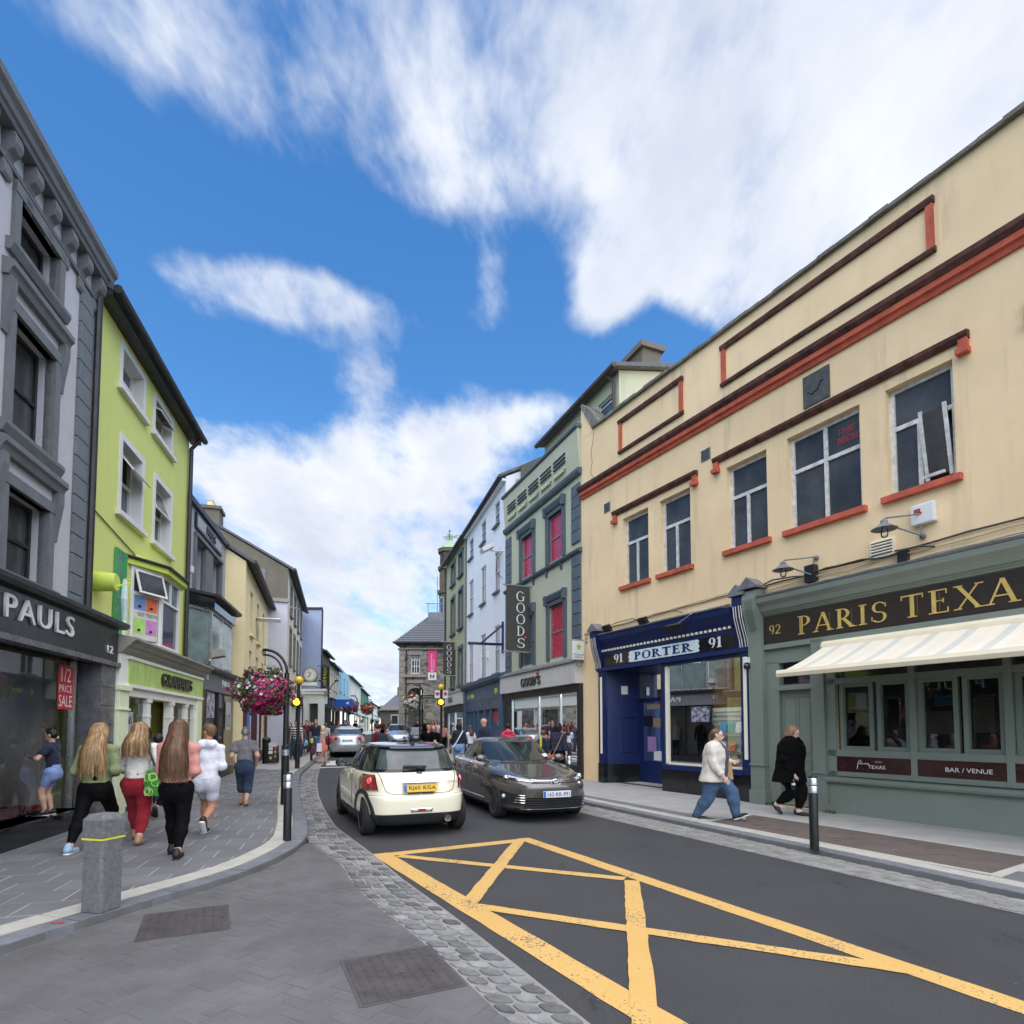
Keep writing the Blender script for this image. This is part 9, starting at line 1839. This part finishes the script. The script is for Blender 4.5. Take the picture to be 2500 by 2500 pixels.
yb_ = 25.2; xb_ = -8.2; far_p('blonde woman in a coral skirt stepping onto the crossing with bags', 0, yb_, -70, 1.62, ('top','c_stone'), ('skirt','c_coral'), ('bob','hair_pale',0), 1.1, x=xb_, pav=False, shoes='shoe_tan')
b1 = thing('handbag', 'maroon handbag carried by the blonde woman', 'bag', (xb_-.18,yb_-.22,gz(yb_)+.72), R(10)); b = MB(); b.box(-.22,.22,-.08,.08,-.26,0); b.build('bag_body', 'bag_maroon', b1, bevel=.04); MB().tube([(-.12,0,0),(0,0,.18),(.12,0,0)], .014, 6).build('handle', 'bag_maroon', b1); b2_ = MB(); b2_.profx([(-.05,-.36),(.05,-.36),(.02,0),(-.02,0)], -.1, .1); k2 = b2_.build('plastic_bag', 'bag_white'); k2.location = (xb_-.02,yb_-.30,gz(yb_)+.86); tag(k2, 'white plastic bag held in front of the maroon handbag', 'bag')
crowd = [('man in a striped polo shirt walking behind the beacon post',725,26,190,1.76,('tshirt','c_stripe'),('jeans','c_denim'),('short','hair_dark',0),1.15),
('dark-haired woman beside the striped man',709,26.6,190,1.66,('jacket','c_teal'),('jeans','c_jeans'),('long','hair_dark',.16),1.),('woman in grey just behind the striped man',735,28,186,1.62,('sweater','c_slate'),('jeans','c_denim'),('bob','hair_brown',0),1.1),
('man in a purple hoodie in the left crowd',749,30.5,185,1.76,('hoodie','c_maroon'),('jeans','c_denim'),('short','hair_brown',0),1.2),('small child in a pale blue top holding a hand',746,29,190,.92,('tshirt','c_lblue'),('shorts','c_navy'),('short','hair_pale',0),1.),
('woman in an orange-red top in the left crowd',758,31.5,186,1.68,('tshirt','c_orange'),('jeans','c_jeans'),('long','hair_red',.15),1.),('woman with auburn hair at the back of the crowd',764,33,186,1.66,('sweater','c_stone'),('jeans','c_denim'),('long','hair_brown',.15),1.),
('bald man in a navy sports shirt and jeans',772,29.5,192,1.80,('tshirt','c_navy'),('jeans','c_jeans'),('short','hair_grey',0),1.35),('woman with a bright red skirt behind the blonde woman',795,31,10,1.62,('tshirt','c_stone'),('skirt','c_red'),('bob','hair_brown',0),1.1),
('person in a dark green coat walking away on the left pavement',812,35,15,1.72,('jacket','c_teal'),('jeans','c_black'),('bob','hair_dark',0),1.15),('woman in burgundy farther along the left pavement',827,39,10,1.66,('jacket','c_maroon'),('jeans','c_denim'),('long','hair_brown',.15),1.),
('couple-half in grey at the far kerb on the left',843,43,180,1.74,('jacket','c_slate'),('jeans','c_denim'),('short','hair_dark',0),1.1),('distant walker in orange near the far flower basket',852,46,180,1.66,('tshirt','c_orange'),('jeans','c_denim'),('bob','hair_sand',0),1.),('distant walker in black and white far up the left side',868,52,180,1.7,('jacket','c_black'),('jeans','c_black'),('short','hair_dark',0),1.),('distant walker in a white shirt far up the left side',882,56,180,1.7,('tshirt','c_white'),('jeans','c_black'),('short','hair_dark',0),1.),
('person in dark clothes in the shade of the arcade',1020,43.6,180,1.72,('jacket','c_black'),('jeans','c_black'),('short','hair_dark',0),1.1),('person in navy under the near arch of the arcade',1032,44,180,1.70,('jacket','c_navy'),('jeans','c_denim'),('bob','hair_brown',0),1.),('tall person in black by the arcade pier',1040,40,170,1.8,('jacket','c_black'),('jeans','c_black'),('short','hair_dark',0),1.05),('person in a pale shirt standing outside the olive house shop',1066,36,180,1.74,('tshirt','c_white'),('jeans','c_black'),('short','hair_sand',0),1.),('person in a brown coat beside the arcade entrance',1058,39,180,1.72,('jacket','c_orange'),('jeans','c_black'),('bob','hair_dark',0),1.),
('distant figure in dark red at the bend in the road',934,50,180,1.72,('jacket','c_maroon'),('jeans','c_black'),('short','hair_dark',0),1.),('distant figure in black beyond the people carrier',954,52,180,1.72,('jacket','c_black'),('jeans','c_black'),('short','hair_dark',0),1.)]
for lab, px_, y_, a_, H_, t_, b_, hr, bd_ in crowd: far_p(lab, px_, y_, a_, H_, t_, b_, hr, bd_, res=.034 if y_ < 34 else .048)
# ================================================================== street furniture and flowers
D('globe_yellow', (.80,.50,.02), rough=.25, var=.05, coat=.5); D('amber_lit', (1.,.36,.01), emit=3.2); D('signal_box', (.03,.012,.01), rough=.4); D('band_yellow', (.7,.68,.05), rough=.5); D('leaf', (.055,.11,.025), rough=.6, var=.4, scale=20, rnd=.3); D('petal_pink', (.36,.008,.12), rough=.6, var=.25, scale=30, rnd=.3); D('petal_white', (.72,.72,.68), rough=.6, var=.08); D('petal_red', (.5,.03,.02), rough=.6, rnd=.2); D('eye_yellow', (.6,.5,.1), rough=.7)
def lathe_thing(name, label, cat, loc, parts, group=None, n=18):
 o = thing(name, label, cat, loc, 0, group)
 for nm, prof, m in parts: MB().lathe(prof, (0,0,0), n).build(nm, m, o, smooth=R(35))
 return o
def bollard(label, x, y, h=1.0, r=.055, yellow=False):
 o = lathe_thing('bollard', label, 'bollard', (x,y,gz(y)+PH), [('post', [(r,0),(r,h-.02),(r*.9,h),(0,h)], 'black_paint')], 'black bollards along the kerb')
 for k in range(2): z = h-.21+k*.10; MB().lathe([(r+.003,z),(r+.006,z+.004),(r+.006,z+.085),(r+.003,z+.09)], (0,0,0), 18).build('band', 'band_yellow' if yellow else 'steel', o, smooth=R(35))
bollard('black bollard at the left corner, nearest of the kerb bollards', -3.12, 8.16, .93); bollard('black bollard just behind the flower basket post', -6.92, 18.0, .92); bollard('yellow-banded bollard beside the blonde woman', -8.85, 25.75, .98, yellow=True); bollard('black bollard on the right kerb in front of the bar', 3.88, 7.55, .93); bollard('black bollard at the right kerb behind the dark grey saloon', 1.30, 13.3, .95); bollard('yellow-banded bollard by the right beacon', -3.27, 31.0, .98, yellow=True)
# square granite post with a chamfered head and a yellow reflector line
gp = thing('granite_post', 'square rough granite post with a yellow line on the left pavement', 'post', (-3.52,5.07,PH), R(-14)); w = .108
b = MB(); b.prism([(-w,-w+.02),(-w+.02,-w),(w-.02,-w),(w,-w+.02),(w,w-.02),(w-.02,w),(-w+.02,w),(-w,w-.02)], 0, .60); b.build('shaft', 'granite', gp, bevel=.008)
b = MB(); q = [(-w,-w),(w,-w),(w,w),(-w,w)]; b.add([(x,y,.615) for x,y in q]+[(x,y,.77) for x,y in q]+[(x*.72,y*.72,.815) for x,y in q], [(3,2,1,0)]+[(i,(i+1)%4,4+(i+1)%4,4+i) for i in range(4)]+[(4+i,4+(i+1)%4,8+(i+1)%4,8+i) for i in range(4)]+[(8,9,10,11)]); b.build('cap', 'granite', gp, bevel=.008)
MB().box(-w-.002,w+.002,-w-.002,w+.002,.60,.615).build('reflector', 'band_yellow', gp)
# hanging baskets on crook posts
def petunia(mat):
 b = MB(); n = 10; b.add([(0,0,-.012)]+[(.030*(1 if k%2==0 else .80)*math.cos(2*PI*k/n),.030*(1 if k%2==0 else .80)*math.sin(2*PI*k/n),.008 if k%2==0 else .0) for k in range(n)], [(0,1+k,1+(k+1)%n) for k in range(n)]); b.add([(0,0,-.004)]+[(.007*math.cos(2*PI*k/5),.007*math.sin(2*PI*k/5),-.001) for k in range(5)], [(0,1+k,1+(k+1)%5) for k in range(5)], 1)
 return b.mesh('flower', [mat,'eye_yellow'], recalc=False, smooth=True)
def basket(name, label, c, r, nfl, nleaf, mix, seed, hz=.92, fs=1.):
 o = thing(name, label, 'flower basket', c, 0); rr = random.Random(seed); lf = MB()
 MB().lathe([(0,-r*.55),(r*.5,-r*.45),(r*.68,0),(0,0)], (0,0,0), 14).build('basket', 'moss', o)
 def rpt(k):
  while True:
   v = Vector((rr.gauss(0,1),rr.gauss(0,1),rr.gauss(0,1)))
   if v.length > .1: v.normalize(); break
  bump = 1+.16*math.sin(v.x*5+seed)*math.cos(v.z*6)+.14*math.sin(v.y*7-v.z*5)-.10*max(0,v.z); q = Vector((v.x*r*bump*k, v.y*r*bump*k, v.z*r*hz*bump*k)); return q, v
 for i in range(nleaf):
  p, v = rpt(rr.uniform(.72,1.04)); s = rr.uniform(.022,.05)*max(1,fs*.8); d = (v+Vector((rr.uniform(-.8,.8),rr.uniform(-.8,.8),rr.uniform(-1.,.4)))).normalized(); t = d.cross(Vector((rr.uniform(-1,1),rr.uniform(-1,1),rr.uniform(-1,1)))).normalized(); lf.add([p-d*s, p+t*s*.45+v*s*.15, p+d*s, p-t*s*.45+v*s*.15], [(0,1,2,3)])
 tag(lf.build('leaves', 'leaf', o, recalc=False), kind='stuff')
 ms = [petunia(m) for m in mix]; extra = {m: MB() for m in mix}
 for i in range(nfl):
  p, v = rpt(rr.uniform(.97,1.08)); top = v.z > .45
  if top and rr.random() < .55: continue
  # white blossom gathers on the upper left, magenta below
  wv = .30+.55*v.z-.25*v.x-.35*math.sin(v.x*4+v.z*3+seed)*.6; k = 1 if (len(mix) > 1 and rr.random() < wv*.62) else 0
  dd = (v+Vector((rr.uniform(-.35,.35),rr.uniform(-.35,.35),rr.uniform(-.2,.35)))).normalized(); q = dd.to_track_quat('Z','Y'); s = rr.uniform(.9,1.5)*fs
  if i < 330: f = nobj('flower', ms[k], o, p, q.to_euler(), (s,s,s))
  else:
   m3 = q.to_matrix()*s; extra[mix[k]].add([p+m3@vv.co for vv in ms[k].vertices], [tuple(pp.vertices) for pp in ms[k].polygons])
 for m in mix:
  if extra[m].v: tag(extra[m].build('flowers', m, o, recalc=False, smooth=True), kind='stuff')
 return o
bx_, by_, bz_ = -5.12, 12.0, 2.42
basket('flower_basket', 'big ball of magenta and white petunias hanging over the left pavement', (bx_,by_,bz_), .54, 900, 2600, ['petal_pink','petal_white'], 5)
po = thing('basket_post', 'black crook post carrying the big petunia basket', 'post', (-4.66,12.0,PH), 0)
b = MB(); b.lathe([(.075,0),(.075,1.2),(.055,1.22),(.05,2.7)], (0,0,0), 16); b.build('post', 'black_paint', po, smooth=R(35)); MB().lathe([(.079,1.0),(.082,1.0),(.082,1.12),(.079,1.12)], (0,0,0), 16).build('band', 'steel', po)
for r_, th_ in ((.46,.03),(.36,.02)): MB().tube([(-.46+r_*math.cos(R(a)), 0, 2.7+r_*1.05*math.sin(R(a))) for a in range(0,100,8)], th_, 8).build('crook', 'black_paint', po, smooth=True)
MB().tube([(-.46,0,3.19),(-.46,0,2.85)], .012, 5).build('chain', 'steel', po)
for k, (px_, y_, z_, lab, mx) in enumerate(((856,50,3.0,'dark pink flower basket far up the left side',['petal_pink']),(896,60,3.0,'red and pink flower basket farthest up the street',['petal_red','petal_pink']),(1008,34,2.95,'white and red flower basket in front of the stone arcade',['petal_white','petal_red']))):
 c_ = (pxx(px_,y_),y_,z_+gz(y_)); basket('flower_basket', lab, c_, .62 if k < 2 else .48, 260, 700, mx, 20+k, .95, 2.2); q_ = thing('basket_post', lab.split(' flower')[0]+' basket post', 'post', (c_[0]+.55,y_,gz(y_)), 0); q_['label'] = 'black post holding the '+lab; MB().tube([(0,0,0),(0,0,3.6),(-.2,0,3.9),(-.55,0,3.9)], .05, 8).build('post', 'black_paint', q_)
# flashing crossing beacons
def beacon(label, x, y, zg, plates=False):
 o = thing('crossing_beacon', label, 'beacon', (x,y,gz(y)+PH), 0); z = zg-gz(y)-PH
 MB().lathe([(.085,0),(.085,.9),(.06,.92),(.058,z-.1)], (0,0,0), 16).build('post', 'black_paint', o, smooth=R(35)); MB().sphere((0,0,z+.06), .16, 18, 12).build('globe', 'globe_yellow', o, smooth=True); MB().lathe([(.07,z-.12),(.09,z-.1),(.06,z-.08)], (0,0,0), 14).build('collar', 'black_paint', o)
 s = MB().box(-.18,.18,-.2,-.04,z-.92,z-.56).build('signal_box', 'signal_box', o, bevel=.02); MB().lathe([(0,-.225),(.09,-.22),(.125,-.2),(.125,-.19)], (0,0,z-.74), 20, axis='y').build('amber_lamp', 'amber_lit', s, smooth=R(40))
 b = MB(); n = 14; b.grid([[(.14*math.cos(PI*i/n),-.20-d,z-.74+.14*math.sin(PI*i/n)) for i in range(n+1)] for d in (0,.14)]); b.build('hood', 'signal_box', s, smooth=True)
 if plates:
  for sx in (-1,1): pl = MB().box(sx*.08,sx*.34,-.02,.02,z-.52,z-.12).build('plate', 'white_frame', o); MB().lathe([(.08,-.025),(.1,-.025),(.1,-.02),(.08,-.02)], (sx*.21,0,z-.3), 14, axis='y').build('plate_ring', 'red_print', pl)
beacon('yellow-globed crossing beacon on the left kerb behind the flowers', -7.9, 21.5, 1.62+(1780-1665)/1420*21.5); beacon('yellow-globed crossing beacon with white plates on the right', -3.72, 30.6, 1.62+(1780-1680)/1420*30.6, True)
# litter bin, A-board, fingerpost, lamp post
bn_ = thing('litter_bin', 'black litter bin with a domed lid beyond the slim grey shop', 'bin', (pxx(652,24),24,gz(24)+PH), 0); MB().lathe([(.15,0),(.15,.05),(.16,.85),(.17,.9)], (0,0,0), 16).build('body', 'black_paint', bn_, smooth=R(35)); MB().lathe([(.18,.9),(.16,1.02),(.08,1.08),(0,1.1)], (0,0,0), 16).build('lid', 'black_paint', bn_, smooth=True)
ab = thing('a_board', 'pavement A-board with coloured price dots beside the litter bin', 'sign', (pxx(668,23.5),23.5,gz(23.5)+PH), R(4)); ab.scale = (.72,.72,.8); b = MB(); b.rbox((0,.0,.5), (.50,.03,.9), Matrix.Rotation(R(-8),3,'X')); b.build('front_board', 'black_trim', ab); MB().rbox((0,.25,.5), (.50,.03,.9), Matrix.Rotation(R(8),3,'X')).build('back_board', 'black_trim', ab); MB().rbox((0,.0,.98), (.46,.04,.2), Matrix.Rotation(R(-8),3,'X')).build('header', 'interior_white', ab); MB().box(-.25,.25,-.06,.3,.05,.12).build('foot_rail', 'interior_wood', ab)
for k, (x, z, c_) in enumerate(((-.12,.80,'white_print'),(-.12,.60,'white_print'),(.14,.80,'c_fuchsia'),(.14,.62,'green_print'),(.15,.40,'lens_amber'),(-.10,.32,'lime_print'))):
 if k < 2: MB().rbox((x,-.03-(.5-z)*.14+.01,z), (.22,.01,.16), Matrix.Rotation(R(-8),3,'X')).build('price_card', c_, ab)
 else: MB().lathe([(0,-.01),(.07,-.01),(.07,.0)], (x,-.02-(.5-z)*.14,z), 14, axis='y').build('price_dot', c_, ab)
fp = thing('fingerpost', 'black pedestrian fingerpost in front of the stone arcade', 'sign', (pxx(1025,33.5),33.5,gz(33.5)+PH), 0); MB().tube([(0,0,0),(0,0,3.6)], .05, 8).build('post', 'black_paint', fp); MB().box(.05,1.0,-.03,.03,3.0,3.2).build('finger', 'black_paint', fp); MB().box(.85,.97,-.035,-.03,3.03,3.17).build('pictogram', 'white_print', fp); MB().box(.15,.75,-.035,-.03,3.08,3.12).build('lettering', 'cornice_grey', fp)
lp = thing('street_lamp', 'slim black double-armed lamp post on the left pavement', 'lamp post', (pxx(801,36),36,gz(36)+PH), 0); MB().tube([(0,0,0),(0,0,1.0),(0,0,3.7)], [.09,.06,.045], 10).build('post', 'black_paint', lp)
for s in (-1,1): MB().tube([(0,0,3.5),(s*.2,0,3.9),(s*.45,0,4.15)], .03, 6).build('arm', 'black_paint', lp); MB().sphere((s*.5,0,4.2), (.14,.1,.06), 10, 6).build('lantern', 'black_paint', lp, smooth=True)
ts = thing('blue_sign', 'blue and white hanging shop sign far up the left side', 'sign', (pxx(838,46),46,3.15+gz(46)), 0); MB().box(-.75,.75,-.05,.05,-.25,.25).build('panel', 'plate_blue', ts); MB().sphere((.35,-.06,.0), (.12,.01,.1), 8, 6).build('emblem', 'white_print', ts); MB().tube([(-.9,0,.28),(.8,0,.28)], .03, 6).build('arm', 'gutter_black', ts)
# small trees closing the far end
D('bark', (.06,.045,.035), rough=.9)
for k, (px_, y_, s_, lab) in enumerate(((934,120,1.0,'dark round-crowned tree at the far end of the street'),(945,135,.8,'smaller dark tree right of the farthest one'))):
 o = thing('tree', lab, 'tree', (pxx(px_,y_),y_,gz(y_)), 0); rr = random.Random(k); b = MB(); b.tube([(0,0,0),(.1,0,2.2*s_),(0,.1,4*s_)], [.22,.15,.05], 7)
 for a_ in range(6): b.tube([(0,0,2.2*s_),(math.cos(a_)*.9*s_,math.sin(a_)*.9*s_,(3.4+.2*a_)*s_)], [.09,.03], 5)
 b.build('trunk', 'bark', o); lf = MB(); cl = [(rr.uniform(-1.3,1.3)*s_,rr.uniform(-1.3,1.3)*s_,rr.uniform(3.0,5.2)*s_,rr.uniform(.6,1.0)*s_) for _ in range(11)]
 for i in range(2600):
  c_ = rr.choice(cl); v = Vector((rr.gauss(0,1),rr.gauss(0,1),rr.gauss(0,1))).normalized()*c_[3]*rr.uniform(.6,1.05); p = Vector(c_[:3])+v; d = Vector((rr.uniform(-1,1),rr.uniform(-1,1),rr.uniform(-1,1))).normalized(); t = d.cross(v).normalized() if d.cross(v).length > .01 else Vector((1,0,0)); lf.add([p-d*.14,p+t*.07,p+d*.14,p-t*.07], [(0,1,2,3)])
 lf.build('crown', 'leaf', o, recalc=False)
# weeds at the foot of the bar front
for k, (u, lab) in enumerate(((3.45,'tuft of weeds at the bar door pilaster'),(2.2,'tuft of weeds where the bar window base meets its pilaster'))):
 o = MB(); rr = random.Random(k)
 for i in range(46): a_ = rr.uniform(0,2*PI); l_ = rr.uniform(.03,.09); p = Vector((rr.uniform(-.12,.12),.02+rr.uniform(-.03,.05),0)); d = Vector((math.cos(a_)*.6,math.sin(a_)*.6,1))*l_; s_ = Vector((-math.sin(a_),math.cos(a_),0))*.008; o.add([p-s_,p+s_,p+d],[(0,1,2)])
 w_ = o.build('weed', 'leaf', recalc=False); w_.location = on_A(u,.14,PH); w_.rotation_euler = (0,0,AANG); tag(w_, lab, 'weed')
bpy.data.scenes.remove(TMP)
